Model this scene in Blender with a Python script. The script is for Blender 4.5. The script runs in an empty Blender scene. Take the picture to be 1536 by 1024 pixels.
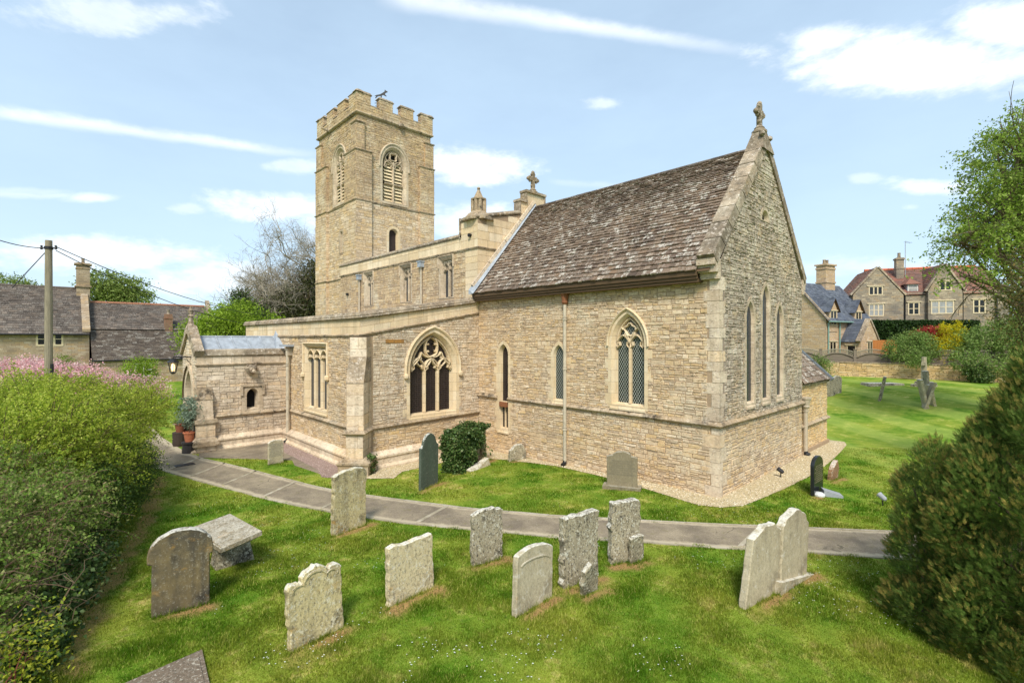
import bpy, bmesh, math, random
import numpy as np
from mathutils import Vector, Matrix
from mathutils.geometry import tessellate_polygon
random.seed(7)
RNG = np.random.default_rng(11)
SC = bpy.context.scene
COL = SC.collection
R = math.radians
# ---------------------------------------------------------------- camera geometry (metres; x east, y north, origin at the chancel's SE corner)
CAM = Vector((5.377, -12.221, 4.0))
FW = Vector((-0.72657, 0.68709, 0)); RT = Vector((0.68709, 0.72657, 0))
FPX, CX, HZ = 737.0, 768.0, 508.0

def sstep(t):
    t = np.clip(t, 0, 1); return t * t * (3 - 2 * t)
def zg(x, y):
    """height of the churchyard ground"""
    return 1.2 * sstep((y - 10.0) / 18.0) - 0.25 * sstep((-x - 1.5) / 8.0) * sstep((30 - y) / 10.0)
def ray(px, py):
    r = RT * ((px - CX) / FPX) + FW
    return Vector((r.x, r.y, (HZ - py) / FPX))
def at(px, py, d):
    """point at distance d (along the view axis) in the direction of a picture point"""
    return CAM + ray(px, py) * d
def gr(px, py, z=None):
    """where the line of sight of a picture point meets the ground"""
    r = ray(px, py); zz = 0.0
    for _ in range(30):
        t = ((zz if z is None else z) - CAM.z) / r.z
        p = CAM + r * t
        zz = float(zg(p.x, p.y))
    return Vector((p.x, p.y, zz if z is None else z))

# ---------------------------------------------------------------- mesh builder
class MB:
    def __init__(s): s.v = []; s.f = []; s.m = []
    def face(s, pts, mi=0):
        i = len(s.v); s.v.extend(tuple(p) for p in pts); s.f.append(tuple(range(i, i + len(pts)))); s.m.append(mi)
    def solid(s, verts, faces, mi=0):
        i = len(s.v); s.v.extend(tuple(p) for p in verts)
        for f in faces: s.f.append(tuple(i + k for k in f)); s.m.append(mi)
    def hexa(s, lo, hi, mi=0):
        """lo and hi: 4 points each, ccw from above"""
        s.solid(list(lo) + list(hi), [(3, 2, 1, 0), (4, 5, 6, 7), (0, 1, 5, 4), (1, 2, 6, 5), (2, 3, 7, 6), (3, 0, 4, 7)], mi)
    def box(s, x0, x1, y0, y1, z0, z1, mi=0):
        s.hexa([(x0, y0, z0), (x1, y0, z0), (x1, y1, z0), (x0, y1, z0)], [(x0, y0, z1), (x1, y0, z1), (x1, y1, z1), (x0, y1, z1)], mi)
    def tube(s, pts, rad, n=6, mi=0, cap=True):
        pts = [Vector(p) for p in pts]; i0 = len(s.v); k = len(pts)
        rad = rad if isinstance(rad, (list, tuple)) else [rad] * k
        up = Vector((0.31, 0.17, 0.93))
        for j, p in enumerate(pts):
            d = (pts[min(j + 1, k - 1)] - pts[max(j - 1, 0)]).normalized()
            a = d.cross(up)
            if a.length < 0.05: a = d.cross(Vector((1, 0, 0)))
            a.normalize(); b = d.cross(a)
            for q in range(n):
                t = 2 * math.pi * q / n
                s.v.append(tuple(p + (a * math.cos(t) + b * math.sin(t)) * rad[j]))
        for j in range(k - 1):
            for q in range(n):
                a = i0 + j * n + q; b = i0 + j * n + (q + 1) % n
                s.f.append((a, b, b + n, a + n)); s.m.append(mi)
        if cap and n > 2:
            s.f.append(tuple(i0 + q for q in range(n))[::-1]); s.m.append(mi)
            s.f.append(tuple(i0 + (k - 1) * n + q for q in range(n))); s.m.append(mi)
    def lathe(s, c, prof, n=12, mi=0, rot=0.0):
        """prof: (radius, z) from the bottom up, about the vertical through c"""
        i0 = len(s.v); k = len(prof)
        for r, z in prof:
            for q in range(n):
                t = 2 * math.pi * q / n + rot
                s.v.append((c[0] + r * math.cos(t), c[1] + r * math.sin(t), c[2] + z))
        for j in range(k - 1):
            for q in range(n):
                a = i0 + j * n + q; b = i0 + j * n + (q + 1) % n
                s.f.append((a, b, b + n, a + n)); s.m.append(mi)
        s.f.append(tuple(i0 + q for q in range(n))[::-1]); s.m.append(mi)
        s.f.append(tuple(i0 + (k - 1) * n + q for q in range(n))); s.m.append(mi)
    def xform(s, M):
        s.v = [tuple(M @ Vector(p)) for p in s.v]; return s
    def split(s, name, mats, parent, eps=.06):
        """one object per separate piece (pieces whose boxes touch stay together)"""
        par = list(range(len(s.v)))
        def fd(i):
            while par[i] != i: par[i] = par[par[i]]; i = par[i]
            return i
        for f in s.f:
            for k in f[1:]: par[fd(k)] = fd(f[0])
        bx = {}
        for f in s.f:
            r = fd(f[0])
            for k in f:
                p = s.v[k]; b = bx.setdefault(r, list(p) + list(p))
                for i in range(3): b[i] = min(b[i], p[i]); b[3 + i] = max(b[3 + i], p[i])
        R_ = list(bx); grp = {r: r for r in R_}
        def gf(r):
            while grp[r] != r: r = grp[r]
            return r
        for i, a in enumerate(R_):
            for b in R_[i + 1:]:
                A, B = bx[a], bx[b]
                if all(A[k] - eps <= B[3 + k] and B[k] - eps <= A[3 + k] for k in range(3)): grp[gf(b)] = gf(a)
        out = {}
        for f, m in zip(s.f, s.m):
            M = out.setdefault(gf(fd(f[0])), (MB(), {}))
            ids = []
            for k in f:
                if k not in M[1]: M[1][k] = len(M[0].v); M[0].v.append(s.v[k])
                ids.append(M[1][k])
            M[0].f.append(tuple(ids)); M[0].m.append(m)
        return [M.build(name, mats, parent) for M, _ in out.values()]
    def build(s, name, mats, parent=None, loc=None, smooth=False):
        me = bpy.data.meshes.new(name)
        o = bpy.data.objects.new(name, me); COL.objects.link(o)
        off = Vector((0, 0, 0))
        if parent is not None:
            o.parent = parent; q = parent
            while q is not None: off += q.location; q = q.parent
        if loc is not None: o.location = Vector(loc) - off; off = Vector(loc)
        me.from_pydata([(a - off.x, b - off.y, c - off.z) for a, b, c in s.v], [], s.f)
        if not isinstance(mats, (list, tuple)): mats = [mats]
        for m in mats: me.materials.append(m)
        if len(mats) > 1: me.polygons.foreach_set('material_index', [min(i, len(mats) - 1) for i in s.m])
        if smooth: me.polygons.foreach_set('use_smooth', [True] * len(s.f))
        me.update(); return o

def np_mesh(name, verts, faces, mats, parent=None, loc=None, smooth=False, midx=None):
    """verts (N,3), faces (M,k) arrays"""
    verts = np.asarray(verts, np.float32); faces = np.asarray(faces, np.int32)
    me = bpy.data.meshes.new(name); M, k = faces.shape
    o = bpy.data.objects.new(name, me); COL.objects.link(o)
    off = Vector((0, 0, 0))
    if parent is not None:
        o.parent = parent; q = parent
        while q is not None: off += q.location; q = q.parent
    if loc is not None: o.location = Vector(loc) - off; off = Vector(loc)
    verts = verts - np.array(off, np.float32)
    me.vertices.add(len(verts)); me.vertices.foreach_set('co', verts.ravel())
    me.loops.add(M * k); me.loops.foreach_set('vertex_index', faces.ravel())
    me.polygons.add(M); me.polygons.foreach_set('loop_start', np.arange(0, M * k, k, dtype=np.int32))
    if midx is not None: me.polygons.foreach_set('material_index', np.asarray(midx, np.int32))
    if smooth: me.polygons.foreach_set('use_smooth', np.ones(M, bool))
    for m in (mats if isinstance(mats, (list, tuple)) else [mats]): me.materials.append(m)
    me.update(calc_edges=True); return o

def thing(name, loc, label, cat, group=None):
    o = bpy.data.objects.new(name, None); COL.objects.link(o); o.location = loc
    o.empty_display_size = 0.3
    return tag(o, label, cat, group)
def tag(o, label=None, cat=None, group=None, kind=None):
    if label: o['label'] = label
    if cat: o['category'] = cat
    if group: o['group'] = group
    if kind: o['kind'] = kind
    return o

# ---------------------------------------------------------------- wall frames: u along the wall, v up, w out of the face
class Fr:
    def __init__(s, o, U, N): s.o = Vector(o); s.U = Vector(U).normalized(); s.N = Vector(N).normalized()
    def p(s, u, v, w=0.0): return s.o + s.U * u + Vector((0, 0, v)) + s.N * w
def south(y): return Fr((0, y, 0), (1, 0, 0), (0, -1, 0))       # u = x
def east(x): return Fr((x, 0, 0), (0, 1, 0), (1, 0, 0))         # u = y
def north(y): return Fr((0, y, 0), (-1, 0, 0), (0, 1, 0))       # u = -x
def west(x): return Fr((x, 0, 0), (0, -1, 0), (-1, 0, 0))       # u = -y

def panel(mb, F, poly, holes=(), mi=0, w=0.0):
    loops = [poly] + list(holes)
    flat = [q for l in loops for q in l]
    tris = tessellate_polygon([[Vector((a, b, 0)) for a, b in l] for l in loops])
    i0 = len(mb.v); mb.v.extend(tuple(F.p(a, b, w)) for a, b in flat)
    for t in tris:
        a, b, c = (flat[i] for i in t)
        cr = (b[0] - a[0]) * (c[1] - a[1]) - (b[1] - a[1]) * (c[0] - a[0])
        t = tuple(i0 + i for i in t)
        mb.f.append(t if cr > 0 else t[::-1]); mb.m.append(mi)

def spans(poly, v):
    xs = []; n = len(poly)
    for i in range(n):
        (a, b), (c, d) = poly[i], poly[(i + 1) % n]
        if (b <= v) != (d <= v): xs.append(a + (c - a) * (v - b) / (d - b))
    xs.sort(); return [(xs[i], xs[i + 1]) for i in range(0, len(xs) - 1, 2)]

def course(mb, F, poly, holes=(), patch=None, **kw):
    """patch=(w, h): the courses are broken up into blocks of about that size, as rubble walling is"""
    if not patch: return course1(mb, F, poly, holes, **kw)
    rnd = kw.get('rnd', random)
    v0 = min(p[1] for p in poly); v1 = max(p[1] for p in poly); a = min(p[0] for p in poly); b = max(p[0] for p in poly); v = v0
    while v < v1 - .02:
        t = v + patch[1] * rnd.uniform(.7, 1.4)
        if v1 - t < patch[1] * .4: t = v1
        u = a
        while u < b - .02:
            w_ = u + patch[0] * rnd.uniform(.6, 1.5)
            if b - w_ < patch[0] * .4: w_ = b
            q = clip(poly, u, w_, v, t)
            if len(q) > 2: course1(mb, F, q, holes, **kw)
            u = w_
        v = t
def clip(poly, u0, u1, v0, v1):
    for ax, lim, sg in ((0, u0, 1), (0, u1, -1), (1, v0, 1), (1, v1, -1)):
        out = []
        for i in range(len(poly)):
            p, q = poly[i - 1], poly[i]; dp, dq = (p[ax] - lim) * sg, (q[ax] - lim) * sg
            if (dp >= 0) != (dq >= 0):
                t = dp / (dp - dq); out.append((p[0] + (q[0] - p[0]) * t, p[1] + (q[1] - p[1]) * t))
            if dq >= 0: out.append(q)
        poly = out
        if len(poly) < 3: return []
    return poly
def course1(mb, F, poly, holes=(), h=(.09, .17), l=(.16, .42), pr=(.004, .016), gap=.012, mi=1, bev=.008, jit=.008, rnd=random, trim=0.0):
    """squared rubble: every stone a low bevelled block standing a little proud of the mortar face"""
    v0 = min(p[1] for p in poly); v1 = max(p[1] for p in poly); v = v0
    while v < v1 - 0.03:
        hh = rnd.uniform(*h); t = v + hh
        if v1 - t < h[0] * 0.6: t = v1
        e = 0.004
        sp = []
        for a, b in spans(poly, v + e):
            for c, d in spans(poly, t - e):
                lo, hi = max(a, c) + trim, min(b, d) - trim
                if hi - lo > 0.05: sp.append((lo, hi))
        for ho in holes:
            hv0 = min(p[1] for p in ho); hv1 = max(p[1] for p in ho)
            if t <= hv0 + .01 or v >= hv1 - .01: continue
            lo, hi = 1e9, -1e9
            for q in (v + e, (v + t) / 2, t - e):
                for a, b in spans(ho, q): lo = min(lo, a); hi = max(hi, b)
            if lo > hi: continue
            ns = []
            for a, b in sp:
                if lo >= b or hi <= a: ns.append((a, b)); continue
                if lo - a > 0.04: ns.append((a, lo))
                if b - hi > 0.04: ns.append((hi, b))
            sp = ns
        for a, b in sp:
            u = a
            while u < b - 0.02:
                L = rnd.uniform(*l) * (0.75 + 0.5 * (hh - h[0]) / max(1e-6, h[1] - h[0]))
                w2 = min(u + L, b)
                if b - w2 < l[0] * 0.55: w2 = b
                cells = [(v, t)]
                if hh > h[0] * 1.5 and rnd.random() < .25 and w2 - u < .5: m_ = v + hh * rnd.uniform(.4, .6); cells = [(v, m_), (m_, t)]
                for c0, c1 in cells:
                    g = gap / 2; p = rnd.uniform(*pr); j = lambda: rnd.uniform(-jit, jit)
                    o4 = [(u + g, c0 + g), (w2 - g, c0 + g), (w2 - g, c1 - g), (u + g, c1 - g)]
                    o4 = [(x + j() * .5, y + j() * .5) for x, y in o4]
                    cx, cy = (u + w2) / 2, (c0 + c1) / 2
                    bb = min(bev, (w2 - u) * .2, (c1 - c0) * .2)
                    i4 = [(x + (bb if x < cx else -bb) + j() * .3, y + (bb if y < cy else -bb) + j() * .3) for x, y in o4]
                    pw = [p + rnd.uniform(-.003, .003) for _ in range(4)]
                    mb.solid([F.p(x, y, -.003) for x, y in o4] + [F.p(x, y, q) for (x, y), q in zip(i4, pw)],
                             [(4, 5, 6, 7), (0, 1, 5, 4), (1, 2, 6, 5), (2, 3, 7, 6), (3, 0, 4, 7)], mi)
                u = w2
        v = t

RUB = dict(h=(.055, .145), l=(.1, .36), patch=(.8, .36), jit=.018, pr=(.002, .02), gap=.013)
ASH = dict(h=(.24, .34), l=(.4, .8), gap=.008, jit=.003, bev=.005, pr=(.003, .007))

def wall(mb, F, poly, holes=(), stoneholes=None, mi=(0, 1), st=RUB, back=0.0):
    panel(mb, F, poly, holes, mi[0])
    course(mb, F, poly, stoneholes if stoneholes is not None else holes, mi=mi[1], **st)

def rect(u0, u1, v0, v1): return [(u0, v0), (u1, v0), (u1, v1), (u0, v1)]

def cbox(mb, x0, x1, y0, y1, z0, z1, sides='SENW', st=RUB, mi=(0, 1), top=True, plain=''):
    fs = {'S': (south(y0), x0, x1), 'E': (east(x1), y0, y1), 'N': (north(y1), -x1, -x0), 'W': (west(x0), -y1, -y0)}
    for k in sides:
        F, a, b = fs[k]
        (wall if k not in plain else lambda m, f, p, mi, st: panel(m, f, p, (), mi[0]))(mb, F, rect(a, b, z0, z1), mi=mi, st=st)
    if top: mb.face([(x0, y0, z1), (x1, y0, z1), (x1, y1, z1), (x0, y1, z1)], mi[0])

def fbox(mb, F, u0, u1, v0, v1, w0, w1, mi=0, dv=0.0):
    """box in a wall frame; dv raises the u1 end (raking pieces)"""
    mb.solid([F.p(u0, v0, w0), F.p(u1, v0 + dv, w0), F.p(u1, v1 + dv, w0), F.p(u0, v1, w0),
              F.p(u0, v0, w1), F.p(u1, v0 + dv, w1), F.p(u1, v1 + dv, w1), F.p(u0, v1, w1)],
             [(4, 5, 6, 7), (0, 1, 5, 4), (1, 2, 6, 5), (2, 3, 7, 6), (3, 0, 4, 7), (3, 2, 1, 0)], mi)

def mould(mb, F, u0, u1, v, prof, m0=0, m1=0, dv=0.0, mi=0, seg=0.0, rnd=random):
    """profile [(w, dv)...] run along a wall; m0/m1 mitre the ends (+1 outer corner, -1 inner); seg cuts it into stones"""
    n = len(prof); cuts = [0.0]
    if seg:
        t = 0.0
        while True:
            t += seg * rnd.uniform(.75, 1.25) / abs(u1 - u0)
            if t > 1 - .4 * seg / abs(u1 - u0): break
            cuts.append(t)
    cuts.append(1.0)
    for a, b in zip(cuts, cuts[1:]):
        i0 = len(mb.v)
        ja, jb = rnd.uniform(-.003, .003), rnd.uniform(-.003, .003)
        for t, m, last in ((a, m0 if a == 0 else 0, a == 0), (b, m1 if b == 1 else 0, b == 1)):
            for w, q in prof:
                u = u0 + (u1 - u0) * t
                if t == 0: u -= m * w
                if t == 1: u += m * w
                if seg and 0 < t < 1: u += .004 if t == a else -.004
                mb.v.append(tuple(F.p(u, v + q + dv * t, w + (ja if seg and w > .01 else 0))))
        for k in range(n):
            k2 = (k + 1) % n
            mb.f.append((i0 + k, i0 + k2, i0 + n + k2, i0 + n + k)); mb.m.append(mi)
        mb.f.append(tuple(i0 + k for k in range(n))[::-1]); mb.m.append(mi)
        mb.f.append(tuple(i0 + n + k for k in range(n))); mb.m.append(mi)

STRING = [(-.02, 0), (.05, 0), (.09, .05), (.085, .09), (-.02, .16)]
COPE = [(-.3, 0), (.05, 0), (.1, .06), (.1, .12), (.03, .24), (-.3, .26)]

# ---------------------------------------------------------------- arched openings
def arch(c, hw, v0, vs, va, off=0.0, n=9, kind='pointed', bottom=None):
    """closed outline, counter-clockwise from the bottom right"""
    b = v0 - (off if bottom is None else bottom)
    if kind == 'square':
        return [(c + hw + off, b), (c + hw + off, va + off), (c - hw - off, va + off), (c - hw - off, b)]
    if kind == 'segment' or kind == 'round':
        r = va - vs; out = [(c + hw + off, b)]
        a_ = hw + off; r_ = r + off
        for i in range(2 * n + 1):
            t = math.pi * i / (2 * n); out.append((c + a_ * math.cos(t), vs + r_ * math.sin(t)))
        return out + [(c - hw - off, b)]
    rise = va - vs; Rr = (hw * hw + rise * rise) / (2 * hw); cxr = hw - Rr   # right arc is centred at c + cxr
    R2 = Rr + off; top = math.acos(max(-1, min(1, -cxr / R2)))
    out = [(c + hw + off, b)]
    for i in range(n + 1):
        t = top * i / n; out.append((c + cxr + R2 * math.cos(t), vs + R2 * math.sin(t)))
    left = [(2 * c - x, y) for x, y in out[::-1]]
    return out + left[1:]

def ring(mb, F, A, wa, B, wb, mi=0, closed=True):
    n = len(A); i0 = len(mb.v)
    mb.v.extend(tuple(F.p(u, v, wa)) for u, v in A); mb.v.extend(tuple(F.p(u, v, wb)) for u, v in B)
    for k in range(n if closed else n - 1):
        k2 = (k + 1) % n
        mb.f.append((i0 + k, i0 + k2, i0 + n + k2, i0 + n + k)); mb.m.append(mi)

def bar(mb, F, pts, width, w0, w1, mi=0):
    """a stone bar along a path in the wall plane, from depth w0 (back) to w1 (front), chamfered"""
    n = len(pts); L = []; Rr = []; Lc = []; Rc = []
    for k, (u, v) in enumerate(pts):
        a = pts[max(k - 1, 0)]; b = pts[min(k + 1, n - 1)]
        dx, dy = b[0] - a[0], b[1] - a[1]; q = math.hypot(dx, dy) or 1; nx, ny = -dy / q * width / 2, dx / q * width / 2
        L.append((u + nx, v + ny)); Rr.append((u - nx, v - ny)); Lc.append((u + nx * .4, v + ny * .4)); Rc.append((u - nx * .4, v - ny * .4))
    wm = w0 + (w1 - w0) * .55
    for A, wa, B, wb in ((Rc, w1, Lc, w1), (Lc, w1, L, wm), (L, wm, L, w0), (Rr, wm, Rc, w1), (Rr, w0, Rr, wm)):
        ring(mb, F, B, wb, A, wa, mi, closed=False)

def arcpts(p, q, bulge, n=6):
    """arc from p to q bulging to the left by bulge * chord"""
    mx, my = (p[0] + q[0]) / 2, (p[1] + q[1]) / 2; dx, dy = q[0] - p[0], q[1] - p[1]
    out = []
    for i in range(n + 1):
        t = i / n; s = 4 * t * (1 - t) * bulge
        out.append((p[0] + dx * t - dy * s, p[1] + dy * t + dx * s))
    return out

def foil(c, r, n, lobe, rot=0.0, k=7):
    """outline of a foiled circle"""
    out = []
    for i in range(n * k + 1):
        t = 2 * math.pi * i / (n * k) + rot
        rr = r * (1 - lobe * (1 - abs(math.cos(n * (t - rot) / 2))))
        out.append((c[0] + rr * math.cos(t), c[1] + rr * math.sin(t)))
    return out

def lighthead(mb, F, c, hw, v, rise, wd, w0, w1, cusp=True):
    """cinquefoil-ish head of one light"""
    bar(mb, F, arcpts((c - hw, v), (c, v + rise), .16), wd, w0, w1)
    bar(mb, F, arcpts((c, v + rise), (c + hw, v), .16), wd, w0, w1)
    if cusp:
        for s in (-1, 1):
            bar(mb, F, [(c + s * hw * .98, v - rise * .12), (c + s * hw * .55, v + rise * .12), (c + s * hw * .62, v + rise * .42)], wd * .8, w0, w1 - .01)

WIN_HOLES = {}
def window(name, F, c, hw, v0, vs, va, parent, mats, kind='pointed', recess=.22, cham=.1, sur=.14, hood=None, lights=1, trac=None,
           glass=None, sill=True, hoodw=.075, hood_drop=.15, label=False, stops=False, blocks=True, key=None, guard=None):
    """mats: dressed stone, glass.  Returns (hole for the wall face, hole for the rubble)"""
    M = MB(); b0 = .0
    o0 = arch(c, hw, v0, vs, va, 0, kind=kind, bottom=0); o1 = arch(c, hw, v0, vs, va, cham, kind=kind, bottom=.05)
    o2 = arch(c, hw, v0, vs, va, cham + sur, kind=kind, bottom=.05 + (.1 if sill else .02))
    ws = .018
    ring(M, F, o1, ws, o2, ws); ring(M, F, o2, ws, o2, -.02)
    om = arch(c, hw, v0, vs, va, cham * .45, kind=kind, bottom=.03)
    ring(M, F, om, -recess * .4, o1, ws); ring(M, F, o0, -recess, om, -recess * .4)
    if sill:
        a, b = c - hw - cham - .03, c + hw + cham + .03
        M.solid([F.p(a, v0 - .2, 0), F.p(b, v0 - .2, 0), F.p(b, v0 - .2, .05), F.p(a, v0 - .2, .05),
                 F.p(a, v0 - .02, -recess + .01), F.p(b, v0 - .02, -recess + .01), F.p(b, v0 - .14, .05), F.p(a, v0 - .14, .05)],
                [(3, 2, 1, 0), (4, 5, 6, 7), (2, 3, 7, 6), (1, 2, 6, 5), (3, 0, 4, 7)])
    if blocks and kind != 'square':
        k = 0; v = v0 - .05; rr = random.Random(int(abs(c) * 100) + 3)
        while v < vs - .1:
            hh = rr.uniform(.2, .34); hh = min(hh, vs - v)
            for s in (-1, 1):
                if (k + (s > 0)) % 2 == 0:
                    e = rr.uniform(.08, .16); u0 = c + s * (hw + cham + sur); u1 = u0 + s * e
                    fbox(M, F, min(u0, u1), max(u0, u1), v, v + hh - .006, -.01, .012)
            k += 1; v += hh
    o = M.build(name, mats[0], parent)
    if hood is not None:
        H = MB(); a = arch(c, hw, vs - hood_drop, vs, va, hood, kind=kind, bottom=0); b = arch(c, hw, vs - hood_drop, vs, va, hood + hoodw, kind=kind, bottom=0)
        m_ = arch(c, hw, vs - hood_drop, vs, va, hood + hoodw * .5, kind=kind, bottom=0)
        ring(H, F, a, .01, a, .05, closed=False); ring(H, F, a, .05, m_, .085, closed=False); ring(H, F, m_, .085, b, .05, closed=False); ring(H, F, b, .05, b, -.01, closed=False)
        if stops:
            for s in (-1, 1):
                cc = F.p(c + s * (hw + hood + hoodw * .5), vs - hood_drop - .06, .06)
                H.lathe(cc, [(.03, -.1), (.085, -.05), (.095, .02), (.06, .1)], n=9)
        if label:
            for s in (-1, 1):
                u = c + s * (hw + hood + hoodw * .5)
                H.lathe(F.p(u, vs - hood_drop - .02, .05), [(.04, -.1), (.1, -.04), (.1, .06), (.05, .12)], n=8)
        H.build('hood_mould', mats[0], o)
    G = MB(); panel(G, F, arch(c, hw, v0, vs, va, .01, kind=kind, bottom=0), (), 0, -recess + .004)
    G.build('glass', mats[1], o)
    if trac:
        T = MB(); trac(T, F, c, hw, v0, vs, va, -recess + .006, -recess + .006 + recess * .55)
        T.build('tracery', mats[0], o)
    return (arch(c, hw, v0, vs, va, cham + sur * .6, kind=kind, bottom=.06), arch(c, hw, v0, vs, va, cham + sur - .005, kind=kind, bottom=.09))
# ---------------------------------------------------------------- materials
def lin(c):
    c /= 255.0; return c / 12.92 if c <= .04045 else ((c + .055) / 1.055) ** 2.4
def rgb(r, g, b, k=1.0): return (lin(r) * k, lin(g) * k, lin(b) * k, 1)

class NT:
    def __init__(s, name):
        s.m = bpy.data.materials.new(name); s.m.use_nodes = True; s.t = s.m.node_tree; s.t.nodes.clear()
        s.out = s.n('ShaderNodeOutputMaterial')
        s._co = None
    def n(s, ty, ins=None, **kw):
        nd = s.t.nodes.new(ty)
        for k, v in kw.items(): setattr(nd, k, v)
        for k, v in (ins or {}).items(): s.put(nd, k, v)
        return nd
    def put(s, nd, k, v):
        sock = nd.inputs[k]
        if isinstance(v, bpy.types.NodeSocket): s.t.links.new(v, sock)
        elif hasattr(v, 'outputs'): s.t.links.new(v.outputs[0], sock)
        else: sock.default_value = v
    @property
    def co(s):
        if s._co is None: s._co = s.n('ShaderNodeTexCoord').outputs['Object']
        return s._co
    def math(s, op, a, b=0.0, c=None, clamp=False):
        ins = {0: a, 1: b}
        if c is not None: ins[2] = c
        return s.n('ShaderNodeMath', ins, operation=op, use_clamp=clamp).outputs[0]
    def noise(s, scale, detail=3.0, rough=.55, vec=None, dist=0.0, out='Fac'):
        return s.n('ShaderNodeTexNoise', {'Vector': vec if vec is not None else s.co, 'Scale': scale, 'Detail': detail, 'Roughness': rough, 'Distortion': dist}).outputs[out]
    def ramp(s, fac, stops, mode='LINEAR'):
        nd = s.n('ShaderNodeValToRGB', {'Fac': fac}); cr = nd.color_ramp; cr.interpolation = mode
        while len(cr.elements) < len(stops): cr.elements.new(0.5)
        for e, (p, c) in zip(cr.elements, stops): e.position = p; e.color = c if isinstance(c, tuple) else (c, c, c, 1)
        return nd.outputs['Color']
    def mix(s, fac, a, b, mode='MIX'):
        nd = s.n('ShaderNodeMix', data_type='RGBA', blend_type=mode)
        s.put(nd, 0, fac); s.put(nd, 6, a); s.put(nd, 7, b); return nd.outputs[2]
    def scalevec(s, x, y, z, vec=None):
        return s.n('ShaderNodeVectorMath', {0: vec if vec is not None else s.co, 1: (x, y, z)}, operation='MULTIPLY').outputs[0]
    def island(s): return s.n('ShaderNodeNewGeometry').outputs['Random Per Island']
    def bump(s, h, strength=.5, dist=.02, normal=None):
        nd = s.n('ShaderNodeBump', {'Height': h, 'Strength': strength, 'Distance': dist})
        if normal is not None: s.put(nd, 'Normal', normal)
        return nd.outputs[0]
    def bsdf(s, color, rough=.9, normal=None, metal=0.0, spec=.3, **kw):
        nd = s.n('ShaderNodeBsdfPrincipled', {'Base Color': color, 'Roughness': rough, 'Metallic': metal, 'Specular IOR Level': spec})
        if normal is not None: s.put(nd, 'Normal', normal)
        for k, v in kw.items(): s.put(nd, k, v)
        s.t.links.new(nd.outputs[0], s.out.inputs[0]); return s.m

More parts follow.
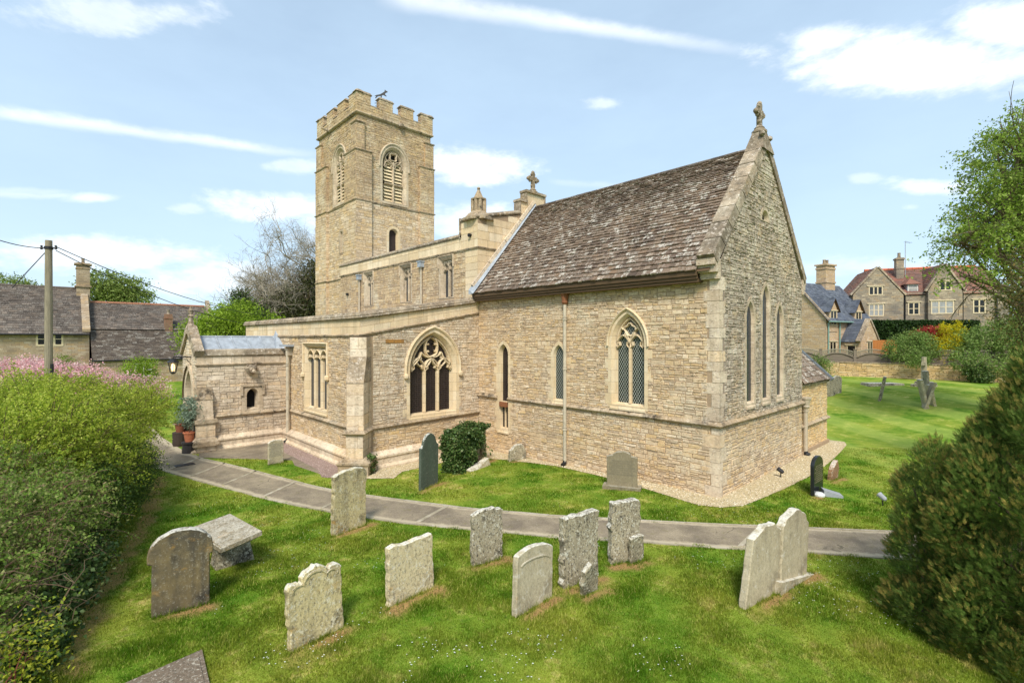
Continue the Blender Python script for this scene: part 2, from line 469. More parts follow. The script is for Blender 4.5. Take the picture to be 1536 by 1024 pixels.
def stone(name, pal, grime=(.5, (90, 85, 75)), lichen=(.25, (205, 200, 185)), orange=0.0, k=.97, bumpS=.5, blocks=None, streak=0.0, var=.25, dark=0.0, speck=0.0, crev=0.0, crust=0.0):
    """weathered limestone. pal: list of sRGB colours picked per stone; grime / lichen: (amount, colour); blocks: (w,h) joint pattern"""
    t = NT(name); isl = t.island()
    n = len(pal); r1 = isl
    if blocks:
        sx = t.n('ShaderNodeSeparateXYZ', {0: t.co}).outputs
        uv = t.n('ShaderNodeCombineXYZ', {0: t.math('ADD', sx[0], sx[1]), 1: sx[2], 2: 0.0}).outputs[0]
        br = t.n('ShaderNodeTexBrick', {'Vector': uv, 'Color1': (0, 0, 0, 1), 'Color2': (1, 1, 1, 1), 'Mortar': (.5, .5, .5, 1), 'Scale': 1.0,
                                        'Mortar Size': .005, 'Mortar Smooth': .3, 'Brick Width': blocks[0], 'Row Height': blocks[1]})
        r1 = t.math('FRACT', t.math('ADD', br.outputs['Color'], t.math('MULTIPLY', isl, .37)))
    col = t.ramp(r1, [((i + .5) / n, rgb(*c, k)) for i, c in enumerate(pal)], 'LINEAR')
    big = t.noise(.55, 4, .6); mid = t.noise(3.2, 4, .65); fine = t.noise(26, 4, .7)
    col = t.mix(t.math('MULTIPLY', t.ramp(mid, [(.35, 0.), (.7, 1.)]), grime[0]), col, rgb(*grime[1], k))
    col = t.mix(t.math('MULTIPLY', t.ramp(big, [(.42, 0.), (.68, 1.)]), grime[0] * .8), col, rgb(*grime[1], k))
    if streak:
        st = t.noise(1.0, 3, .6, vec=t.scalevec(5, 5, .35))
        col = t.mix(t.math('MULTIPLY', t.ramp(st, [(.5, 0.), (.72, 1.)]), streak), col, rgb(70, 66, 58, k))
    if dark:
        dk = t.noise(2.9, 5, .7)
        col = t.mix(t.math('MULTIPLY', t.ramp(dk, [(.52, 0.), (.66, 1.)]), dark), col, rgb(48, 46, 42, k))
    if lichen[0]:
        li = t.noise(7.5, 5, .75)
        col = t.mix(t.math('MULTIPLY', t.ramp(li, [(.56, 0.), (.63, 1.)]), lichen[0]), col, rgb(*lichen[1], k))
    if orange:
        orr = t.noise(4.3, 4, .7, vec=t.scalevec(1, 1, 1.3)); o2 = t.noise(.9, 2)
        f = t.math('MULTIPLY', t.ramp(orr, [(.57, 0.), (.66, 1.)]), t.ramp(o2, [(.45, 0.), (.6, 1.)]))
        col = t.mix(t.math('MULTIPLY', f, orange), col, rgb(186, 140, 62, k))
    cr = None
    if crev:
        cr = t.ramp(t.noise(9, 6, .72, vec=t.scalevec(1, 1, 2.3)), [(.36, 1.), (.45, 0.)])
        col = t.mix(t.math('MULTIPLY', cr, crev), col, rgb(84, 70, 54, k))
        wash = t.ramp(t.noise(.75, 5, .7), [(.52, 0.), (.66, 1.)]); col = t.mix(t.math('MULTIPLY', wash, crev * .6), col, rgb(228, 216, 190, k))
        och = t.ramp(t.noise(.42, 4, .65, vec=t.scalevec(1, 1.1, 1.7)), [(.53, 0.), (.68, 1.)]); col = t.mix(t.math('MULTIPLY', och, crev * .4), col, rgb(206, 170, 112, k))
        pal_ = t.ramp(t.noise(5.5, 5, .7, vec=t.scalevec(1, 1, 1.8)), [(.54, 0.), (.64, 1.)])
        col = t.mix(t.math('MULTIPLY', pal_, crev * .6), col, rgb(224, 212, 188, k))
    if crust:
        nz = t.n('ShaderNodeSeparateXYZ', {0: t.n('ShaderNodeNewGeometry').outputs['True Normal']}).outputs[2]
        f = t.math('MULTIPLY', t.math('GREATER_THAN', nz, .45), t.ramp(t.noise(8, 4, .7), [(.38, 0.), (.52, 1.)]))
        col = t.mix(t.math('MULTIPLY', f, crust), col, rgb(226, 222, 210, k))
    if speck:
        col = t.mix(t.math('MULTIPLY', t.ramp(t.noise(24, 4, .75, vec=t.scalevec(1.2, 1.2, .8)), [(.53, 0.), (.6, 1.)]), speck), col, rgb(58, 55, 48, k))
        col = t.mix(t.math('MULTIPLY', t.ramp(t.noise(27, 4, .75, vec=t.scalevec(1.3, 1, 1)), [(.57, 0.), (.62, 1.)]), speck), col, rgb(212, 206, 188, k))
    col = t.mix(var, col, t.ramp(fine, [(.25, .25), (.75, .85)]), 'OVERLAY')
    h = t.math('ADD', t.math('MULTIPLY', fine, .5), t.math('MULTIPLY', mid, .6))
    if cr is not None: h = t.math('SUBTRACT', h, t.math('MULTIPLY', cr, .7))
    nrm = t.bump(h, bumpS, .03)
    if blocks:
        col = t.mix(t.math('MULTIPLY', br.outputs['Fac'], .55), col, rgb(80, 72, 58, k))
        nrm = t.bump(br.outputs['Fac'], -.5, .01, nrm)
    return t.bsdf(col, .92, nrm, spec=.15)

P_WARM = [(221, 192, 154), (205, 178, 140), (233, 206, 168), (193, 168, 136), (225, 190, 142), (217, 192, 160), (239, 216, 184), (203, 172, 130), (223, 188, 134), (211, 186, 152), (185, 162, 134)]
P_GREY = [(188, 172, 151), (162, 148, 131), (206, 191, 171), (146, 133, 116), (198, 176, 143), (180, 165, 147), (216, 201, 181), (156, 141, 123)]
P_PALE = [(231, 210, 182), (215, 193, 164), (241, 222, 196), (203, 182, 156), (235, 204, 164), (223, 202, 174)]
P_ASH = [(235, 210, 174), (221, 194, 156), (242, 221, 188), (211, 188, 156), (229, 200, 158)]
M_RUBW = stone('warm rubble', P_WARM, (.35, (162, 141, 119)), (.35, (241, 224, 202)), orange=.35, streak=.12, crev=.6)
M_RUBG = stone('grey lichened rubble', P_GREY, (.5, (136, 124, 106)), (.6, (235, 222, 204)), orange=.25, streak=.25, var=.4, crev=.75)
M_RUBT = stone('tower rubble', [(205, 176, 136), (187, 160, 124), (219, 190, 148), (164, 139, 111), (199, 170, 134), (211, 178, 130)], (.5, (146, 125, 103)), (.35, (219, 200, 176)), orange=.3, streak=.25, var=.35, crev=.75)
M_RUBO = stone('ochre rubble', [(227, 194, 144), (219, 184, 132), (235, 206, 160), (207, 176, 132), (229, 190, 130)], (.3, (179, 150, 116)), (.25, (235, 214, 182)), orange=.4, crev=.6)
M_RUBP = stone('porch rubble', P_PALE, (.55, (154, 137, 119)), (.5, (237, 222, 204)), streak=.3, var=.35, crev=.6)
M_MORT = stone('lime mortar', [(179, 154, 124), (164, 140, 113)], (.4, (138, 120, 100)), (.0, (0, 0, 0)), var=.35)
M_MORTG = stone('grey mortar', [(164, 147, 129), (156, 139, 121)], (.4, (108, 102, 90)), (.0, (0, 0, 0)), var=.35)
M_DRESS = stone('dressed limestone', [(224, 200, 163), (218, 193, 154), (226, 206, 173)], (.35, (183, 159, 126)), (.15, (226, 211, 193)), streak=.12, blocks=(.5, .34), bumpS=.3)
M_DRESSG = stone('weathered dressed limestone', [(208, 188, 159), (196, 176, 148), (215, 195, 167)], (.5, (148, 130, 109)), (.4, (223, 208, 191)), streak=.25, blocks=(.5, .34), bumpS=.4, crev=.35)
M_ASH = stone('ashlar', P_ASH, (.35, (187, 164, 132)), (.3, (241, 224, 202)), streak=.25)
M_ASHG = stone('grey ashlar', P_PALE, (.45, (162, 143, 121)), (.4, (239, 224, 206)), streak=.35, crev=.35)
M_COPE = stone('lichened coping', [(174, 154, 128), (150, 132, 112), (185, 165, 139)], (.6, (85, 79, 68)), (.75, (213, 199, 183)), orange=.35, streak=.3, dark=.35, var=.45, crev=.35)
M_STR = stone('weathered string course', [(184, 161, 129), (170, 149, 120), (193, 172, 142)], (.5, (117, 102, 86)), (.5, (210, 194, 174)), dark=.85, var=.4, crev=.35)
M_LOUV = stone('pale stone louvres', [(235, 212, 172), (225, 200, 158)], (.3, (179, 158, 126)), (.1, (239, 224, 204)))

def slate(name, pal, lichen=(.6, (190, 184, 172)), k=.85, grime=(.4, (60, 52, 46)), isl_amt=1.0, flecks=1.0):
    t = NT(name); isl = t.island(); n = len(pal)
    col = t.ramp(isl, [((i + .5) / n, rgb(*c, k)) for i, c in enumerate(pal)], 'CONSTANT' if isl_amt > 1 else 'LINEAR')
    big = t.noise(.5, 4, .6)
    col = t.mix(t.math('MULTIPLY', t.ramp(big, [(.42, 0.), (.66, 1.)]), grime[0]), col, rgb(*grime[1], k))
    li = t.noise(13, 4, .75); lm = t.noise(.8, 3, .6)
    f = t.math('MULTIPLY', t.ramp(li, [(.55, 0.), (.64, 1.)]), t.ramp(lm, [(.36, .15), (.62, 1.)]))
    col = t.mix(t.math('MULTIPLY', f, lichen[0]), col, rgb(*lichen[1], k))
    r2 = t.math('FRACT', t.math('MULTIPLY', isl, 7.31)); f2 = t.math('MULTIPLY', t.ramp(r2, [(.66, 0.), (.86, 1.)]), t.ramp(t.noise(12, 4, .7), [(.46, 0.), (.58, 1.)]))
    col = t.mix(t.math('MULTIPLY', f2, lichen[0] * flecks), col, rgb(*lichen[1], k))
    fine = t.noise(30, 4, .7)
    col = t.mix(.45, col, t.ramp(fine, [(.25, .2), (.75, .9)]), 'OVERLAY')
    return t.bsdf(col, .88, t.bump(fine, .5, .015), spec=.2)
M_SLATE = slate('stone slates', [(130, 111, 93), (112, 94, 79), (144, 124, 104), (98, 83, 71), (134, 110, 88), (122, 103, 88), (150, 130, 110), (104, 86, 73)], (.9, (206, 198, 184)))
M_SLATEG = slate('dark stone slates', [(104, 94, 86), (90, 82, 76), (116, 104, 94), (82, 74, 68), (122, 108, 96)], (.75, (196, 190, 178)), flecks=.3)
M_BSLATE = slate('blue slates', [(96, 102, 114), (84, 90, 102), (108, 114, 124), (78, 84, 94)], (.2, (150, 150, 146)), grime=(.2, (70, 72, 78)))
M_RTILE = slate('red clay tiles', [(148, 98, 80), (130, 88, 76), (160, 110, 88), (116, 86, 78), (142, 104, 90)], (.5, (160, 144, 132)), grime=(.85, (112, 92, 84)))

def simple(name, c, rough=.6, metal=0.0, spec=.4, var=.25, scale=12, k=1.0, bumpS=.15, vec=None):
    t = NT(name); n1 = t.noise(scale, 4, .65, vec=t.scalevec(*vec) if vec else None)
    col = t.mix(var, rgb(*c, k), t.ramp(n1, [(.25, .2), (.75, .85)]), 'OVERLAY')
    return t.bsdf(col, rough, t.bump(n1, bumpS, .01), metal, spec)
M_LEAD = simple('weathered lead', (150, 156, 162), .55, 0.0, .5, .5, 5)
M_PIPE = simple('buff painted cast iron', (176, 162, 140), .6, var=.35, scale=9)
M_PIPEP = simple('stained buff cast iron', (184, 172, 150), .7, var=.4, scale=5)
M_RUST = simple('rusty iron', (132, 84, 54), .8, var=.5, scale=20)
M_IRON = simple('black iron', (28, 28, 30), .5, var=.2)
M_TIMB = simple('weathered oak fascia', (88, 68, 46), .8, var=.6, scale=3, vec=(1, 8, 20))
M_DOOR = simple('dark boarding', (52, 40, 34), .8, var=.4, scale=6, vec=(6, 6, .6))
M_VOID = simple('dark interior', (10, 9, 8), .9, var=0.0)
M_GLASS = simple('dark window glass', (16, 17, 20), .18, spec=.6, var=.3, scale=4, bumpS=.25)
M_WHITE = simple('white painted wood', (214, 210, 198), .5, var=.1)
M_CREAM = simple('cream painted stone frame', (208, 190, 156), .7, var=.25)
M_TERRA = simple('terracotta', (176, 104, 72), .8, var=.35)
M_GREENP = simple('pale green paint', (120, 150, 138), .5, var=.15)

def leaded(name, pitch, wire, base, shear=0.62, th=.09, diamond=True):
    """leaded glass / wire guard: a lattice over dark glass, in wall coordinates"""
    t = NT(name); sx = t.n('ShaderNodeSeparateXYZ', {0: t.co}).outputs
    u = t.math('ADD', sx[0], sx[1]); z = sx[2]
    m = None
    for s in (1, -1):
        q = t.math('ADD', t.math('DIVIDE', u, pitch * shear if diamond else (pitch if s > 0 else 1e6)), t.math('MULTIPLY', z, s / pitch) if diamond else (0.0 if s > 0 else t.math('DIVIDE', z, pitch)))
        a = t.math('ABSOLUTE', t.math('SUBTRACT', t.math('FRACT', q), .5))
        l = t.math('LESS_THAN', a, th); m = l if m is None else t.math('MAXIMUM', m, l)
    n1 = t.noise(6, 2)
    b = t.mix(n1, rgb(*base, .5), rgb(*base, 1.6))
    return t.bsdf(t.mix(m, b, rgb(*wire)), t.mix(m, (.15,) * 3 + (1,), (.6,) * 3 + (1,)), t.bump(t.noise(5, 2), .15, .03), spec=.5)
M_LATT = leaded('diamond wire guard over glass', .13, (168, 170, 158), (20, 30, 28), .62, .075)
M_LEADED = leaded('leaded glass', .12, (70, 74, 80), (30, 33, 38), .7, .1)
M_MESH = leaded('dark mesh guard', .07, (52, 42, 40), (24, 19, 20), 1.0, .12, False)

def leaf(name, cols, trans=.3, k=1.0, big=(.4, .75), rough=.6):
    t = NT(name); isl = t.island(); n = len(cols)
    col = t.ramp(isl, [((i + .5) / n, rgb(*c, k)) for i, c in enumerate(cols)])
    b = t.noise(.9, 3, .6)
    col = t.mix(1.0, col, t.ramp(b, [(.3, .72), (.7, 1.15)]), 'MULTIPLY')
    d = t.n('ShaderNodeBsdfPrincipled', {'Base Color': col, 'Roughness': rough, 'Specular IOR Level': .25})
    tr = t.n('ShaderNodeBsdfTranslucent', {'Color': col})
    mx = t.n('ShaderNodeMixShader', {0: trans, 1: d, 2: tr})
    t.t.links.new(mx.outputs[0], t.out.inputs[0]); return t.m
M_BARK = simple('bark', (98, 84, 66), .9, var=.5, scale=9, bumpS=.6, vec=(3, 3, .8))
M_BARKG = simple('grey bark', (150, 140, 122), .9, var=.4, scale=9, bumpS=.5)
M_TWIG = simple('brown twigs', (96, 76, 58), .9, var=.4, scale=9)
# ---------------------------------------------------------------- slate roofs: every slate a thin slab
def tiles(mb, P0, A, S, e0=.2, e1=.1, w=(.16, .34), th=.022, mi=0, rnd=random, edge=None):
    """P0 eaves corner; A vector along the eaves; S vector up the slope; exposure runs from e0 to e1"""
    P0 = Vector(P0); A = Vector(A); S = Vector(S); LA, LS = A.length, S.length; a = A.normalized(); s = S.normalized(); n = a.cross(s).normalized()
    y = 0.0
    while y < LS - .02:
        ex = e0 + (e1 - e0) * (y / LS); y2 = min(y + ex * 1.25, LS + .02)
        x0, x1 = (0, LA) if edge is None else edge(y / LS)
        x = x0 - rnd.uniform(0, .1); 
        while x < x1:
            ww = rnd.uniform(*w); a0 = max(x, x0) + .004; a1 = min(x + ww, x1) - .004; x += ww
            if a1 - a0 < .03: continue
            t = th * rnd.uniform(.7, 1.4); dy = rnd.uniform(-.012, .012); h0 = rnd.uniform(0, .006); tl = rnd.uniform(-.006, .006)
            q = lambda xx, yy, hh: P0 + a * xx + s * yy + n * hh
            b = [q(a0, y + dy, h0), q(a1, y + dy, h0)]
            tp = [q(a0, y + dy, t + h0 + tl), q(a1, y + dy, t + h0 - tl), q(a1, y2, .006), q(a0, y2, .006)]
            mb.solid(b + tp, [(2, 3, 4, 5), (0, 1, 3, 2), (1, 4, 3), (0, 2, 5)], mi)
        y += ex

def rake(mb, F, u0, v0, u1, v1, h, w0, w1, mi=0, seg=.7, rnd=random, under=0.0):
    """coping stones lying along a sloping gable edge (u0,v0)-(u1,v1): height h above the line, from w0 to w1"""
    L = math.hypot(u1 - u0, v1 - v0); n = max(1, int(L / seg)); nx, ny = -(v1 - v0) / L, (u1 - u0) / L
    if ny < 0: nx, ny = -nx, -ny
    for k in range(n):
        a, b = k / n + .003, (k + 1) / n - .003; j = rnd.uniform(-.008, .008)
        q = lambda t, hh: (u0 + (u1 - u0) * t + nx * (hh + j), v0 + (v1 - v0) * t + ny * (hh + j))
        A0, B0, A1, B1 = q(a, -under), q(b, -under), q(a, h), q(b, h)
        vs = [F.p(*A0, w0), F.p(*B0, w0), F.p(*B0, w1), F.p(*A0, w1), F.p(*A1, w0 + .02), F.p(*B1, w0 + .02), F.p(*B1, w1 - .02), F.p(*A1, w1 - .02)]
        mb.solid(vs, [(3, 2, 1, 0), (4, 5, 6, 7), (0, 1, 5, 4), (1, 2, 6, 5), (2, 3, 7, 6), (3, 0, 4, 7)], mi)

def cross_finial(name, c, h, wd, along, parent, mat, base=True):
    """foliated cross; along: direction of the arms"""
    M = MB(); a = Vector(along).normalized(); b = Vector((-a.y, a.x, 0)); c = Vector(c)
    def blk(u0, u1, z0, z1, t):
        M.hexa([c + a * u0 - b * t + Vector((0, 0, z0)), c + a * u1 - b * t + Vector((0, 0, z0)), c + a * u1 + b * t + Vector((0, 0, z0)), c + a * u0 + b * t + Vector((0, 0, z0))],
               [c + a * u0 - b * t + Vector((0, 0, z1)), c + a * u1 - b * t + Vector((0, 0, z1)), c + a * u1 + b * t + Vector((0, 0, z1)), c + a * u0 + b * t + Vector((0, 0, z1))])
    s = wd * .11; zc = h - wd * .52
    blk(-s, s, 0, h - wd * .1, s * .9); blk(-wd * .42, wd * .42, zc - s * .9, zc + s * .9, s * .8)
    def knob(u, z, r): M.lathe(c + a * u + Vector((0, 0, z - r)), [(r * .35, 0), (r * .9, r * .5), (r, r), (r * .85, r * 1.5), (r * .3, r * 2)], n=8)
    for (u, z) in ((0, h - wd * .06), (-wd * .45, zc), (wd * .45, zc)): knob(u, z, wd * .12)
    for su in (-1, 1):
        knob(su * wd * .13, h - wd * .2, wd * .085); knob(su * wd * .3, zc + wd * .14, wd * .085); knob(su * wd * .3, zc - wd * .14, wd * .085)
        knob(su * wd * .12, zc - wd * .42, wd * .08)
        knob(su * wd * .12, zc + wd * .12, wd * .06); knob(su * wd * .12, zc - wd * .12, wd * .06)
    if base:
        M.lathe(c, [(wd * .2, -.12), (wd * .34, -.06), (wd * .34, 0), (wd * .22, .05), (wd * .24, .09), (wd * .12, .16)], n=8, rot=math.pi / 8)
    return M.build(name, mat, parent)

def pipe(name, F, u, z0, z1, w, r, parent, mat, hopper=None, shoe=True, collars=(), skew=0.0):
    M = MB(); M.tube([F.p(u, z0, w), F.p(u, z1, w)], r, 10)
    for z in collars: M.tube([F.p(u, z, w), F.p(u, z + .05, w)], r * 1.35, 10); M.tube([F.p(u, z + .09, w), F.p(u, z + .11, w)], r * 1.25, 10)
    o = M.build(name, mat, parent)
    if hopper:
        H = MB(); hm, ht = hopper
        if ht == 'cup':
            H.lathe(F.p(u, z1, w), [(r * 1.3, -.34), (r * 2.0, -.27), (r * 1.7, -.24), (r * 2.3, -.05), (r * 2.7, 0), (r * 2.7, .05)], n=10)
        else:
            fbox(H, F, u - .13, u + .13, z1 - .22, z1, .0, .2); fbox(H, F, u - .16, u + .16, z1, z1 + .05, -.0, .23)
        H.build('hopper', hm, o)
    if shoe:
        S = MB(); S.tube([F.p(u, z0 + .02, w), F.p(u, z0 - .06, w + .02), F.p(u, z0 - .1, w + .13)], r * 1.15, 8); S.build('shoe', M_IRON, o)
    return o

church = thing('church', (-12, 0, 0), 'medieval limestone parish church with battlemented tower and stone slate chancel roof', 'church')

# ---- chancel
S0 = south(0.0); E0 = east(0.0); GLZ = (M_DRESS, M_GLASS)
def trac_two(T, F, c, hw, v0, vs, va, w0, w1):
    bar(T, F, [(c, v0), (c, vs + .02)], .075, w0, w1)
    for s in (-1, 1): lighthead(T, F, c + s * hw / 2, hw / 2, vs - .08, .34, .05, w0, w1)
    bar(T, F, arcpts((c, vs - .05), (c - hw * .62, vs + (va - vs) * .62), -.12), .05, w0, w1)
    bar(T, F, arcpts((c, vs - .05), (c + hw * .62, vs + (va - vs) * .62), .12), .05, w0, w1)
    bar(T, F, foil((c, vs + (va - vs) * .52), hw * .46, 5, .3, math.pi / 2), .05, w0, w1)
    bar(T, F, arch(c, hw, v0, vs, va, -.02, bottom=0)[1:-1], .05, w0, w1)
hS = []
hS.append(window('tracery_window', S0, -2.67, .45, 2.12, 3.85, 4.62, church, (M_DRESS, M_LATT), recess=.2, cham=.11, sur=.11, hood=.2, lights=2, trac=trac_two, hood_drop=.06, hoodw=.065))
hS.append(window('lancet_window', S0, -5.3, .2, 2.02, 3.4, 3.76, church, (M_DRESS, M_LATT), recess=.09, cham=.04, sur=.11, sill=True))
def trac_low(T, F, c, hw, v0, vs, va, w0, w1):
    bar(T, F, [(c - hw, v0 + .9), (c + hw, v0 + .9)], .16, w0, w1 + .1); bar(T, F, [(c - .02, v0), (c - .02, v0 + .85)], .05, w0, w1 - .02)
lw = window('lancet_window', S0, -8.0, .2, .72, 3.42, 3.74, church, (M_DRESS, M_MESH), recess=.16, cham=.06, sur=.12, trac=trac_low)
hS.append(lw)
rp = MB(); fbox(rp, S0, -8.2, -7.8, 1.5, 1.68, -.12, .035); rp.build('transom', M_RUST, church)
ch = MB()
polyS = rect(-9.44, 0, -.5, 5.66); qpoly = rect(-9.44, -.42, -.5, 5.66)
panel(ch, S0, polyS, [h[0] for h in hS], 0); course(ch, S0, rect(-9.44, -.22, -.5, 1.78), [h[1] for h in hS], mi=1, **RUB)
course(ch, S0, rect(-9.44, -.3, 1.9, 5.55), [h[1] for h in hS], mi=1, **RUB)
# east gable wall
hE = []
for c, va in ((1.97, 5.0), (3.13, 5.52), (4.28, 5.0)):
    hE.append(window('lancet_window', E0, c, .235, 2.26, va - .45, va, church, (M_DRESSG, M_LEADED), recess=.07, cham=.04, sur=.11))
hE.append(window('round_window', E0, 3.08, .2, 7.5, 7.5, 7.7, church, (M_DRESSG, M_VOID), kind='round', recess=.1, cham=.06, sur=.1, sill=False, blocks=False))
gab = [(0, -.5), (6.45, -.5), (6.45, 5.9), (3.15, 9.86), (0, 5.9)]
panel(ch, E0, gab, [h[0] for h in hE], 2)
course(ch, E0, rect(.22, 6.4, -.5, 1.76), [h[1] for h in hE], mi=1, **RUB)
course(ch, E0, [(.3, 1.9), (6.4, 1.9), (6.4, 5.9), (3.15, 9.82), (.0, 5.92), (.3, 5.5)], [h[1] for h in hE], mi=3, h=(.055, .14), l=(.09, .3), pr=(.002, .028), jit=.022, patch=(.7, .36), gap=.015)
panel(ch, north(6.45), rect(0, 9.44, -.5, 5.66), (), 0)
ch.build('chancel_wall', [M_MORT, M_RUBW, M_MORTG, M_RUBG], church)
# quoins at the corner
q = MB(); z = -.3; k = 0
while z < 5.5:
    hh = random.uniform(.24, .38)
    if 1.7 < z + hh and z < 1.92: z = 1.92 if z > 1.6 else z; hh = min(hh, 1.76 - z) if z < 1.76 else hh
    if z < 1.7: hh = min(hh, 1.76 - z)
    if hh < .06: z = 1.92; continue
    a, b = ((.4, .2) if k % 2 else (.22, .34)); a += random.uniform(-.06, .1); b += random.uniform(-.03, .08); p = random.uniform(.008, .02)
    q.hexa([(-a, -p, z + .005), (p, -p, z + .005), (p, b, z + .005), (-a, b, z + .005)], [(-a, -p, z + hh - .005), (p, -p, z + hh - .005), (p, b, z + hh - .005), (-a, b, z + hh - .005)])
    z += hh; k += 1
q.split('quoins', M_ASHG, church)
st = MB()
CST = [(-.02, 0), (.045, 0), (.1, .05), (.1, .07), (.0, .15), (-.02, .15)]
for a, b in ((-9.44, -8.3), (-7.72, 0)): mould(st, S0, a, b, 1.76, CST, 0, 1 if b == 0 else 0, seg=.7)
mould(st, E0, 0, 6.45, 1.76, CST, 1, 1, seg=.55)
st.split('string_course', M_STR, church)
# roof
rf = MB()
EY, EZ, RY, RZ = -.37, 5.72, 3.15, 9.68
rf.face([(-9.5, EY + .03, EZ - .03), (-.1, EY + .03, EZ - .03), (-.1, RY, RZ - .02), (-9.5, RY, RZ - .02)], 1)
rf.face([(-9.5, 6.8, EZ - .03), (-9.5, RY, RZ - .02), (-.1, RY, RZ - .02), (-.1, 6.8, EZ - .03)], 1)
tiles(rf, (-9.44, EY, EZ), (9.02, 0, 0), (0, RY - EY, RZ - EZ), .2, .075, w=(.1, .27), th=.042)
for i in range(22):
    x = -9.4 + i * .41; rf.tube([(x, RY, RZ - .01), (x + .4, RY, RZ - .01 + random.uniform(-.006, .006))], .07, 8, 2)
rf.build('chancel_roof', [M_SLATE, M_TIMB, M_SLATEG], church)
fa = MB(); fa.box(-9.42, -.42, -.3, -.26, 5.52, 5.7); fa.box(-9.42, -.42, -.26, .0, 5.44, 5.53); fa.box(-9.42, -.42, -.34, -.3, 5.6, 5.72)
fa.build('fascia', M_TIMB, church)
cp = MB()
rake(cp, E0, -.32, 5.98, 3.15, 9.86, .13, -.42, .06, seg=.62, under=.16); rake(cp, E0, 6.75, 5.98, 3.15, 9.86, .13, -.42, .06, seg=.62, under=.16)
cp.split('gable_coping', M_COPE, church)
kn = MB()
for s, y in ((1, 0.0), (-1, 6.45)):
    for (y0, y1, z0, z1) in ((-.34, .02, 5.84, 6.0), (-.26, .02, 5.66, 5.84), (-.12, .02, 5.5, 5.66)):
        ya, yb = sorted((y + s * y0, y + s * y1)); kn.box(-.44, .035, ya, yb, z0, z1)
kn.split('kneelers', M_ASHG, church)
sd = MB(); sd.solid([(-.44, 2.7, 9.5), (.09, 2.7, 9.5), (.09, 3.6, 9.5), (-.44, 3.6, 9.5), (-.32, 3.0, 10.12), (-.02, 3.0, 10.12), (-.02, 3.3, 10.12), (-.32, 3.3, 10.12)],
                    [(4, 5, 6, 7), (0, 1, 5, 4), (1, 2, 6, 5), (2, 3, 7, 6), (3, 0, 4, 7)])
for y in (2.86, 3.44): sd.lathe((.0, y, 9.93), [(.03, -.05), (.09, 0), (.08, .07), (.02, .12)], n=7)
sd.build('saddle_stone', M_COPE, church)
cross_finial('gable_cross', (-.18, 3.15, 10.16), .85, .62, (0, 1, 0), church, M_COPE)
pipe('downpipe', S0, -4.97, .05, 5.45, .09, .055, church, M_PIPEP, (M_RUST, 'cup'), collars=(1.05, 3.0, 4.6))

# ---- vestry (lean-to on the north side)
ve = MB(); VX = -.06
wall(ve, east(VX), rect(6.46, 9.67, -.4, 2.42), mi=(0, 1)); wall(ve, north(9.67), [(-VX, -.4), (3.4, -.4), (3.4, 4.7), (-VX, 2.42)], mi=(0, 1))
fbox(ve, east(VX), 6.46, 9.72, -.4, .14, 0, .07, 0)
ve.build('vestry_wall', [M_MORT, M_RUBO], church)
vs_ = MB(); mould(vs_, east(VX), 6.46, 9.67, .92, CST, 0, 1, seg=.8); fbox(vs_, east(VX), 6.46, 9.7, 2.36, 2.5, 0, .07); vs_.split('string_course', M_STR, church)
vr = MB(); tiles(vr, (VX + .14, 6.46, 2.46), (0, 3.2, 0), (-2.6, 0, 2.6), .24, .16, th=.03, mi=0); vr.face([(VX + .1, 6.46, 2.43), (VX + .1, 9.7, 2.43), (-2.6, 9.7, 5.1), (-2.6, 6.46, 5.1)], 1)
vr.build('vestry_roof', [M_SLATE, M_TIMB], church)
vc = MB(); n9 = north(9.52); rake(vc, n9, -.1, 2.38, 2.6, 5.02, .12, -.02, .26, seg=.8); vc.build('vestry_coping', simple('dark lead', (92, 96, 98), .6, var=.4), church)
pipe('downpipe', east(VX), 6.7, .12, 1.95, .1, .07, church, M_PIPE, (M_PIPE, 'cup'), collars=(1.5,))

# ---- nave and clerestory
hC = []
def trac_cl(T, F, c, hw, v0, vs, va, w0, w1):
    bar(T, F, [(c, v0), (c, va)], .08, w0, w1)
    for s in (-1, 1): lighthead(T, F, c + s * hw / 2, hw / 2, va - .42, .36, .05, w0, w1)
    panelpts = arch(c, hw, v0, va, va, 0, kind='square', bottom=0)
    for s in (-1, 1):
        m = c + s * hw / 2
        for e in (-1, 1): bar(T, F, [(m, va - .05), (m + e * hw * .38, va - .02), (m + e * hw * .45, va - .3)], .09, w0, w1 - .02)
CL = south(0.02)
for c in (-18.45, -14.8, -11.6):
    hC.append(window('clerestory_window', CL, c, .36, 5.78, 7.3, 7.32, church, (M_DRESSG, M_LEADED), kind='square', recess=.24, cham=.1, sur=.07, hood=.14, hoodw=.06, hood_drop=.3, trac=trac_cl, sill=False))
nv = MB()
panel(nv, CL, rect(-21.9, -9.5, 4.2, 7.6), [h[0] for h in hC], 0)
course(nv, CL, rect(-21.9, -10.3, 4.8, 7.55), [h[1] for h in hC], mi=1, h=(.09, .2), l=(.18, .5), patch=(1., .5), jit=.014)
course(nv, CL, rect(-10.3, -9.5, 5.4, 7.55), (), mi=3, **ASH)
NE = east(-9.5)
for F, a, b in ((CL, -21.9, -9.5),):
    wall(nv, F, rect(a, -10.58, 7.6, 8.1), mi=(0, 3), st=ASH); wall(nv, F, rect(-10.58, b, 7.6, 8.72), mi=(0, 3), st=ASH)
ngab = [(0, 5), (6.5, 5), (6.5, 8.72), (3.9, 9.3), (2.6, 9.3), (0.0, 8.72)]
wall(nv, NE, ngab, mi=(0, 3), st=ASH)
wall(nv, NE, rect(2.3, 4.2, 9.3, 9.82), mi=(0, 3), st=ASH); wall(nv, NE, rect(2.68, 3.82, 9.82, 10.28), mi=(0, 3), st=ASH)
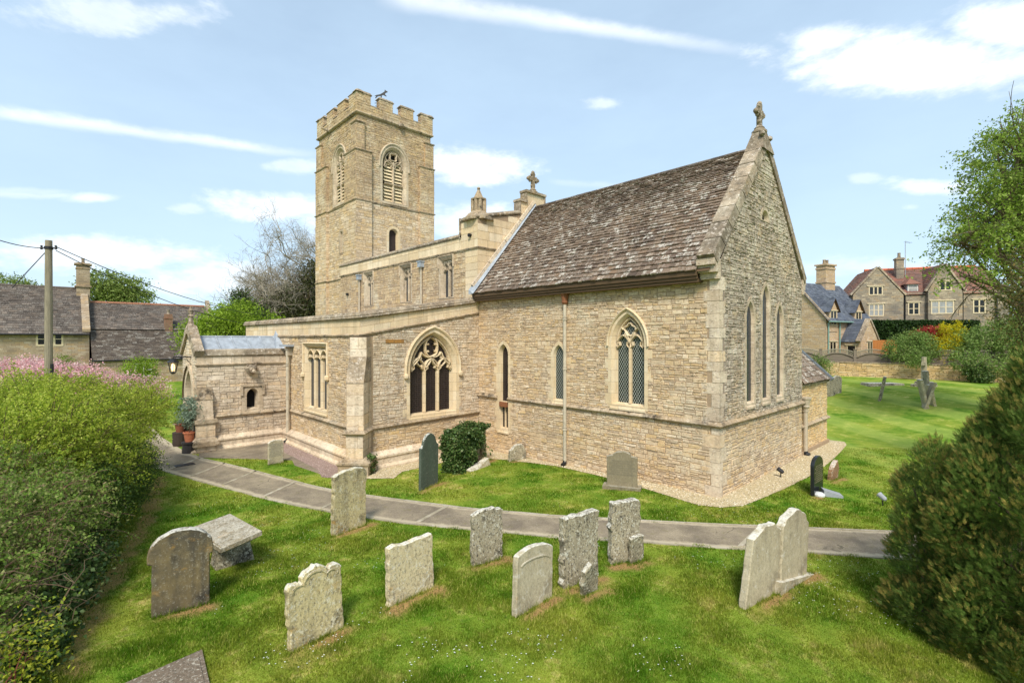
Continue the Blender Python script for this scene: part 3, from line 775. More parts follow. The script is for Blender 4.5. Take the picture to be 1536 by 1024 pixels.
nv.box(-9.8, -9.505, 2.31, 4.19, 9.0, 9.815, 0); nv.box(-9.8, -9.505, 2.69, 3.81, 9.8, 10.275, 0)
panel(nv, west(-21.9), rect(-6.5, -.02, 4.2, 8.1), (), 0); panel(nv, north(6.5), rect(9.5, 21.9, 0, 8.1), (), 0)
panel(nv, west(-9.85), [(-6.5, 7.5), (-.02, 7.5), (-.02, 8.7), (-2.6, 9.3), (-3.9, 9.3), (-6.5, 8.7)], (), 0)
nv.build('nave_wall', [M_MORT, M_RUBT, M_RUBG, M_ASH], church)
nr = MB(); nr.face([(-21.9, .3, 7.7), (-9.8, .3, 7.7), (-9.8, 3.25, 8.35), (-21.9, 3.25, 8.35)]); nr.face([(-21.9, 3.25, 8.35), (-9.8, 3.25, 8.35), (-9.8, 6.4, 7.7), (-21.9, 6.4, 7.7)])
nr.build('nave_roof', M_LEAD, church)
ns = MB()
NST = [(-.02, 0), (.05, .02), (.07, .07), (-.02, .12)]
mould(ns, CL, -21.9, -9.5, 7.53, NST, 1, 1, seg=1.1); mould(ns, NE, .02, 1.7, 7.53, NST, 1, 0, seg=1.0)
ns.split('string_course', M_STR, church)
nc = MB(); NC = [(-.32, 0), (.03, 0), (.07, .05), (.06, .1), (.0, .17), (-.32, .17)]
mould(nc, CL, -21.95, -10.58, 8.1, NC, 1, 0, seg=.9); mould(nc, CL, -10.6, -9.5, 8.72, NC, 0, 1, seg=.9)
fbox(nc, CL, -10.66, -10.58, 8.08, 8.89, -.3, .06)
mould(nc, NE, .02, 2.3, 8.72, NC, 1, 0, dv=.55, seg=.7); mould(nc, NE, 6.5, 4.2, 8.72, NC, 1, 0, dv=.55, seg=.7)
for a, b, zz in ((2.24, 2.72, 9.82), (3.78, 4.26, 9.82), (2.62, 3.88, 10.28)): fbox(nc, NE, a, b, zz, zz + .1, -.34, .08)
for yy, z0, z1 in ((2.27, 9.3, 9.83), (4.18, 9.3, 9.83), (2.65, 9.85, 10.29), (3.8, 9.85, 10.29)): fbox(nc, NE, yy, yy + .06, z0, z1, -.33, .05)
nc.split('parapet_coping', M_COPE, church)
cross_finial('gable_cross', (-9.65, 3.25, 10.42), .9, .66, (0, 1, 0), church, M_COPE)
fl = MB()
for s, y in ((1, EY - .08), ):
    fl.solid([(-9.48, EY - .1, EZ - .02), (-9.2, EY - .1, EZ + .0), (-9.34, RY, RZ + .1), (-9.49, RY, RZ + .12), (-9.48, EY - .1, EZ + .16), (-9.36, EY - .1, EZ + .1), (-9.42, RY, RZ + .2), (-9.49, RY, RZ + .24)],
             [(4, 5, 6, 7), (0, 1, 5, 4), (1, 2, 6, 5), (2, 3, 7, 6)])
fl.build('lead_flashing', M_LEAD, church)
dk = MB(); rake(dk, east(-9.49), -.3, 5.98, 3.15, 9.9, .13, 0, .13, seg=1.2); dk.build('weathering_fillet', M_ASHG, church)
# stair turret spirelet at the nave's corner
tu = MB(); tc = (-9.95, .42, 8.72)
tu.lathe(tc, [(.66, .0), (.66, .1), (.56, .14), (.44, .28), (.3, .38), (.27, .4)], n=8, rot=math.pi / 8)
tu.lathe((tc[0], tc[1], tc[2] + .4), [(.15, 0), (.15, .5)], n=8, mi=1, rot=math.pi / 8)
for k in range(8):
    t = math.pi / 4 * k + math.pi / 8; x, y = tc[0] + .245 * math.cos(t), tc[1] + .245 * math.sin(t); tu.lathe((x, y, tc[2] + .38), [(.085, 0), (.08, .5)], n=4, rot=t)
tu.lathe((tc[0], tc[1], tc[2] + .86), [(.32, 0), (.33, .05), (.2, .1), (.06, .4), (.04, .42), (.07, .45), (.07, .49), (.02, .54)], n=8, rot=math.pi / 8)
tu.build('turret', [M_STR, M_DRESSG], church)
pipe('downpipe', CL, -13.4, 5.5, 7.42, .08, .05, church, M_PIPE, (M_LEAD, 'box'), shoe=False)
pipe('downpipe', CL, -19.4, 5.4, 7.38, .08, .05, church, M_PIPE, (M_LEAD, 'box'), shoe=False)
sp = MB()
for F, u, z in ((CL, -9.95, 8.12), (CL, -20.9, 6.5)): sp.tube([F.p(u, z, -.05), F.p(u, z - .02, .12)], .07, 10)
sp.split('overflow_pipe', M_IRON, church)

# ---- south aisle
AY, AX = -4.93, -9.44
SA = south(AY); EA = east(AX)
def trac_three(T, F, c, hw, v0, vs, va, w0, w1):
    t3 = hw * 2 / 3
    for s in (-1, 1): bar(T, F, [(c + s * t3 / 2, v0), (c + s * t3 / 2, vs + .02)], .1, w0, w1)
    for s in (-1, 0, 1): lighthead(T, F, c + s * t3, t3 / 2, vs - .02, .4, .06, w0, w1)
    H = va - vs
    # two big reticulation arcs crossing at the centre, and the eye above
    for s in (-1, 1):
        bar(T, F, arcpts((c + s * hw * .98, vs + .1), (c + s * hw * .5, vs + H * .5), .1 * s) + arcpts((c + s * hw * .5, vs + H * .5), (c, vs + H * .36), .14 * s), .075, w0, w1)
        bar(T, F, arcpts((c, vs + H * .36), (c + s * t3 * .5, vs + .02), -.1 * s), .075, w0, w1)
        bar(T, F, arcpts((c + s * t3 * .5, vs + .02), (c + s * hw * .74, vs + H * .22), -.1 * s), .05, w0, w1 - .02)
        bar(T, F, arcpts((c, vs + H * .36), (c + s * hw * .3, vs + H * .62), -.22 * s) + arcpts((c + s * hw * .3, vs + H * .62), (c, vs + H * .97), -.2 * s), .07, w0, w1)
        for (a, b) in ((.15, .52), (.15, .74)): bar(T, F, [(c + s * hw * .27, vs + H * b), (c + s * hw * .12, vs + H * (b + .01))], .08, w0, w1 - .03)
        for b in (.36, .3): bar(T, F, [(c + s * hw * .52, vs + H * .48), (c + s * hw * .5, vs + H * b)], .07, w0, w1 - .03)
    bar(T, F, arch(c, hw, v0, vs, va, -.03, bottom=0)[1:-1], .06, w0, w1)
hEA = [window('tracery_window', EA, -2.09, .86, 1.37, 2.92, 4.1, church, (M_DRESS, M_MESH), recess=.26, cham=.14, sur=.12, hood=.26, hoodw=.1, lights=3, trac=trac_three, hood_drop=.16, stops=True)]
def trac_perp(T, F, c, hw, v0, vs, va, w0, w1):
    t3 = hw * 2 / 3
    for s in (-1, 1): bar(T, F, [(c + s * t3 / 2, v0), (c + s * t3 / 2, va)], .12, w0, w1 + .02)
    for s in (-1, 0, 1):
        lighthead(T, F, c + s * t3, t3 / 2, va - .36, .32, .06, w0, w1 + .04)
        for e in (-1, 1): bar(T, F, [(c + s * t3, va - .02), (c + s * t3 + e * t3 * .3, va - .03), (c + s * t3 + e * t3 * .47, va - .25)], .07, w0, w1 + .02)
hSA = [window('square_headed_window', SA, -13.02, .92, 1.4, 3.6, 3.62, church, (M_DRESS, M_LEADED), kind='square', recess=.2, cham=.12, sur=.06, hood=.17, hoodw=.08, hood_drop=1.0, lights=3, trac=trac_perp, label=True, blocks=False)]
ai = MB()
sl = lambda y: 4.13 + (y - AY) * (.9 / 4.93)
panel(ai, SA, rect(-21.9, AX, -.6, 4.13), [h[0] for h in hSA], 0)
course(ai, SA, rect(-21.9, -9.95, .25, 1.0), (), mi=1, **RUB); course(ai, SA, rect(-21.9, -9.95, 1.15, 4.05), [h[1] for h in hSA], mi=1, **RUB)
panel(ai, EA, [(AY, -.6), (0, -.6), (0, sl(0)), (AY, sl(AY))], [h[0] for h in hEA], 0)
course(ai, EA, rect(AY + .45, 0, .28, 1.02), (), mi=1, **RUB); course(ai, EA, [(AY + .45, 1.18), (0, 1.18), (0, sl(0) - .03), (AY + .45, sl(AY) + .06)], [h[1] for h in hEA], mi=4, **RUB)
wall(ai, SA, rect(-21.9, AX, 4.13, 4.62), mi=(0, 3), st=ASH); panel(ai, EA, [(AY, sl(AY)), (0, sl(0)), (0, sl(0) + .38), (AY, sl(AY) + .5)], (), 0)
for r_ in (0, 1):
    u = AY
    while u < -.01:
        L = random.uniform(.5, .85); e = min(u + L, 0.0); e = 0.0 if e > -.3 else e; f = lambda q: .5 - .12 * (q - AY) / 4.93
        z00, z01, z10, z11 = sl(u) + f(u) * r_ / 2, sl(e) + f(e) * r_ / 2, sl(u) + f(u) * (r_ + 1) / 2, sl(e) + f(e) * (r_ + 1) / 2; p = random.uniform(.004, .008)
        ai.solid([EA.p(u + .004, z00 + .004, -.003), EA.p(e - .004, z01 + .004, -.003), EA.p(e - .004, z11 - .004, -.003), EA.p(u + .004, z10 - .004, -.003), EA.p(u + .008, z00 + .008, p), EA.p(e - .008, z01 + .008, p), EA.p(e - .008, z11 - .008, p), EA.p(u + .008, z10 - .008, p)], [(4, 5, 6, 7), (0, 1, 5, 4), (1, 2, 6, 5), (2, 3, 7, 6), (3, 0, 4, 7)], 3)
        u = e
panel(ai, west(-21.9), rect(0, -AY, -.6, 4.62), (), 0)
ai.build('aisle_wall', [M_MORT, M_RUBW, M_RUBG, M_ASH, M_RUBG if False else M_RUBP], church)
ar = MB(); ar.face([(-21.9, AY + .3, 4.45), (-9.7, AY + .3, 4.45), (-9.7, 0, 5.35), (-21.9, 0, 5.35)]); ar.build('aisle_roof', M_LEAD, church)
pl = MB()
PLP = [(-.02, -.9), (.2, -.9), (.2, .06), (.24, .1), (.24, .16), (.1, .26), (-.02, .3)]
for F, a, b, m0, m1, dv in ((SA, -16.1, AX, 0, 1, 0), (EA, AY, -.02, 1, 0, .08)): mould(pl, F, a, b, .0, PLP, m0, m1, dv=dv, seg=.95)
for F, a, b, m0, m1 in ((SA, -16.1, AX, 0, 1), (EA, AY, -.02, 1, 0)): mould(pl, F, a, b, -.9, [(-.02, -.2), (.27, -.2), (.27, .72), (.2, .8), (-.02, .8)], m0, m1)
pl.split('plinth', M_ASHG, church)
as_ = MB()
mould(as_, SA, -16.1, AX, 1.0, CST, 0, 1, seg=.9); mould(as_, EA, AY, -.02, 1.0, CST, 1, 0, dv=.12, seg=.8)
mould(as_, SA, -21.9, AX, 4.05, NST, 1, 1, seg=1.2); mould(as_, EA, AY, -.02, 4.05, NST, 1, 0, dv=.9, seg=.9)
as_.split('string_course', M_STR, church)
ac = MB(); AC = [(-.32, 0), (.04, 0), (.1, .06), (.07, .1), (.08, .13), (.02, .24), (-.32, .25)]
mould(ac, SA, -21.95, AX, 4.62, AC, 1, 1, seg=.9); mould(ac, EA, AY, -.02, 4.62, AC, 1, 0, dv=.76, seg=.8)
ac.split('parapet_coping', M_COPE, church)
os_ = MB(); u = -4.02
for L in (.3, .38): fbox(os_, EA, u, u + L, 3.86, 3.98, -.01, .022); u += L + .015
os_.split('lichened_stone', stone('orange lichened stone', [(196, 140, 64), (176, 124, 56)], lichen=(.2, (214, 190, 140)), bumpS=.8), church, .001)
# diagonal buttress
DB = Fr((AX, AY, 0), (1, 1, 0), (1, -1, 0)); bt = MB()
W2 = .27
def dbut(w, z0, z1, ztop=None, dw=None):
    """a stage from w=-.3 to w; the top slopes back to dw at ztop"""
    for s, F in ((0, Fr(DB.p(0, 0, w), DB.U, DB.N)),):
        wall(bt, F, rect(-W2, W2, z0, z1), mi=(0, 1), st=dict(ASH, l=(.3, .5)))
    wall(bt, Fr(DB.p(W2, 0, 0), -DB.N, DB.U), rect(-w, .3, z0, z1), mi=(0, 1), st=dict(ASH, l=(.3, .5)))
    wall(bt, Fr(DB.p(-W2, 0, 0), DB.N, -DB.U), rect(-.3, w, z0, z1), mi=(0, 1), st=dict(ASH, l=(.3, .5)))
    if ztop:
        n = 3
        for k in range(n):
            a, b = k / n, (k + 1) / n; za, zb = z1 + (ztop - z1) * a, z1 + (ztop - z1) * b; wa, wb = w + (dw - w) * a, w + (dw - w) * b
            bt.solid([DB.p(-W2 - .01, za, -.3), DB.p(W2 + .01, za, -.3), DB.p(W2 + .01, za, wa + .03), DB.p(-W2 - .01, za, wa + .03), DB.p(-W2 - .01, zb, -.3), DB.p(W2 + .01, zb, -.3), DB.p(W2 + .01, zb, wb + .03), DB.p(-W2 - .01, zb, wb + .03)],
                     [(4, 7, 6, 5), (0, 4, 5, 1), (1, 5, 6, 2), (2, 6, 7, 3), (3, 7, 4, 0)], 2)
dbut(.5, -.6, 1.0); dbut(.45, 1.0, 2.62, 3.42, .16); dbut(.16, 3.42, 4.05)
bt.build('buttress', [M_MORT, M_ASHG, M_COPE], church)
bs = MB()
for z0, pr in ((1.0, CST), (0.0, PLP)):
    e = .51 if z0 else .44
    Fs = Fr(DB.p(0, 0, e), DB.U, DB.N); mould(bs, Fs, -W2, W2, z0, pr, 1, 1)
    mould(bs, Fr(DB.p(W2, 0, 0), -DB.N, DB.U), -e, .2, z0, pr, 1, 0); mould(bs, Fr(DB.p(-W2, 0, 0), DB.N, -DB.U), -.2, e, z0, pr, 0, 1)
bs.split('buttress_moulding', M_STR, church)
pipe('downpipe', SA, -15.5, -.1, 3.55, .16, .065, church, M_PIPEP, (M_PIPE, 'box'), collars=(1.55, 2.9))
lh = MB(); fbox(lh, SA, -16.1, -15.2, 3.68, 3.76, .0, .3); lh.build('lead_spout', M_LEAD, church)

# ---- porch
PX_, PY_, PW = -16.16, -8.16, 2.5
EP = east(PX_); SP = south(PY_); pc = PX_ - PW / 2
hP = [window('porch_window', EP, -6.22, .15, 1.24, 1.75, 1.95, church, (M_DRESSG, M_VOID), recess=.3, cham=.07, sur=.18, hood=None, blocks=False)]
hm = MB()
for a, b, z0, z1 in ((-6.68, -5.78, 2.1, 2.2), (-6.68, -6.58, 1.75, 2.1), (-5.88, -5.78, 1.75, 2.1)): fbox(hm, EP, a, b, z0, z1, 0, .07)
hm.build('hood_mould', M_DRESSG, church)
po = MB()
wall(po, EP, rect(PY_, AY, -.6, 3.0), [hP[0][0]], [hP[0][1]], mi=(0, 1), st=dict(RUB, h=(.1, .19), l=(.2, .5)))
wall(po, EP, rect(PY_, AY, 3.0, 3.32), mi=(0, 2), st=ASH)
do = arch(pc, .72, -.6, 1.75, 2.75, 0, bottom=0); door = arch(pc, .72, -.6, 1.75, 2.75, .25, bottom=0)
sg = [(pc - PW / 2, -.6), (pc + PW / 2, -.6), (pc + PW / 2, 3.3), (pc, 4.35), (pc - PW / 2, 3.3)]
wall(po, SP, sg, [do], [door], mi=(0, 1)); wall(po, west(PX_ - PW), rect(-AY, -PY_, -.6, 3.3), mi=(0, 1))
po.build('porch_wall', [M_MORTG, M_RUBP, M_ASHG], church)
pd = MB(); ring(pd, SP, arch(pc, .72, -.6, 1.75, 2.75, .24, bottom=0), .02, do, .02); ring(pd, SP, do, .02, arch(pc, .72, -.6, 1.75, 2.75, -.12, bottom=0), -.3)
ring(pd, SP, arch(pc, .72, 1.6, 1.75, 2.75, .2, bottom=0), .09, arch(pc, .72, 1.6, 1.75, 2.75, .3, bottom=0), .06); ring(pd, SP, arch(pc, .72, 1.6, 1.75, 2.75, .3, bottom=0), .06, arch(pc, .72, 1.6, 1.75, 2.75, .3, bottom=0), .0)
pd.build('porch_arch', M_DRESSG, church)
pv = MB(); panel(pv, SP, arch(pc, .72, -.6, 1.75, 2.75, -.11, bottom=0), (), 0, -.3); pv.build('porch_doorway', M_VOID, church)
pr_ = MB(); zr = 4.08
pr_.face([(PX_ - .15, PY_ + .1, 3.4), (PX_ - .15, AY, 3.4), (pc, AY, zr), (pc, PY_ + .1, zr)]); pr_.face([(pc, PY_ + .1, zr), (pc, AY, zr), (PX_ - PW + .15, AY, 3.4), (PX_ - PW + .15, PY_ + .1, 3.4)])
for i in range(6):
    y = PY_ + .35 + i * .55; pr_.tube([(PX_ - .1, y, 3.43), (pc, y, zr + .03)], .025, 6)
pr_.tube([(pc, PY_, zr), (pc, AY, zr)], .05, 8)
pr_.solid([(PX_ - .1, AY - .35, 3.42), (PX_ - .1, AY, 3.42), (pc, AY, zr + .02), (pc, AY - .1, zr + .02), (PX_ - .1, AY - .02, 3.6), (PX_ - .1, AY, 3.6), (pc, AY, zr + .28), (pc, AY - .02, zr + .28)], [(0, 4, 7, 3), (0, 1, 5, 4), (4, 5, 6, 7), (3, 7, 6, 2)])
pr_.build('porch_roof', M_LEAD, church)
ps = MB()
mould(ps, EP, PY_, AY - .1, 1.0 - .04, CST, 1, 0, seg=.9); mould(ps, EP, PY_, AY, 2.95, NST, 1, 0, seg=1.1); ps.split('string_course', M_STR, church)
pp = MB(); mould(pp, EP, PY_, AY - .2, .0, [(-.02, -.9), (.14, -.9), (.14, .06), (.18, .1), (.18, .16), (.08, .26), (-.02, .3)], 1, 0, seg=.9); mould(pp, EP, PY_, AY - .2, -.9, [(-.02, -.2), (.22, -.2), (.22, .7), (.14, .8), (-.02, .8)], 1, 0); pp.split('plinth', M_ASHG, church)
pc_ = MB(); mould(pc_, EP, PY_, AY, 3.32, [(-.28, 0), (.03, 0), (.07, .05), (.03, .24), (-.05, .28), (-.28, .28)], 1, 0, seg=.8)
rake(pc_, SP, pc + PW / 2 + .1, 3.42, pc, 4.4, .16, -.25, .1, seg=.7, under=.1); rake(pc_, SP, pc - PW / 2 - .1, 3.42, pc, 4.4, .16, -.25, .1, seg=.7, under=.1)
pc_.split('parapet_coping', M_COPE, church)
pf = MB(); pf.lathe((pc, PY_ + .05, 4.3), [(.26, -.1), (.2, .12), (.11, .3), (.07, .55), (.11, .6), (.06, .66), (.1, .76), (.12, .82), (.05, .9), (.03, .98)], n=6); pf.build('finial', M_COPE, church)
pb = MB()
cbox(pb, PX_ - .3, PX_ + .24, PY_ - .04, PY_ + .58, -.6, .9, st=ASH, mi=(0, 1)); 
def taper(z0, z1, lo, hi, mi=1):
    q = lambda r, z: [(PX_ + r[0], PY_ + r[2], z), (PX_ + r[1], PY_ + r[2], z), (PX_ + r[1], PY_ + r[3], z), (PX_ + r[0], PY_ + r[3], z)]
    pb.hexa(q(lo, z0), q(hi, z1), mi)
taper(.97, 1.7, (-.28, .19, -.02, .53), (-.28, .15, -.02, .5)); taper(1.7, 2.15, (-.28, .17, -.025, .52), (-.28, .03, -.02, .5), 2)
for x1, y0, y1, z0, z1 in ((.3, -.1, .64, .82, .97), (.35, -.15, .69, -.02, .14), (.33, -.13, .67, -.6, -.2)): pb.box(PX_ - .36, PX_ + x1, PY_ + y0, PY_ + y1, z0, z1, 2)
taper(.14, .26, (-.34, .34, -.14, .68), (-.34, .26, -.06, .6), 2)
pb.build('buttress', [M_MORTG, M_ASHG, M_STR], church)
gg = MB()
gg.lathe(EP.p(-6.3, 2.82, .08), [(.12, -.22), (.2, -.1), (.24, .02), (.17, .12)], n=9); gg.tube([EP.p(-6.3, 2.82, .05), EP.p(-6.3, 2.74, .42)], [.16, .1], 8); gg.tube([EP.p(-6.3, 2.75, .4), EP.p(-6.3, 2.72, .52)], .055, 8, 1)
for s in (-1, 1): gg.tube([EP.p(-6.3 + s * .1, 2.9, .15), EP.p(-6.3 + s * .17, 2.97, .2)], [.06, .03], 6)
gg.split('gargoyle', [M_COPE, M_ASHG], church)
pq = MB(); fbox(pq, south(PY_ - .05), PX_ - .15, PX_ + .1, .45, .75, 0, .02); pq.build('wall_plaque', M_IRON, church)

# ---- tower
TX, TXW, TY, TYN, TZ = -21.24, -26.7, .72, 5.72, 16.95
ET = east(TX); ST = south(TY)
def louvres(T, F, c, hw, v0, vs, va, w0, w1):
    pass
def trac_bel(T, F, c, hw, v0, vs, va, w0, w1):
    bar(T, F, [(c, v0), (c, vs + .25)], .12, w0, w1 + .05); zt = v0 + (vs - v0) * .5
    bar(T, F, [(c - hw, zt), (c + hw, zt)], .12, w0, w1 + .04)
    for s in (-1, 1): lighthead(T, F, c + s * hw / 2, hw / 2, vs - .12, .42, .09, w0, w1 + .03)
    bar(T, F, foil((c, vs + .55), .27, 4, .3, math.pi / 4), .09, w0, w1 + .03)
    for s in (-1, 1): bar(T, F, arcpts((c, vs + .1), (c + s * hw * .9, vs + .45), -.18 * s), .08, w0, w1 + .02)
    bar(T, F, arch(c, hw, v0, vs, va, -.03, kind='round', bottom=0)[1:-1], .08, w0, w1)
hT = {}
for F, c in ((ET, 3.12), (ST, -23.6)):
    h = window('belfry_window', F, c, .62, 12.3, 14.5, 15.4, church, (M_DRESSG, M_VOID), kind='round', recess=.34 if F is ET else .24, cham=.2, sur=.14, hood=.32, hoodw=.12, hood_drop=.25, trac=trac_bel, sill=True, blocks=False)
    hT[F] = [h]
    L = MB(); z = 12.36
    while z < 14.75:
        if abs(z - 13.4) > .1:
            for s in (-1, 1):
                u0, u1 = sorted((c + s * .05, c + s * .61))
                e = 0 if F is ET else .08; L.solid([F.p(u0, z, -.2 + e), F.p(u1, z, -.2 + e), F.p(u1, z + .17, -.33 + e), F.p(u0, z + .17, -.33 + e), F.p(u0, z - .03, -.2 + e), F.p(u1, z - .03, -.2 + e), F.p(u1, z + .14, -.33 + e), F.p(u0, z + .14, -.33 + e)], [(0, 1, 2, 3), (4, 5, 1, 0)])
        z += .2
    L.build('louvres', M_LOUV, church)
h = window('tower_doorway', ET, 3.05, .26, 9.2, 10.35, 10.62, church, (M_DRESS, M_DOOR), kind='round', recess=.22, cham=.05, sur=.16, sill=False, blocks=False); hT[ET].append(h)
h = window('slit_window', ST, -23.35, .1, 9.25, 10.4, 10.42, church, (M_DRESSG, M_DRESSG), kind='square', recess=.2, cham=.08, sur=.08, sill=False, blocks=False); hT[ST].append(h)
tw = MB()
for F, a, b in ((ET, TY, TYN), (ST, TXW, TX)):
    panel(tw, F, rect(a, b, -.5, TZ), [h[0] for h in hT[F]], 0)
    sh = [h[1] for h in hT[F]]
    course(tw, F, rect(a, b, 4.5, 11.95), sh, mi=2, h=(.09, .2), l=(.16, .48), patch=(1., .5), jit=.014); course(tw, F, rect(a, b, 12.05, TZ - .02), sh, mi=1, h=(.08, .17), l=(.12, .4), jit=.016, pr=(.004, .022), patch=(.8, .4))
panel(tw, north(TYN), rect(-TX, -TXW, -.5, TZ), (), 0); panel(tw, west(TXW), rect(-TYN, -TY, -.5, TZ), (), 0)
RT_ = dict(h=(.12, .24), l=(.2, .5), patch=(.8, .6))
BX, BY = TX + .17, TY - .17        # outer faces of the clasping buttresses
for (x0, x1, y0, y1) in ((-22.6, BX, BY, 1.55), (TXW - .17, -25.2, BY, 1.55), (-22.6, BX, 4.84, TYN + .17)):
    cbox(tw, x0, x1, y0, y1, 4.0 if y0 < 2 else 6, 12.0, st=RT_, mi=(0, 2), top=False); cbox(tw, x0, x1, y0, y1, 12.0, 14.85, st=RT_, mi=(0, 1))
for (x0, x1, y0, y1) in ((-21.75, BX - .03, BY + .03, 1.1), (TXW - .14, -26.1, BY + .03, 1.1), (-21.75, BX - .03, 5.24, TYN + .14)): cbox(tw, x0, x1, y0, y1, 14.86, 16.42, st=RT_, mi=(0, 1))
# parapet with merlons
PO = .1
x0, x1, y0, y1 = TXW - PO, TX + PO, TY - PO, TYN + PO
for F, a, b in ((south(y0), x0, x1), (east(x1), y0, y1)):
    wall(tw, F, rect(a, b, TZ + .1, 17.55), mi=(0, 1), st=dict(h=(.12, .2), l=(.2, .45)))
for F, a, b in ((north(y1), -x1, -x0), (west(x0), -y1, -y0)): panel(tw, F, rect(a, b, TZ + .1, 17.55), (), 0)
for F, a, b in ((Fr((0, y0 + .35, 0), (-1, 0, 0), (0, 1, 0)), -x1, -x0), (Fr((x1 - .35, 0, 0), (0, -1, 0), (-1, 0, 0)), -y1, -y0), (Fr((0, y1 - .35, 0), (1, 0, 0), (0, -1, 0)), x0, x1), (Fr((x0 + .35, 0, 0), (0, 1, 0), (1, 0, 0)), y0, y1)):
    panel(tw, F, rect(a, b, TZ, 17.55), (), 0)
tw.build('tower_wall', [M_MORT, M_RUBT, M_RUBO if False else M_RUBW], church)
me_ = MB(); mc = MB()
def merlons(lo, hi, n, w, fn):
    step = (hi - lo - w) / (n - 1)
    for k in range(n):
        a = lo + k * step; fn(a, a + w, 17.55, 18.18); fn(a - .05, a + w + .05, None, None)
        if k < n - 1: fn(a + w, a + step, None, 'sill')
def mk(xf):
    def fn(a, b, z0, z1):
        X0, X1, Y0, Y1 = xf(a, b)
        if z0 is not None: cbox(me_, X0, X1, Y0, Y1, z0, z1, st=dict(h=(.12, .2), l=(.2, .4)), mi=(0, 1), top=False)
        elif z1 == 'sill':
            mc.solid([(X0, Y0 - .04, 17.55), (X1, Y0 - .04, 17.55), (X1, Y1 + .04, 17.55), (X0, Y1 + .04, 17.55), (X0, Y0, 17.63), (X1, Y0, 17.63), (X1, Y1, 17.63), (X0, Y1, 17.63)], [(4, 5, 6, 7), (0, 1, 5, 4), (1, 2, 6, 5), (2, 3, 7, 6), (3, 0, 4, 7)])
        else:
            mc.solid([(X0 - .04, Y0 - .04, 18.18), (X1 + .04, Y0 - .04, 18.18), (X1 + .04, Y1 + .04, 18.18), (X0 - .04, Y1 + .04, 18.18), (X0 + .04, Y0 + .06, 18.32), (X1 - .04, Y0 + .06, 18.32), (X1 - .04, Y1 - .06, 18.32), (X0 + .04, Y1 - .06, 18.32)], [(3, 2, 1, 0), (4, 5, 6, 7), (0, 1, 5, 4), (1, 2, 6, 5), (2, 3, 7, 6), (3, 0, 4, 7)])
    return fn
for X0, X1 in ((x1 - .35, x1), (x0, x0 + .35)): merlons(y0, y1, 4, .88, mk(lambda a, b, X0=X0, X1=X1: (X0, X1, a, b)))
for Y0, Y1 in ((y0 + .002, y0 + .35), (y1 - .35, y1 - .002)): merlons(x0 + .002, x1 - .002, 4, 1.0, mk(lambda a, b, Y0=Y0, Y1=Y1: (a, b, Y0, Y1)))
me_.split('merlon', [M_MORT, M_RUBT], church); mc.split('battlement_coping', M_COPE, church)
ts = MB()
def band(e, z, prof, xa=TXW, xb=TX, ya=TY, yb=TYN):
    for F, a, b in ((south(ya - e), xa - e, xb + e), (east(xb + e), ya - e, yb + e), (north(yb + e), -xb - e, -xa + e), (west(xa - e), -yb - e, -ya + e)): mould(ts, F, a, b, z, prof, 1, 1)
band(.0, TZ - .02, [(-.02, 0), (.08, .02), (.15, .08), (.15, .12), (.09, .2), (-.02, .2)])
band(0, 11.94, NST)
for (a, b, c, d) in ((-22.6, BX, BY, 1.55), (TXW - .17, -25.2, BY, 1.55), (-22.6, BX, 4.84, TYN + .17)): band(0, 11.93, NST, a, b, c, d); band(0, 14.8, NST, a, b, c, d)
for (a, b, c, d) in ((-21.75, BX - .03, BY + .03, 1.1), (TXW - .14, -26.1, BY + .03, 1.1), (-21.75, BX - .03, 5.24, TYN + .14)): band(0, 16.4, NST, a, b, c, d)
band(0, 7.56, NST); band(0, 7.55, NST, TXW - .17, -25.2, BY, 1.55)
ts.split('string_course', M_STR, church)
tr_ = MB(); tr_.box(TXW, TX, TY, TYN, 16.9, 17.1); tr_.lathe(((TXW + TX) / 2, 3.2, 17.1), [(2.2, 0), (.35, .95), (.25, 1.0)], n=4, rot=math.pi / 4); tr_.build('tower_roof', M_LEAD, church)
gt = MB()
gt.tube([ST.p(-24.9, 17.0, .0), ST.p(-25.0, 17.12, .55)], [.1, .06], 7); gt.lathe(ET.p(3.5, 17.0, .14), [(.06, -.14), (.17, -.06), (.17, .08), (.08, .14)], n=8); gt.split('gargoyle', M_COPE, church)
wv = MB(); vx, vy = -23.4, 3.4
wv.tube([(vx, vy, 17.8), (vx, vy, 19.75)], .035, 6)
for dx, dy in ((.4, 0), (0, .4)): wv.tube([(vx - dx, vy - dy, 18.85), (vx + dx, vy + dy, 18.85)], .02, 5)
AV = Vector((.55, .83, 0)); bv = lambda u, z: Vector((vx, vy, 0)) + AV * u * .68 + Vector((0, 0, 19.5 + (z - 19.5) * .68))
hound = [(-.6, 19.62), (-.45, 19.72), (-.1, 19.82), (.1, 19.95), (.3, 20.1), (.34, 20.3), (.42, 20.22), (.6, 20.12), (.55, 20.05), (.42, 20.02), (.34, 19.85), (.5, 19.7), (.45, 19.66), (.2, 19.78), (-.05, 19.68), (-.3, 19.62), (-.5, 19.42), (-.56, 19.44), (-.44, 19.62)]
i0 = len(wv.v); pts = [bv(u, z) for u, z in hound]; nb = AV.cross(Vector((0, 0, 1))) * .02
tri = tessellate_polygon([[Vector((u, z, 0)) for u, z in hound]])
wv.solid([p + nb for p in pts] + [p - nb for p in pts], [tuple(t) for t in tri] + [tuple(i + len(pts) for i in t[::-1]) for t in tri] + [(k, (k + 1) % len(pts), len(pts) + (k + 1) % len(pts), len(pts) + k) for k in range(len(pts))])
wv.tube([bv(-.6, 18.95), bv(.2, 19.0)], .02, 5); wv.build('weather_vane', M_IRON, church)
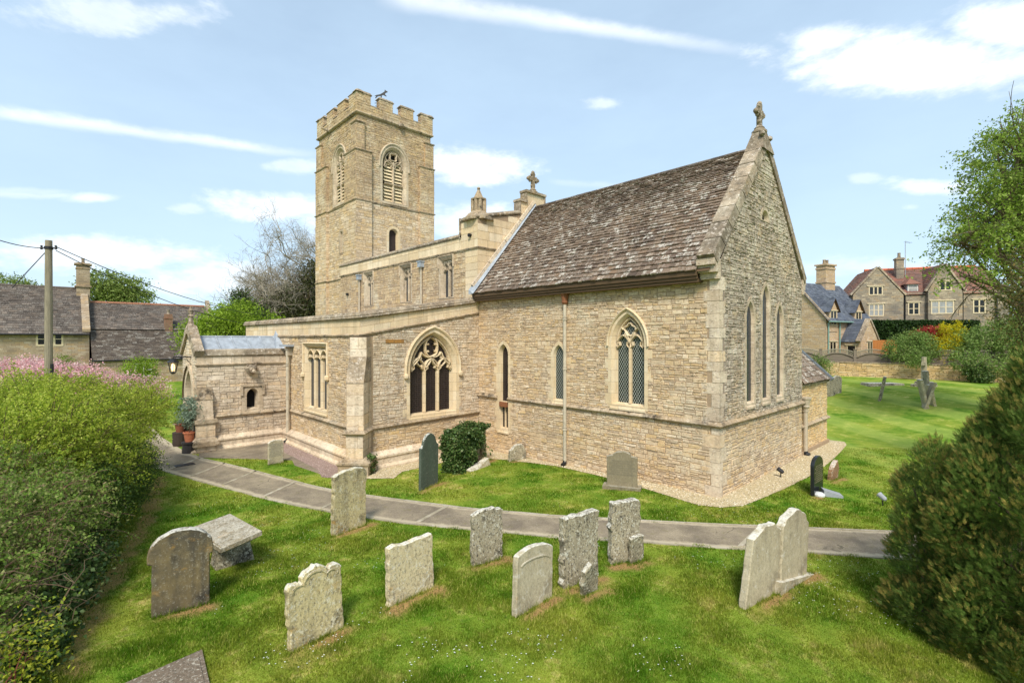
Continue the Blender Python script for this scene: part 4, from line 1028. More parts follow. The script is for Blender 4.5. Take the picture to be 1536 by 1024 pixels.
# ---------------------------------------------------------------- value noise for geometry
def vnoise(x, y, s, seed=0):
    g = np.random.default_rng(seed).random((64, 64)); x = np.asarray(x) / s; y = np.asarray(y) / s
    xi = np.floor(x).astype(int); yi = np.floor(y).astype(int); fx = x - xi; fy = y - yi; fx = fx * fx * (3 - 2 * fx); fy = fy * fy * (3 - 2 * fy)
    a, b, c, d = g[xi % 64, yi % 64], g[(xi + 1) % 64, yi % 64], g[xi % 64, (yi + 1) % 64], g[(xi + 1) % 64, (yi + 1) % 64]
    return (a * (1 - fx) + b * fx) * (1 - fy) + (c * (1 - fx) + d * fx) * fy
def fbm(x, y, s, seed=0, o=4):
    r = 0; a = .5; t = 0
    for k in range(o): r = r + a * vnoise(x, y, s / 2 ** k, seed + k); t += a; a *= .55
    return r / t
def inside(px, py, poly):
    r = np.zeros(px.shape, bool); n = len(poly)
    for i in range(n):
        (a, b), (c, d) = poly[i], poly[(i + 1) % n]
        m = ((b <= py) != (d <= py)) & (px < a + (c - a) * (py - b) / (d - b + 1e-12)); r ^= m
    return r
def segdist(px, py, a, b):
    ax, ay = a; dx, dy = b[0] - ax, b[1] - ay; t = np.clip(((px - ax) * dx + (py - ay) * dy) / (dx * dx + dy * dy + 1e-9), 0, 1)
    return np.hypot(px - ax - t * dx, py - ay - t * dy)

# ---------------------------------------------------------------- path and gravel outlines (from their edges on the ground)
g2 = lambda *p: (lambda v: (v.x, v.y))(gr(*p))
PATH_S = [g2(1640, 872), g2(1450, 851), g2(1352, 839), g2(1200, 828), g2(1080, 822), g2(960, 813), g2(830, 806), g2(700, 794), g2(600, 784), g2(500, 769), g2(430, 755), g2(360, 738), g2(300, 722), g2(258, 710), g2(236, 703)]
PATH_N = [g2(1640, 825), g2(1450, 806), g2(1352, 798), g2(1200, 792), g2(1080, 787), g2(960, 781), g2(830, 774), g2(700, 763), g2(600, 750), g2(500, 736), g2(430, 719), g2(380, 706), g2(335, 695), g2(302, 688), g2(292, 683)]
PATH_POLY = PATH_S + [(-15.6, -10.6), (-20, -10.9), (-24, -10.5), (-24, -8.5), (-16.9, -8.4), (-16.1, -8.5)] + PATH_N[::-1]
PATCH = [(-16.3, -4.9), (-16.3, -8.0), (-15.1, -8.3), (-12.4, -6.0), (-11.6, -6.2), (-9.2, -5.9)]
GRAV = [(-9.3, .1), (-9.3, -4.5), (-8.55, -5.35), (-7.9, -4.6), (-8.4, -4.0), (-8.5, -1.2), (-6.9, -.62), (-5.2, -.3), (-3.4, -.42), (-2.0, -.6), (-.9, -.75), (-.1, -.86), (.35, -.6), (.62, -.15), (.72, .6), (.85, 2.0), (.95, 4.0), (.9, 6.0), (.75, 8.0), (.6, 9.6), (.4, 10.2), (-.1, 10.2), (-.1, .1)]
GRAV_W = [(-9.2, -5.0), (-16.1, -5.0), (-16.1, -5.7), (-13.6, -5.8), (-10.6, -5.85), (-9.6, -6.1), (-8.9, -5.7), (-8.6, -5.3)]

# ---------------------------------------------------------------- headstones: where each stands (left and right foot in the picture, its top)
STONES = {}
def foot(key, xl, yl, xr, yr, yt, dz=0.0):
    a, b = gr(xl, yl), gr(xr, yr); m = (a + b) / 2; d = (m - CAM).dot(FW); py = (yl + yr) / 2
    v = b - a; STONES[key] = dict(m=m, w=math.hypot(v.x, v.y), ang=math.atan2(v.y, v.x), h=(py - yt) / FPX * d, d=d)
for k_, v_ in {'round': (230, 927, 312, 905, 790), 'scallop': (436, 979, 516, 940, 850), 'tall': (500, 804, 549, 786, 704), 'square': (584, 911, 651, 880, 812), 'spotted': (709, 850, 754, 836, 764),
               'pale': (774, 926, 829, 893, 822), 'greytall': (846, 883, 898, 862, 771), 'grey2': (917, 846, 960, 838, 752), 'frag1': (872, 894, 902, 882, 846), 'frag2': (946, 845, 967, 839, 797),
               'pairL': (1119, 914, 1166, 888, 790), 'pairR': (1166, 890, 1214, 860, 766), 'slate': (627, 738, 661, 723, 650), 'small': (765, 692, 791, 688, 664), 'chancel': (910, 731, 956, 735, 673),
               'black': (1221, 745, 1235, 736, 685), 'broken': (1246, 722, 1259, 716, 694), 'white': (400, 698, 428, 693, 658), 'ivy': (672, 714, 738, 688, 628)}.items(): foot(k_, *v_)

# ---------------------------------------------------------------- the churchyard, one sheet out to the horizon, finer near by
def axis(lo, hi, step, far):
    a = list(np.arange(lo, hi + 1e-6, step)); s = step; x = a[-1]; r = []
    while x < far: s *= 1.22; x += s; r.append(x)
    s = step; x = a[0]; l = []
    while x > -far: s *= 1.22; x -= s; l.append(x)
    return np.array(l[::-1] + a + r)
gx = axis(-13, 9, .09, 1500); gy = axis(-13.5, 4, .09, 1500)
GX, GY = np.meshgrid(gx, gy, indexing='ij')
def ground_z(x, y):
    near = np.exp(-((x + 1) ** 2 + (y + 6) ** 2) / 900.0)
    return zg(x, y) + near * (fbm(x, y, 2.6, 5) - .5) * .05 * (1 - onhard(x, y))
def soft(x, y, poly, w):
    d = np.full(np.shape(x), 1e9)
    for i in range(len(poly)): d = np.minimum(d, segdist(x, y, poly[i], poly[(i + 1) % len(poly)]))
    return np.where(inside(x, y, poly), 1.0, np.clip(1 - d / w, 0, 1))
def onhard(x, y):
    m = (np.abs(x + 4) < 24) & (np.abs(y + 2) < 16); r = np.zeros(np.shape(x))
    if m.any(): r[m] = np.maximum(soft(x[m], y[m], PATH_POLY, .25), np.maximum(soft(x[m], y[m], GRAV, .2), soft(x[m], y[m], GRAV_W, .2)))
    return r
GZ = ground_z(GX, GY)
def soil_amount(x, y):
    s = np.zeros(np.shape(x)); n = fbm(x, y, .35, 21, 3) - .5
    for k, q in STONES.items():
        if k in ('chancel', 'white'): sc = .55
        else: sc = 1.0
        c, sn = math.cos(q['ang']), math.sin(q['ang']); m = q['m']; a = (m.x - c * q['w'] / 2, m.y - sn * q['w'] / 2); b = (m.x + c * q['w'] / 2, m.y + sn * q['w'] / 2)
        d = segdist(x, y, (a[0] + .12 * sn, a[1] - .12 * c), (b[0] + .12 * sn, b[1] - .12 * c))
        s = np.maximum(s, np.clip((.18 * sc - d + n * .42) / .16, 0, .95))
    # worn strip along the hedge
    hb = [g2(238, 716), g2(214, 792), g2(190, 832), g2(140, 900), g2(105, 1010)]
    for a, b in zip(hb, hb[1:]):
        d = segdist(x, y, a, b); s = np.maximum(s, np.clip((.22 - d + n * .5) / .2, 0, .75))
    return s
nearm = (GX > -14) & (GX < 10) & (GY > -14) & (GY < 6)
soil = np.zeros(GX.shape); soil[nearm] = soil_amount(GX[nearm], GY[nearm])
nx_, ny_ = GX.shape; idx = np.arange(nx_ * ny_).reshape(nx_, ny_)
quads = np.stack([idx[:-1, :-1], idx[1:, :-1], idx[1:, 1:], idx[:-1, 1:]], -1).reshape(-1, 4)

def grass_nodes(t, vec):
    """mown lawn: greens, with moss-yellow and dry patches, lush tufts"""
    n1 = t.noise(.55, 4, .6, vec=vec); n2 = t.noise(2.1, 4, .65, vec=vec); n3 = t.noise(.13, 2, .5, vec=vec); n4 = t.noise(9, 3, .6, vec=vec)
    c = t.mix(t.ramp(n2, [(.36, 0.), (.64, 1.)]), rgb(70, 108, 20), rgb(112, 140, 42))
    c = t.mix(t.ramp(n1, [(.42, 0.), (.66, .8)]), c, rgb(150, 156, 60))
    c = t.mix(t.math('MULTIPLY', t.ramp(t.math('ADD', t.math('MULTIPLY', n2, .6), t.math('MULTIPLY', n4, .4)), [(.53, 0.), (.66, 1.)]), t.ramp(n1, [(.42, .15), (.6, 1.)])), c, rgb(200, 182, 112))
    c = t.mix(t.ramp(n3, [(.4, 0.), (.7, .2)]), c, rgb(124, 146, 50))
    c = t.mix(t.math('MULTIPLY', t.ramp(n4, [(.58, 0.), (.68, 1.)]), .45), c, rgb(48, 96, 14))
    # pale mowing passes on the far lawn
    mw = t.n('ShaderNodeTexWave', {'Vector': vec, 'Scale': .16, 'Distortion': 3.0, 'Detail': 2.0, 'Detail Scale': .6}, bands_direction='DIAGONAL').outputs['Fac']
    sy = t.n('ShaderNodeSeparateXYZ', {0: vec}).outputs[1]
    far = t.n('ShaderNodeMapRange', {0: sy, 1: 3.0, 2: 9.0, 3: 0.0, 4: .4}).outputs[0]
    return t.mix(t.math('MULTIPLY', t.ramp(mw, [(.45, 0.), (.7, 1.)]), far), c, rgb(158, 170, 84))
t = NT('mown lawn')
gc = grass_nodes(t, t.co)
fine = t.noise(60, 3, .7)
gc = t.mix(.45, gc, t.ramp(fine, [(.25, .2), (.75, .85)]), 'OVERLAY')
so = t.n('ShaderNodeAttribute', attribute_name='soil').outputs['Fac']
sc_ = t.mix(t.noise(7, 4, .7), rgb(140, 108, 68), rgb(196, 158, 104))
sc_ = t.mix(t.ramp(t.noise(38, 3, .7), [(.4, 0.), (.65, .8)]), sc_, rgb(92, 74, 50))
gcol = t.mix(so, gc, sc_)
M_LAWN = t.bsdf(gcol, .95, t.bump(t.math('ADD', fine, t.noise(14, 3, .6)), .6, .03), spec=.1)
lawn = np_mesh('lawn', np.stack([GX, GY, GZ], -1).reshape(-1, 3), quads, M_LAWN, smooth=True)
at_ = lawn.data.attributes.new('soil', 'FLOAT', 'POINT'); at_.data.foreach_set('value', soil.ravel().astype(np.float32))
tag(lawn, kind='structure')

# ---------------------------------------------------------------- path: asphalt between pale edging strips, with transverse bands
def resample(P, Q, n):
    """matching points along two edges"""
    def rs(L):
        L = np.array(L); d = np.r_[0, np.cumsum(np.hypot(*np.diff(L, axis=0).T))]; s = np.linspace(0, d[-1], n); return np.stack([np.interp(s, d, L[:, 0]), np.interp(s, d, L[:, 1])], -1)
    return rs(P), rs(Q)
pa, pb_ = resample(PATH_S, PATH_N, 161)
pa = np.vstack([pa, [(-15.6, -10.6), (-20, -10.9), (-24, -10.5)]]); pb_ = np.vstack([pb_, [(-16.4, -8.45), (-19.5, -8.6), (-24, -8.6)]])
t = NT('worn asphalt path')
n1 = t.noise(1.3, 4, .65); n2 = t.noise(45, 3, .7); n3 = t.noise(6, 4, .7)
c = t.mix(t.ramp(n1, [(.35, 0.), (.65, 1.)]), rgb(116, 105, 90), rgb(150, 137, 115)); c = t.mix(.6, c, t.ramp(n2, [(.25, .2), (.75, .85)]), 'OVERLAY')
c = t.mix(t.ramp(n3, [(.55, 0.), (.7, .55)]), c, rgb(120, 112, 76)); c = t.mix(t.ramp(t.noise(22, 3, .7), [(.66, 0.), (.7, .7)]), c, rgb(196, 188, 170))
vo = t.n('ShaderNodeTexVoronoi', {'Vector': t.n('ShaderNodeVectorMath', {0: t.co, 1: t.n('ShaderNodeVectorMath', {0: t.noise(2.5, 3, .6, out='Color'), 'Scale': .5}, operation='SCALE').outputs[0]}, operation='ADD').outputs[0], 'Scale': .55}, feature='DISTANCE_TO_EDGE').outputs['Distance']
c = t.mix(t.math('MULTIPLY', t.math('LESS_THAN', vo, .006), t.ramp(n1, [(.5, 0.), (.6, .6)])), c, rgb(66, 62, 52))
c = t.mix(t.ramp(t.noise(.9, 4, .65), [(.55, 0.), (.68, .55)]), c, rgb(96, 88, 78))
ea = t.n('ShaderNodeAttribute', attribute_name='edge').outputs['Fac']; ef = t.math('ADD', ea, t.math('MULTIPLY', t.math('SUBTRACT', n3, .5), .5))
c = t.mix(t.math('MULTIPLY', t.ramp(ef, [(.62, 0.), (.8, 1.)]), .75), c, rgb(188, 174, 148))
M_PATH = t.bsdf(c, .95, t.bump(n2, .5, .01), spec=.15)
M_EDGE = stone('path edging', [(176, 164, 142), (160, 150, 130), (188, 178, 158)], (.5, (132, 122, 98)), (.3, (200, 194, 178)), bumpS=.4)
K = np.linspace(0, 1, 9); pv = []; pz = .012
for k in K: 
    q = pa * (1 - k) + pb_ * k; pv.append(np.stack([q[:, 0], q[:, 1], zg(q[:, 0], q[:, 1]) + pz + .012 * np.sin(np.pi * k)], -1))
pv = np.stack(pv, 1); m_, k_ = pv.shape[:2]; ii = np.arange(m_ * k_).reshape(m_, k_)
path = np_mesh('path', pv.reshape(-1, 3), np.stack([ii[:-1, :-1], ii[:-1, 1:], ii[1:, 1:], ii[1:, :-1]], -1).reshape(-1, 4)[:, ::-1], M_PATH, smooth=True); tag(path, kind='structure')
ea_ = path.data.attributes.new('edge', 'FLOAT', 'POINT'); ea_.data.foreach_set('value', np.tile(np.abs(K * 2 - 1) ** 1.5, m_).astype(np.float32))
ed = MB()
def strip(P, Q, w0, w1, z0, seg):
    """edging of separate flat pieces along edge P, towards Q"""
    d = np.r_[0, np.cumsum(np.hypot(*np.diff(P, axis=0).T))]; s = 0
    while s < d[-1] - .1:
        e = min(s + seg * random.uniform(.8, 1.2), d[-1]); ws = [random.uniform(-.012, .012) for _ in range(2)]; n = max(1, int((e - s) / .35))
        for j in range(n):
            pts = []
            for tt in (s + .006 + (e - s - .012) * j / n, s + .006 + (e - s - .012) * (j + 1) / n):
                p = np.array([np.interp(tt, d, P[:, 0]), np.interp(tt, d, P[:, 1])]); q = np.array([np.interp(tt, d, Q[:, 0]), np.interp(tt, d, Q[:, 1])]); u = (q - p) / (np.hypot(*(q - p)) + 1e-9); pts.append((p + u * (w0 + ws[0]), p + u * (w1 + ws[1])))
            (a, b), (c_, e_) = pts; z = lambda r, h: (r[0], r[1], float(zg(r[0], r[1])) + h)
            quad = [a, c_, e_, b]
            if (c_[0] - a[0]) * (b[1] - a[1]) - (c_[1] - a[1]) * (b[0] - a[0]) < 0: quad = quad[::-1]
            ed.hexa([z(r, -.05) for r in quad], [z(r, z0) for r in quad])
        s = e
strip(pb_[:161], pa[:161], -.03, .07, .03, 1.0); strip(pa[:161], pb_[:161], -.03, .03, .022, 1.0)
for k in (38, 62, 84, 104, 120, 134, 146, 156):
    for f0 in np.linspace(.08, .9, 8):
        a = pa[k] * (1 - f0) + pb_[k] * f0; b = pa[k] * (1 - f0 - .112) + pb_[k] * (f0 + .112); u = (pa[k + 1] - pa[k]); u = u / np.hypot(*u) * .05
        z = lambda r: (r[0], r[1], float(zg(r[0], r[1])) + .03); zl = lambda r: (r[0], r[1], float(zg(r[0], r[1])) - .02)
        qd = [a - u, a + u, b + u, b - u]
        if (qd[1][0] - qd[0][0]) * (qd[3][1] - qd[0][1]) - (qd[1][1] - qd[0][1]) * (qd[3][0] - qd[0][0]) < 0: qd = qd[::-1]
        ed.hexa([zl(r) for r in qd], [z(r) for r in qd])
tag(ed.build('path_edging', M_EDGE), kind='structure')
dc = MB(); p = gr(277, 698); dc.box(p.x - .18, p.x + .18, p.y - .28, p.y + .28, p.z - .05, p.z + .034); 
for k in range(5): dc.box(p.x - .14, p.x + .14, p.y - .24 + k * .1, p.y - .2 + k * .1, p.z + .034, p.z + .04)
tag(dc.build('drain_cover', M_IRON, loc=p), 'small black iron drain cover set in the path near the porch', 'drain cover')

# ---------------------------------------------------------------- gravel round the walls: a sheet with loose stones on it
def sheet(name, poly, mat, h, step=.12):
    P = np.array(poly); xs = np.arange(P[:, 0].min(), P[:, 0].max() + step, step); ys = np.arange(P[:, 1].min(), P[:, 1].max() + step, step)
    mb = MB(); tri = tessellate_polygon([[Vector((a, b, 0)) for a, b in poly]])
    bm = bmesh.new(); vs_ = [bm.verts.new((a, b, 0)) for a, b in poly]
    for tr in tri:
        try: bm.faces.new([vs_[i] for i in tr])
        except ValueError: pass
    bmesh.ops.subdivide_edges(bm, edges=[e for e in bm.edges], cuts=3, use_grid_fill=True)
    for v in bm.verts: v.co.z = float(zg(v.co.x, v.co.y)) + h
    bmesh.ops.recalc_face_normals(bm, faces=bm.faces)
    me = bpy.data.meshes.new(name); bm.to_mesh(me); bm.free(); me.materials.append(mat)
    for f in me.polygons:
        if f.normal.z < 0: f.flip()
    o = bpy.data.objects.new(name, me); COL.objects.link(o); return o
def wobble(poly, amp, step, seed):
    out = []
    for i in range(len(poly)):
        a, b = np.array(poly[i]), np.array(poly[(i + 1) % len(poly)]); n = max(1, int(np.hypot(*(b - a)) / step))
        for k in range(n): 
            q = a + (b - a) * k / n; out.append((float(q[0] + (vnoise(q[0], q[1], .4, seed) - .5) * amp * 2), float(q[1] + (vnoise(q[1], q[0], .4, seed + 1) - .5) * amp * 2)))
    return out
def pebbles(name, poly, dens, cols, size, h):
    P = np.array(poly); lo, hi = P.min(0), P.max(0); n = int(dens * np.prod(hi - lo)); x = RNG.uniform(lo[0], hi[0], n); y = RNG.uniform(lo[1], hi[1], n); m = inside(x, y, poly); x, y = x[m], y[m]; n = len(x)
    r = RNG.uniform(size[0], size[1], n); base = np.array([(1, 0, 0), (.3, .95, .1), (-.8, .6, 0), (-.8, -.6, .1), (.3, -.95, 0), (0, 0, .8)]); ang = RNG.uniform(0, 6.28, n); ca, sa = np.cos(ang), np.sin(ang)
    sx_ = RNG.uniform(.6, 1.2, n); V = np.zeros((n, 6, 3)); bx = base[None, :, 0] * sx_[:, None]; by = base[None, :, 1]
    V[..., 0] = x[:, None] + r[:, None] * (bx * ca[:, None] - by * sa[:, None]); V[..., 1] = y[:, None] + r[:, None] * (bx * sa[:, None] + by * ca[:, None])
    V[..., 2] = zg(x, y)[:, None] + h - .004 + base[None, :, 2] * r[:, None] * RNG.uniform(.4, 1, n)[:, None]
    f = np.array([(0, 1, 5), (1, 2, 5), (2, 3, 5), (3, 4, 5), (4, 0, 5)]); Fc = (np.arange(n) * 6)[:, None, None] + f[None]
    t = NT(name); i = t.island(); c = t.ramp(i, [((k + .5) / len(cols), rgb(*q)) for k, q in enumerate(cols)])
    o = np_mesh(name, V.reshape(-1, 3), Fc.reshape(-1, 3), t.bsdf(c, .85, spec=.2)); tag(o, kind='stuff'); return o
M_GRAV = stone('gravel bed', [(198, 182, 146), (182, 166, 132)], (.4, (160, 144, 110)), (.0, (0, 0, 0)), var=.6, bumpS=.8)
M_GRAVP = stone('pinkish gravel bed', [(160, 138, 128), (146, 126, 118)], (.5, (130, 108, 90)), (.0, (0, 0, 0)), var=.6, bumpS=.8)
GRAVb = wobble(GRAV, .05, .25, 3)
tag(sheet('gravel_strip', GRAV, M_GRAV, .014), kind='structure'); tag(sheet('gravel_strip', GRAV_W, M_GRAVP, .016), kind='structure'); tag(sheet('paved_patch', PATCH, M_PATH, .01), kind='structure')
pebbles('gravel', GRAV, 800, [(204, 184, 146), (172, 150, 112), (226, 214, 186), (138, 118, 86), (192, 168, 126), (238, 230, 210), (118, 102, 78)], (.011, .026), .014)
pebbles('gravel', GRAV_W, 700, [(170, 146, 138), (150, 128, 124), (190, 172, 160), (134, 112, 104)], (.012, .024), .016)

# ---------------------------------------------------------------- grass blades and daisies on the near lawn
LEDGER = [g2(180, 1032), g2(303, 979), g2(316, 1040), g2(250, 1100)]
def keep(x, y):
    jx = (vnoise(x, y, .22, 51) - .5) * .2; jy = (vnoise(x, y, .22, 52) - .5) * .2
    m = ~inside(x + jx, y + jy, PATH_POLY) & ~inside(x, y, GRAV) & ~inside(x, y, GRAV_W) & ~inside(x, y, LEDGER) & ~inside(x, y, PATCH)
    m &= ~((y > -.02) & (x < 0.05) & (y < 9.8)) & ~((x < -9.2) & (y > -5.2)) & ~((x < -16) & (y > -8.3))
    return m
def scatter(n, d0, d1, l0=-1.12, l1=1.12, p=1.0):
    u = RNG.random(n); d = d0 * (d1 / d0) ** u if p == 1 else d0 + (d1 - d0) * u ** .7
    s = RNG.uniform(l0, l1, n) * d
    return CAM.x + FW.x * d + RT.x * s, CAM.y + FW.y * d + RT.y * s, d
def blades(n, d0, d1, hlo, hhi):
    x, y, d = scatter(n, d0, d1); m = keep(x, y); x, y, d = x[m], y[m], d[m]
    m = RNG.random(len(x)) > soil_amount(x, y) * .93; x, y, d = x[m], y[m], d[m]; n = len(x)
    lush = fbm(x, y, .5, 77, 3); h = RNG.uniform(hlo, hhi, n) * (.5 + 1.1 * np.clip((lush - .3) / .4, 0, 1)); wd = RNG.uniform(.0028, .0055, n) * np.clip(d / 6.5, 1, 2.2)
    a = RNG.uniform(0, 6.28, n); ln = RNG.uniform(.1, .95, n) * h; b = a + RNG.uniform(1.0, 2.1, n); z = ground_z(x, y) - .004
    V = np.zeros((n, 3, 3)); V[:, 0] = np.stack([x - wd * np.cos(b), y - wd * np.sin(b), z], -1); V[:, 1] = np.stack([x + wd * np.cos(b), y + wd * np.sin(b), z], -1); V[:, 2] = np.stack([x + ln * np.cos(a), y + ln * np.sin(a), z + h], -1)
    return V.reshape(-1, 3)
def tufts(per):
    """longer uncut grass against the foot of every stone"""
    out = []
    for q in STONES.values():
        c, sn = math.cos(q['ang']), math.sin(q['ang']); n = int(per * (q['w'] + .3)); u = RNG.uniform(-q['w'] / 2 - .1, q['w'] / 2 + .1, n); side_ = np.where(RNG.random(n) < .6, RNG.uniform(.0, .07, n), RNG.uniform(-.26, -.14, n)); clump = vnoise(u * 3 + q['m'].x, side_ * 3 + q['m'].y, .3, 61) > .42
        u, side_ = u[clump], side_[clump]; n = len(u); x = q['m'].x + c * u + sn * side_; y = q['m'].y + sn * u - c * side_; z = ground_z(x, y) - .005; h = RNG.uniform(.03, .11, n); a = RNG.uniform(0, 6.28, n); ln = h * RNG.uniform(.2, .9, n); b = a + 1.57; wd = RNG.uniform(.003, .005, n)
        V = np.zeros((n, 3, 3)); V[:, 0] = np.stack([x - wd * np.cos(b), y - wd * np.sin(b), z], -1); V[:, 1] = np.stack([x + wd * np.cos(b), y + wd * np.sin(b), z], -1); V[:, 2] = np.stack([x + ln * np.cos(a), y + ln * np.sin(a), z + h], -1); out.append(V.reshape(-1, 3))
    return np.vstack(out)
V = np.vstack([blades(470000, 5.3, 11.5, .018, .05), blades(170000, 11.5, 18, .02, .045), tufts(420)])
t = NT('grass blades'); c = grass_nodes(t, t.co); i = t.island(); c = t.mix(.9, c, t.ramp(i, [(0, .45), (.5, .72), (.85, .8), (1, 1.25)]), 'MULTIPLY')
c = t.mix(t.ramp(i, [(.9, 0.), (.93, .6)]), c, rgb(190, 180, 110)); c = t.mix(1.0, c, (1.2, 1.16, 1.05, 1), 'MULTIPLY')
d_ = t.n('ShaderNodeBsdfDiffuse', {'Color': c}); tr = t.n('ShaderNodeBsdfTranslucent', {'Color': c}); mx = t.n('ShaderNodeMixShader', {0: .35, 1: d_, 2: tr}); t.t.links.new(mx.outputs[0], t.out.inputs[0])
tag(np_mesh('grass', V, np.arange(len(V)).reshape(-1, 3), t.m), kind='stuff')
# daisies, in loose drifts
x, y, d = scatter(5200, 5.4, 16); m = keep(x, y) & (fbm(x, y, 1.1, 91, 2) > .63); x, y = x[m], y[m]; n = len(x); r = RNG.uniform(.006, .011, n); k = np.arange(6) * math.pi / 3
V = np.zeros((n, 6, 3)); V[..., 0] = x[:, None] + r[:, None] * np.cos(k); V[..., 1] = y[:, None] + r[:, None] * np.sin(k); V[..., 2] = ground_z(x, y)[:, None] + RNG.uniform(.03, .05, n)[:, None] + .15 * r[:, None] * np.cos(k + 1)
tag(np_mesh('daisies', V.reshape(-1, 3), np.arange(n * 6).reshape(-1, 6), simple('daisy petals', (226, 226, 214), .7, var=.1)), kind='stuff')
# ---------------------------------------------------------------- headstones
def grave(name, pal, grime, lich, speck=.5, crust=.6, **kw): return stone(name, pal, grime, lich, speck=speck, crust=crust, **kw)
G_GREY = grave('grey lichened headstone', [(164, 154, 128), (174, 162, 134)], (.6, (112, 102, 84)), (.85, (208, 202, 182)), dark=.8, speck=.85, var=.5, bumpS=.9, streak=.3)
G_YEL = grave('yellow lichened headstone', [(204, 190, 144), (196, 178, 130)], (.45, (152, 138, 104)), (.6, (216, 208, 182)), orange=.65, dark=.6, streak=.45, var=.45, bumpS=.8)
G_PALE = grave('pale headstone', speck=.25, pal=[(192, 181, 152), (184, 171, 142)], grime=(.6, (142, 130, 104)), dark=.3, streak=.3, lich=(.45, (208, 202, 186)), orange=.3, var=.35, bumpS=.5)
G_DARK = grave('blackened headstone', [(134, 116, 78), (124, 108, 76)], (.95, (74, 71, 64)), (.2, (160, 152, 130)), speck=.2, dark=.7, orange=1.0, streak=.95, var=.4, bumpS=.5)
G_SLATE = grave('greenish slate', speck=.1, pal=[(88, 98, 84), (80, 90, 78)], grime=(.4, (70, 78, 66)), lich=(.15, (150, 152, 136)), var=.3, bumpS=.25, streak=.3)
G_BLACK = simple('polished black granite', (34, 36, 38), .25, spec=.5, var=.3, scale=60, bumpS=.02)
G_RED = grave('reddish broken stone', [(160, 126, 92), (150, 112, 80)], (.5, (110, 84, 62)), (.6, (200, 190, 170)), var=.5, bumpS=.9)
G_WARM = grave('warm headstone', [(210, 194, 154), (202, 184, 144)], (.4, (160, 146, 116)), (.6, (218, 210, 190)), orange=.5, dark=.25, var=.45, bumpS=.8)

def profile(kind, w, h):
    """front outline from the bottom left, clockwise as seen from the front; u across, v up"""
    a = w / 2; P = [(-a, -.3)]
    arc = lambda cx, cy, rx, ry, t0, t1, n: [(cx + rx * math.cos(R(t0 + (t1 - t0) * i / n)), cy + ry * math.sin(R(t0 + (t1 - t0) * i / n))) for i in range(n + 1)]
    if kind == 'flat': P += [(-a, h - .02), (-a + .04, h), (0, h - .005), (a - .03, h - .01), (a, h - .05)]
    elif kind == 'curve': P += arc(0, h - .13 * w, a, .13 * w, 180, 0, 14)
    elif kind == 'segment': P += arc(0, h - .32 * w, a, .32 * w, 180, 0, 18)
    elif kind == 'bigarch': P += [(-a, h - .62 * w), (-a - .05, h - .58 * w), (-a - .05, h - .5 * w)] + arc(0, h - .46 * w, a + .05, .46 * w, 172, 8, 20) + [(a + .05, h - .5 * w), (a + .05, h - .58 * w), (a, h - .62 * w)]
    elif kind == 'round': P += [(-a, h - .42 * w), (-a + .06, h - .4 * w), (-a + .1, h - .33 * w)] + arc(0, h - .37 * w, a * .74, .37 * w, 165, 15, 16) + [(a - .1, h - .33 * w), (a - .06, h - .4 * w), (a, h - .42 * w)]
    elif kind == 'scallop': P += [(-a, h - .2)] + arc(-a + .1, h - .19, .1, .075, 180, 30, 5) + arc(0, h - .15, a * .52, .15, 175, 5, 12) + arc(a - .1, h - .15, .1, .085, 150, 0, 5) + [(a, h - .16)]
    elif kind == 'slant': P += [(-a, h - .3), (-a * .3, h - .06), (a * .35, h), (a * .55, h - .05), (a, h - .08)]
    elif kind == 'gable': P += [(-a, h - .26), (-a + .05, h - .22), (-a + .1, h - .14), (-.05, h - .01), (.04, h), (a - .14, h - .1), (a - .08, h - .2), (a, h - .24)]
    elif kind == 'ogee': P += [(-a, h - .16), (-a + .06, h - .13), (-a + .16, h - .11)] + arc(0, h - .11, a - .16, .11, 170, 10, 10) + [(a - .16, h - .11), (a - .06, h - .13), (a, h - .16)]
    elif kind == 'shoulder': P += [(-a, h - .1), (-a + .05, h - .03)] + arc(0, h - .035, a * .6, .035, 160, 20, 6) + [(a - .05, h - .03), (a, h - .08)]
    elif kind == 'broken': P += [(-a, h * .55), (-a * .7, h * .8), (-a * .2, h * .95), (.02, h), (a * .5, h * .86), (a * .8, h * .6)]
    P += [(a, -.3)]; return P
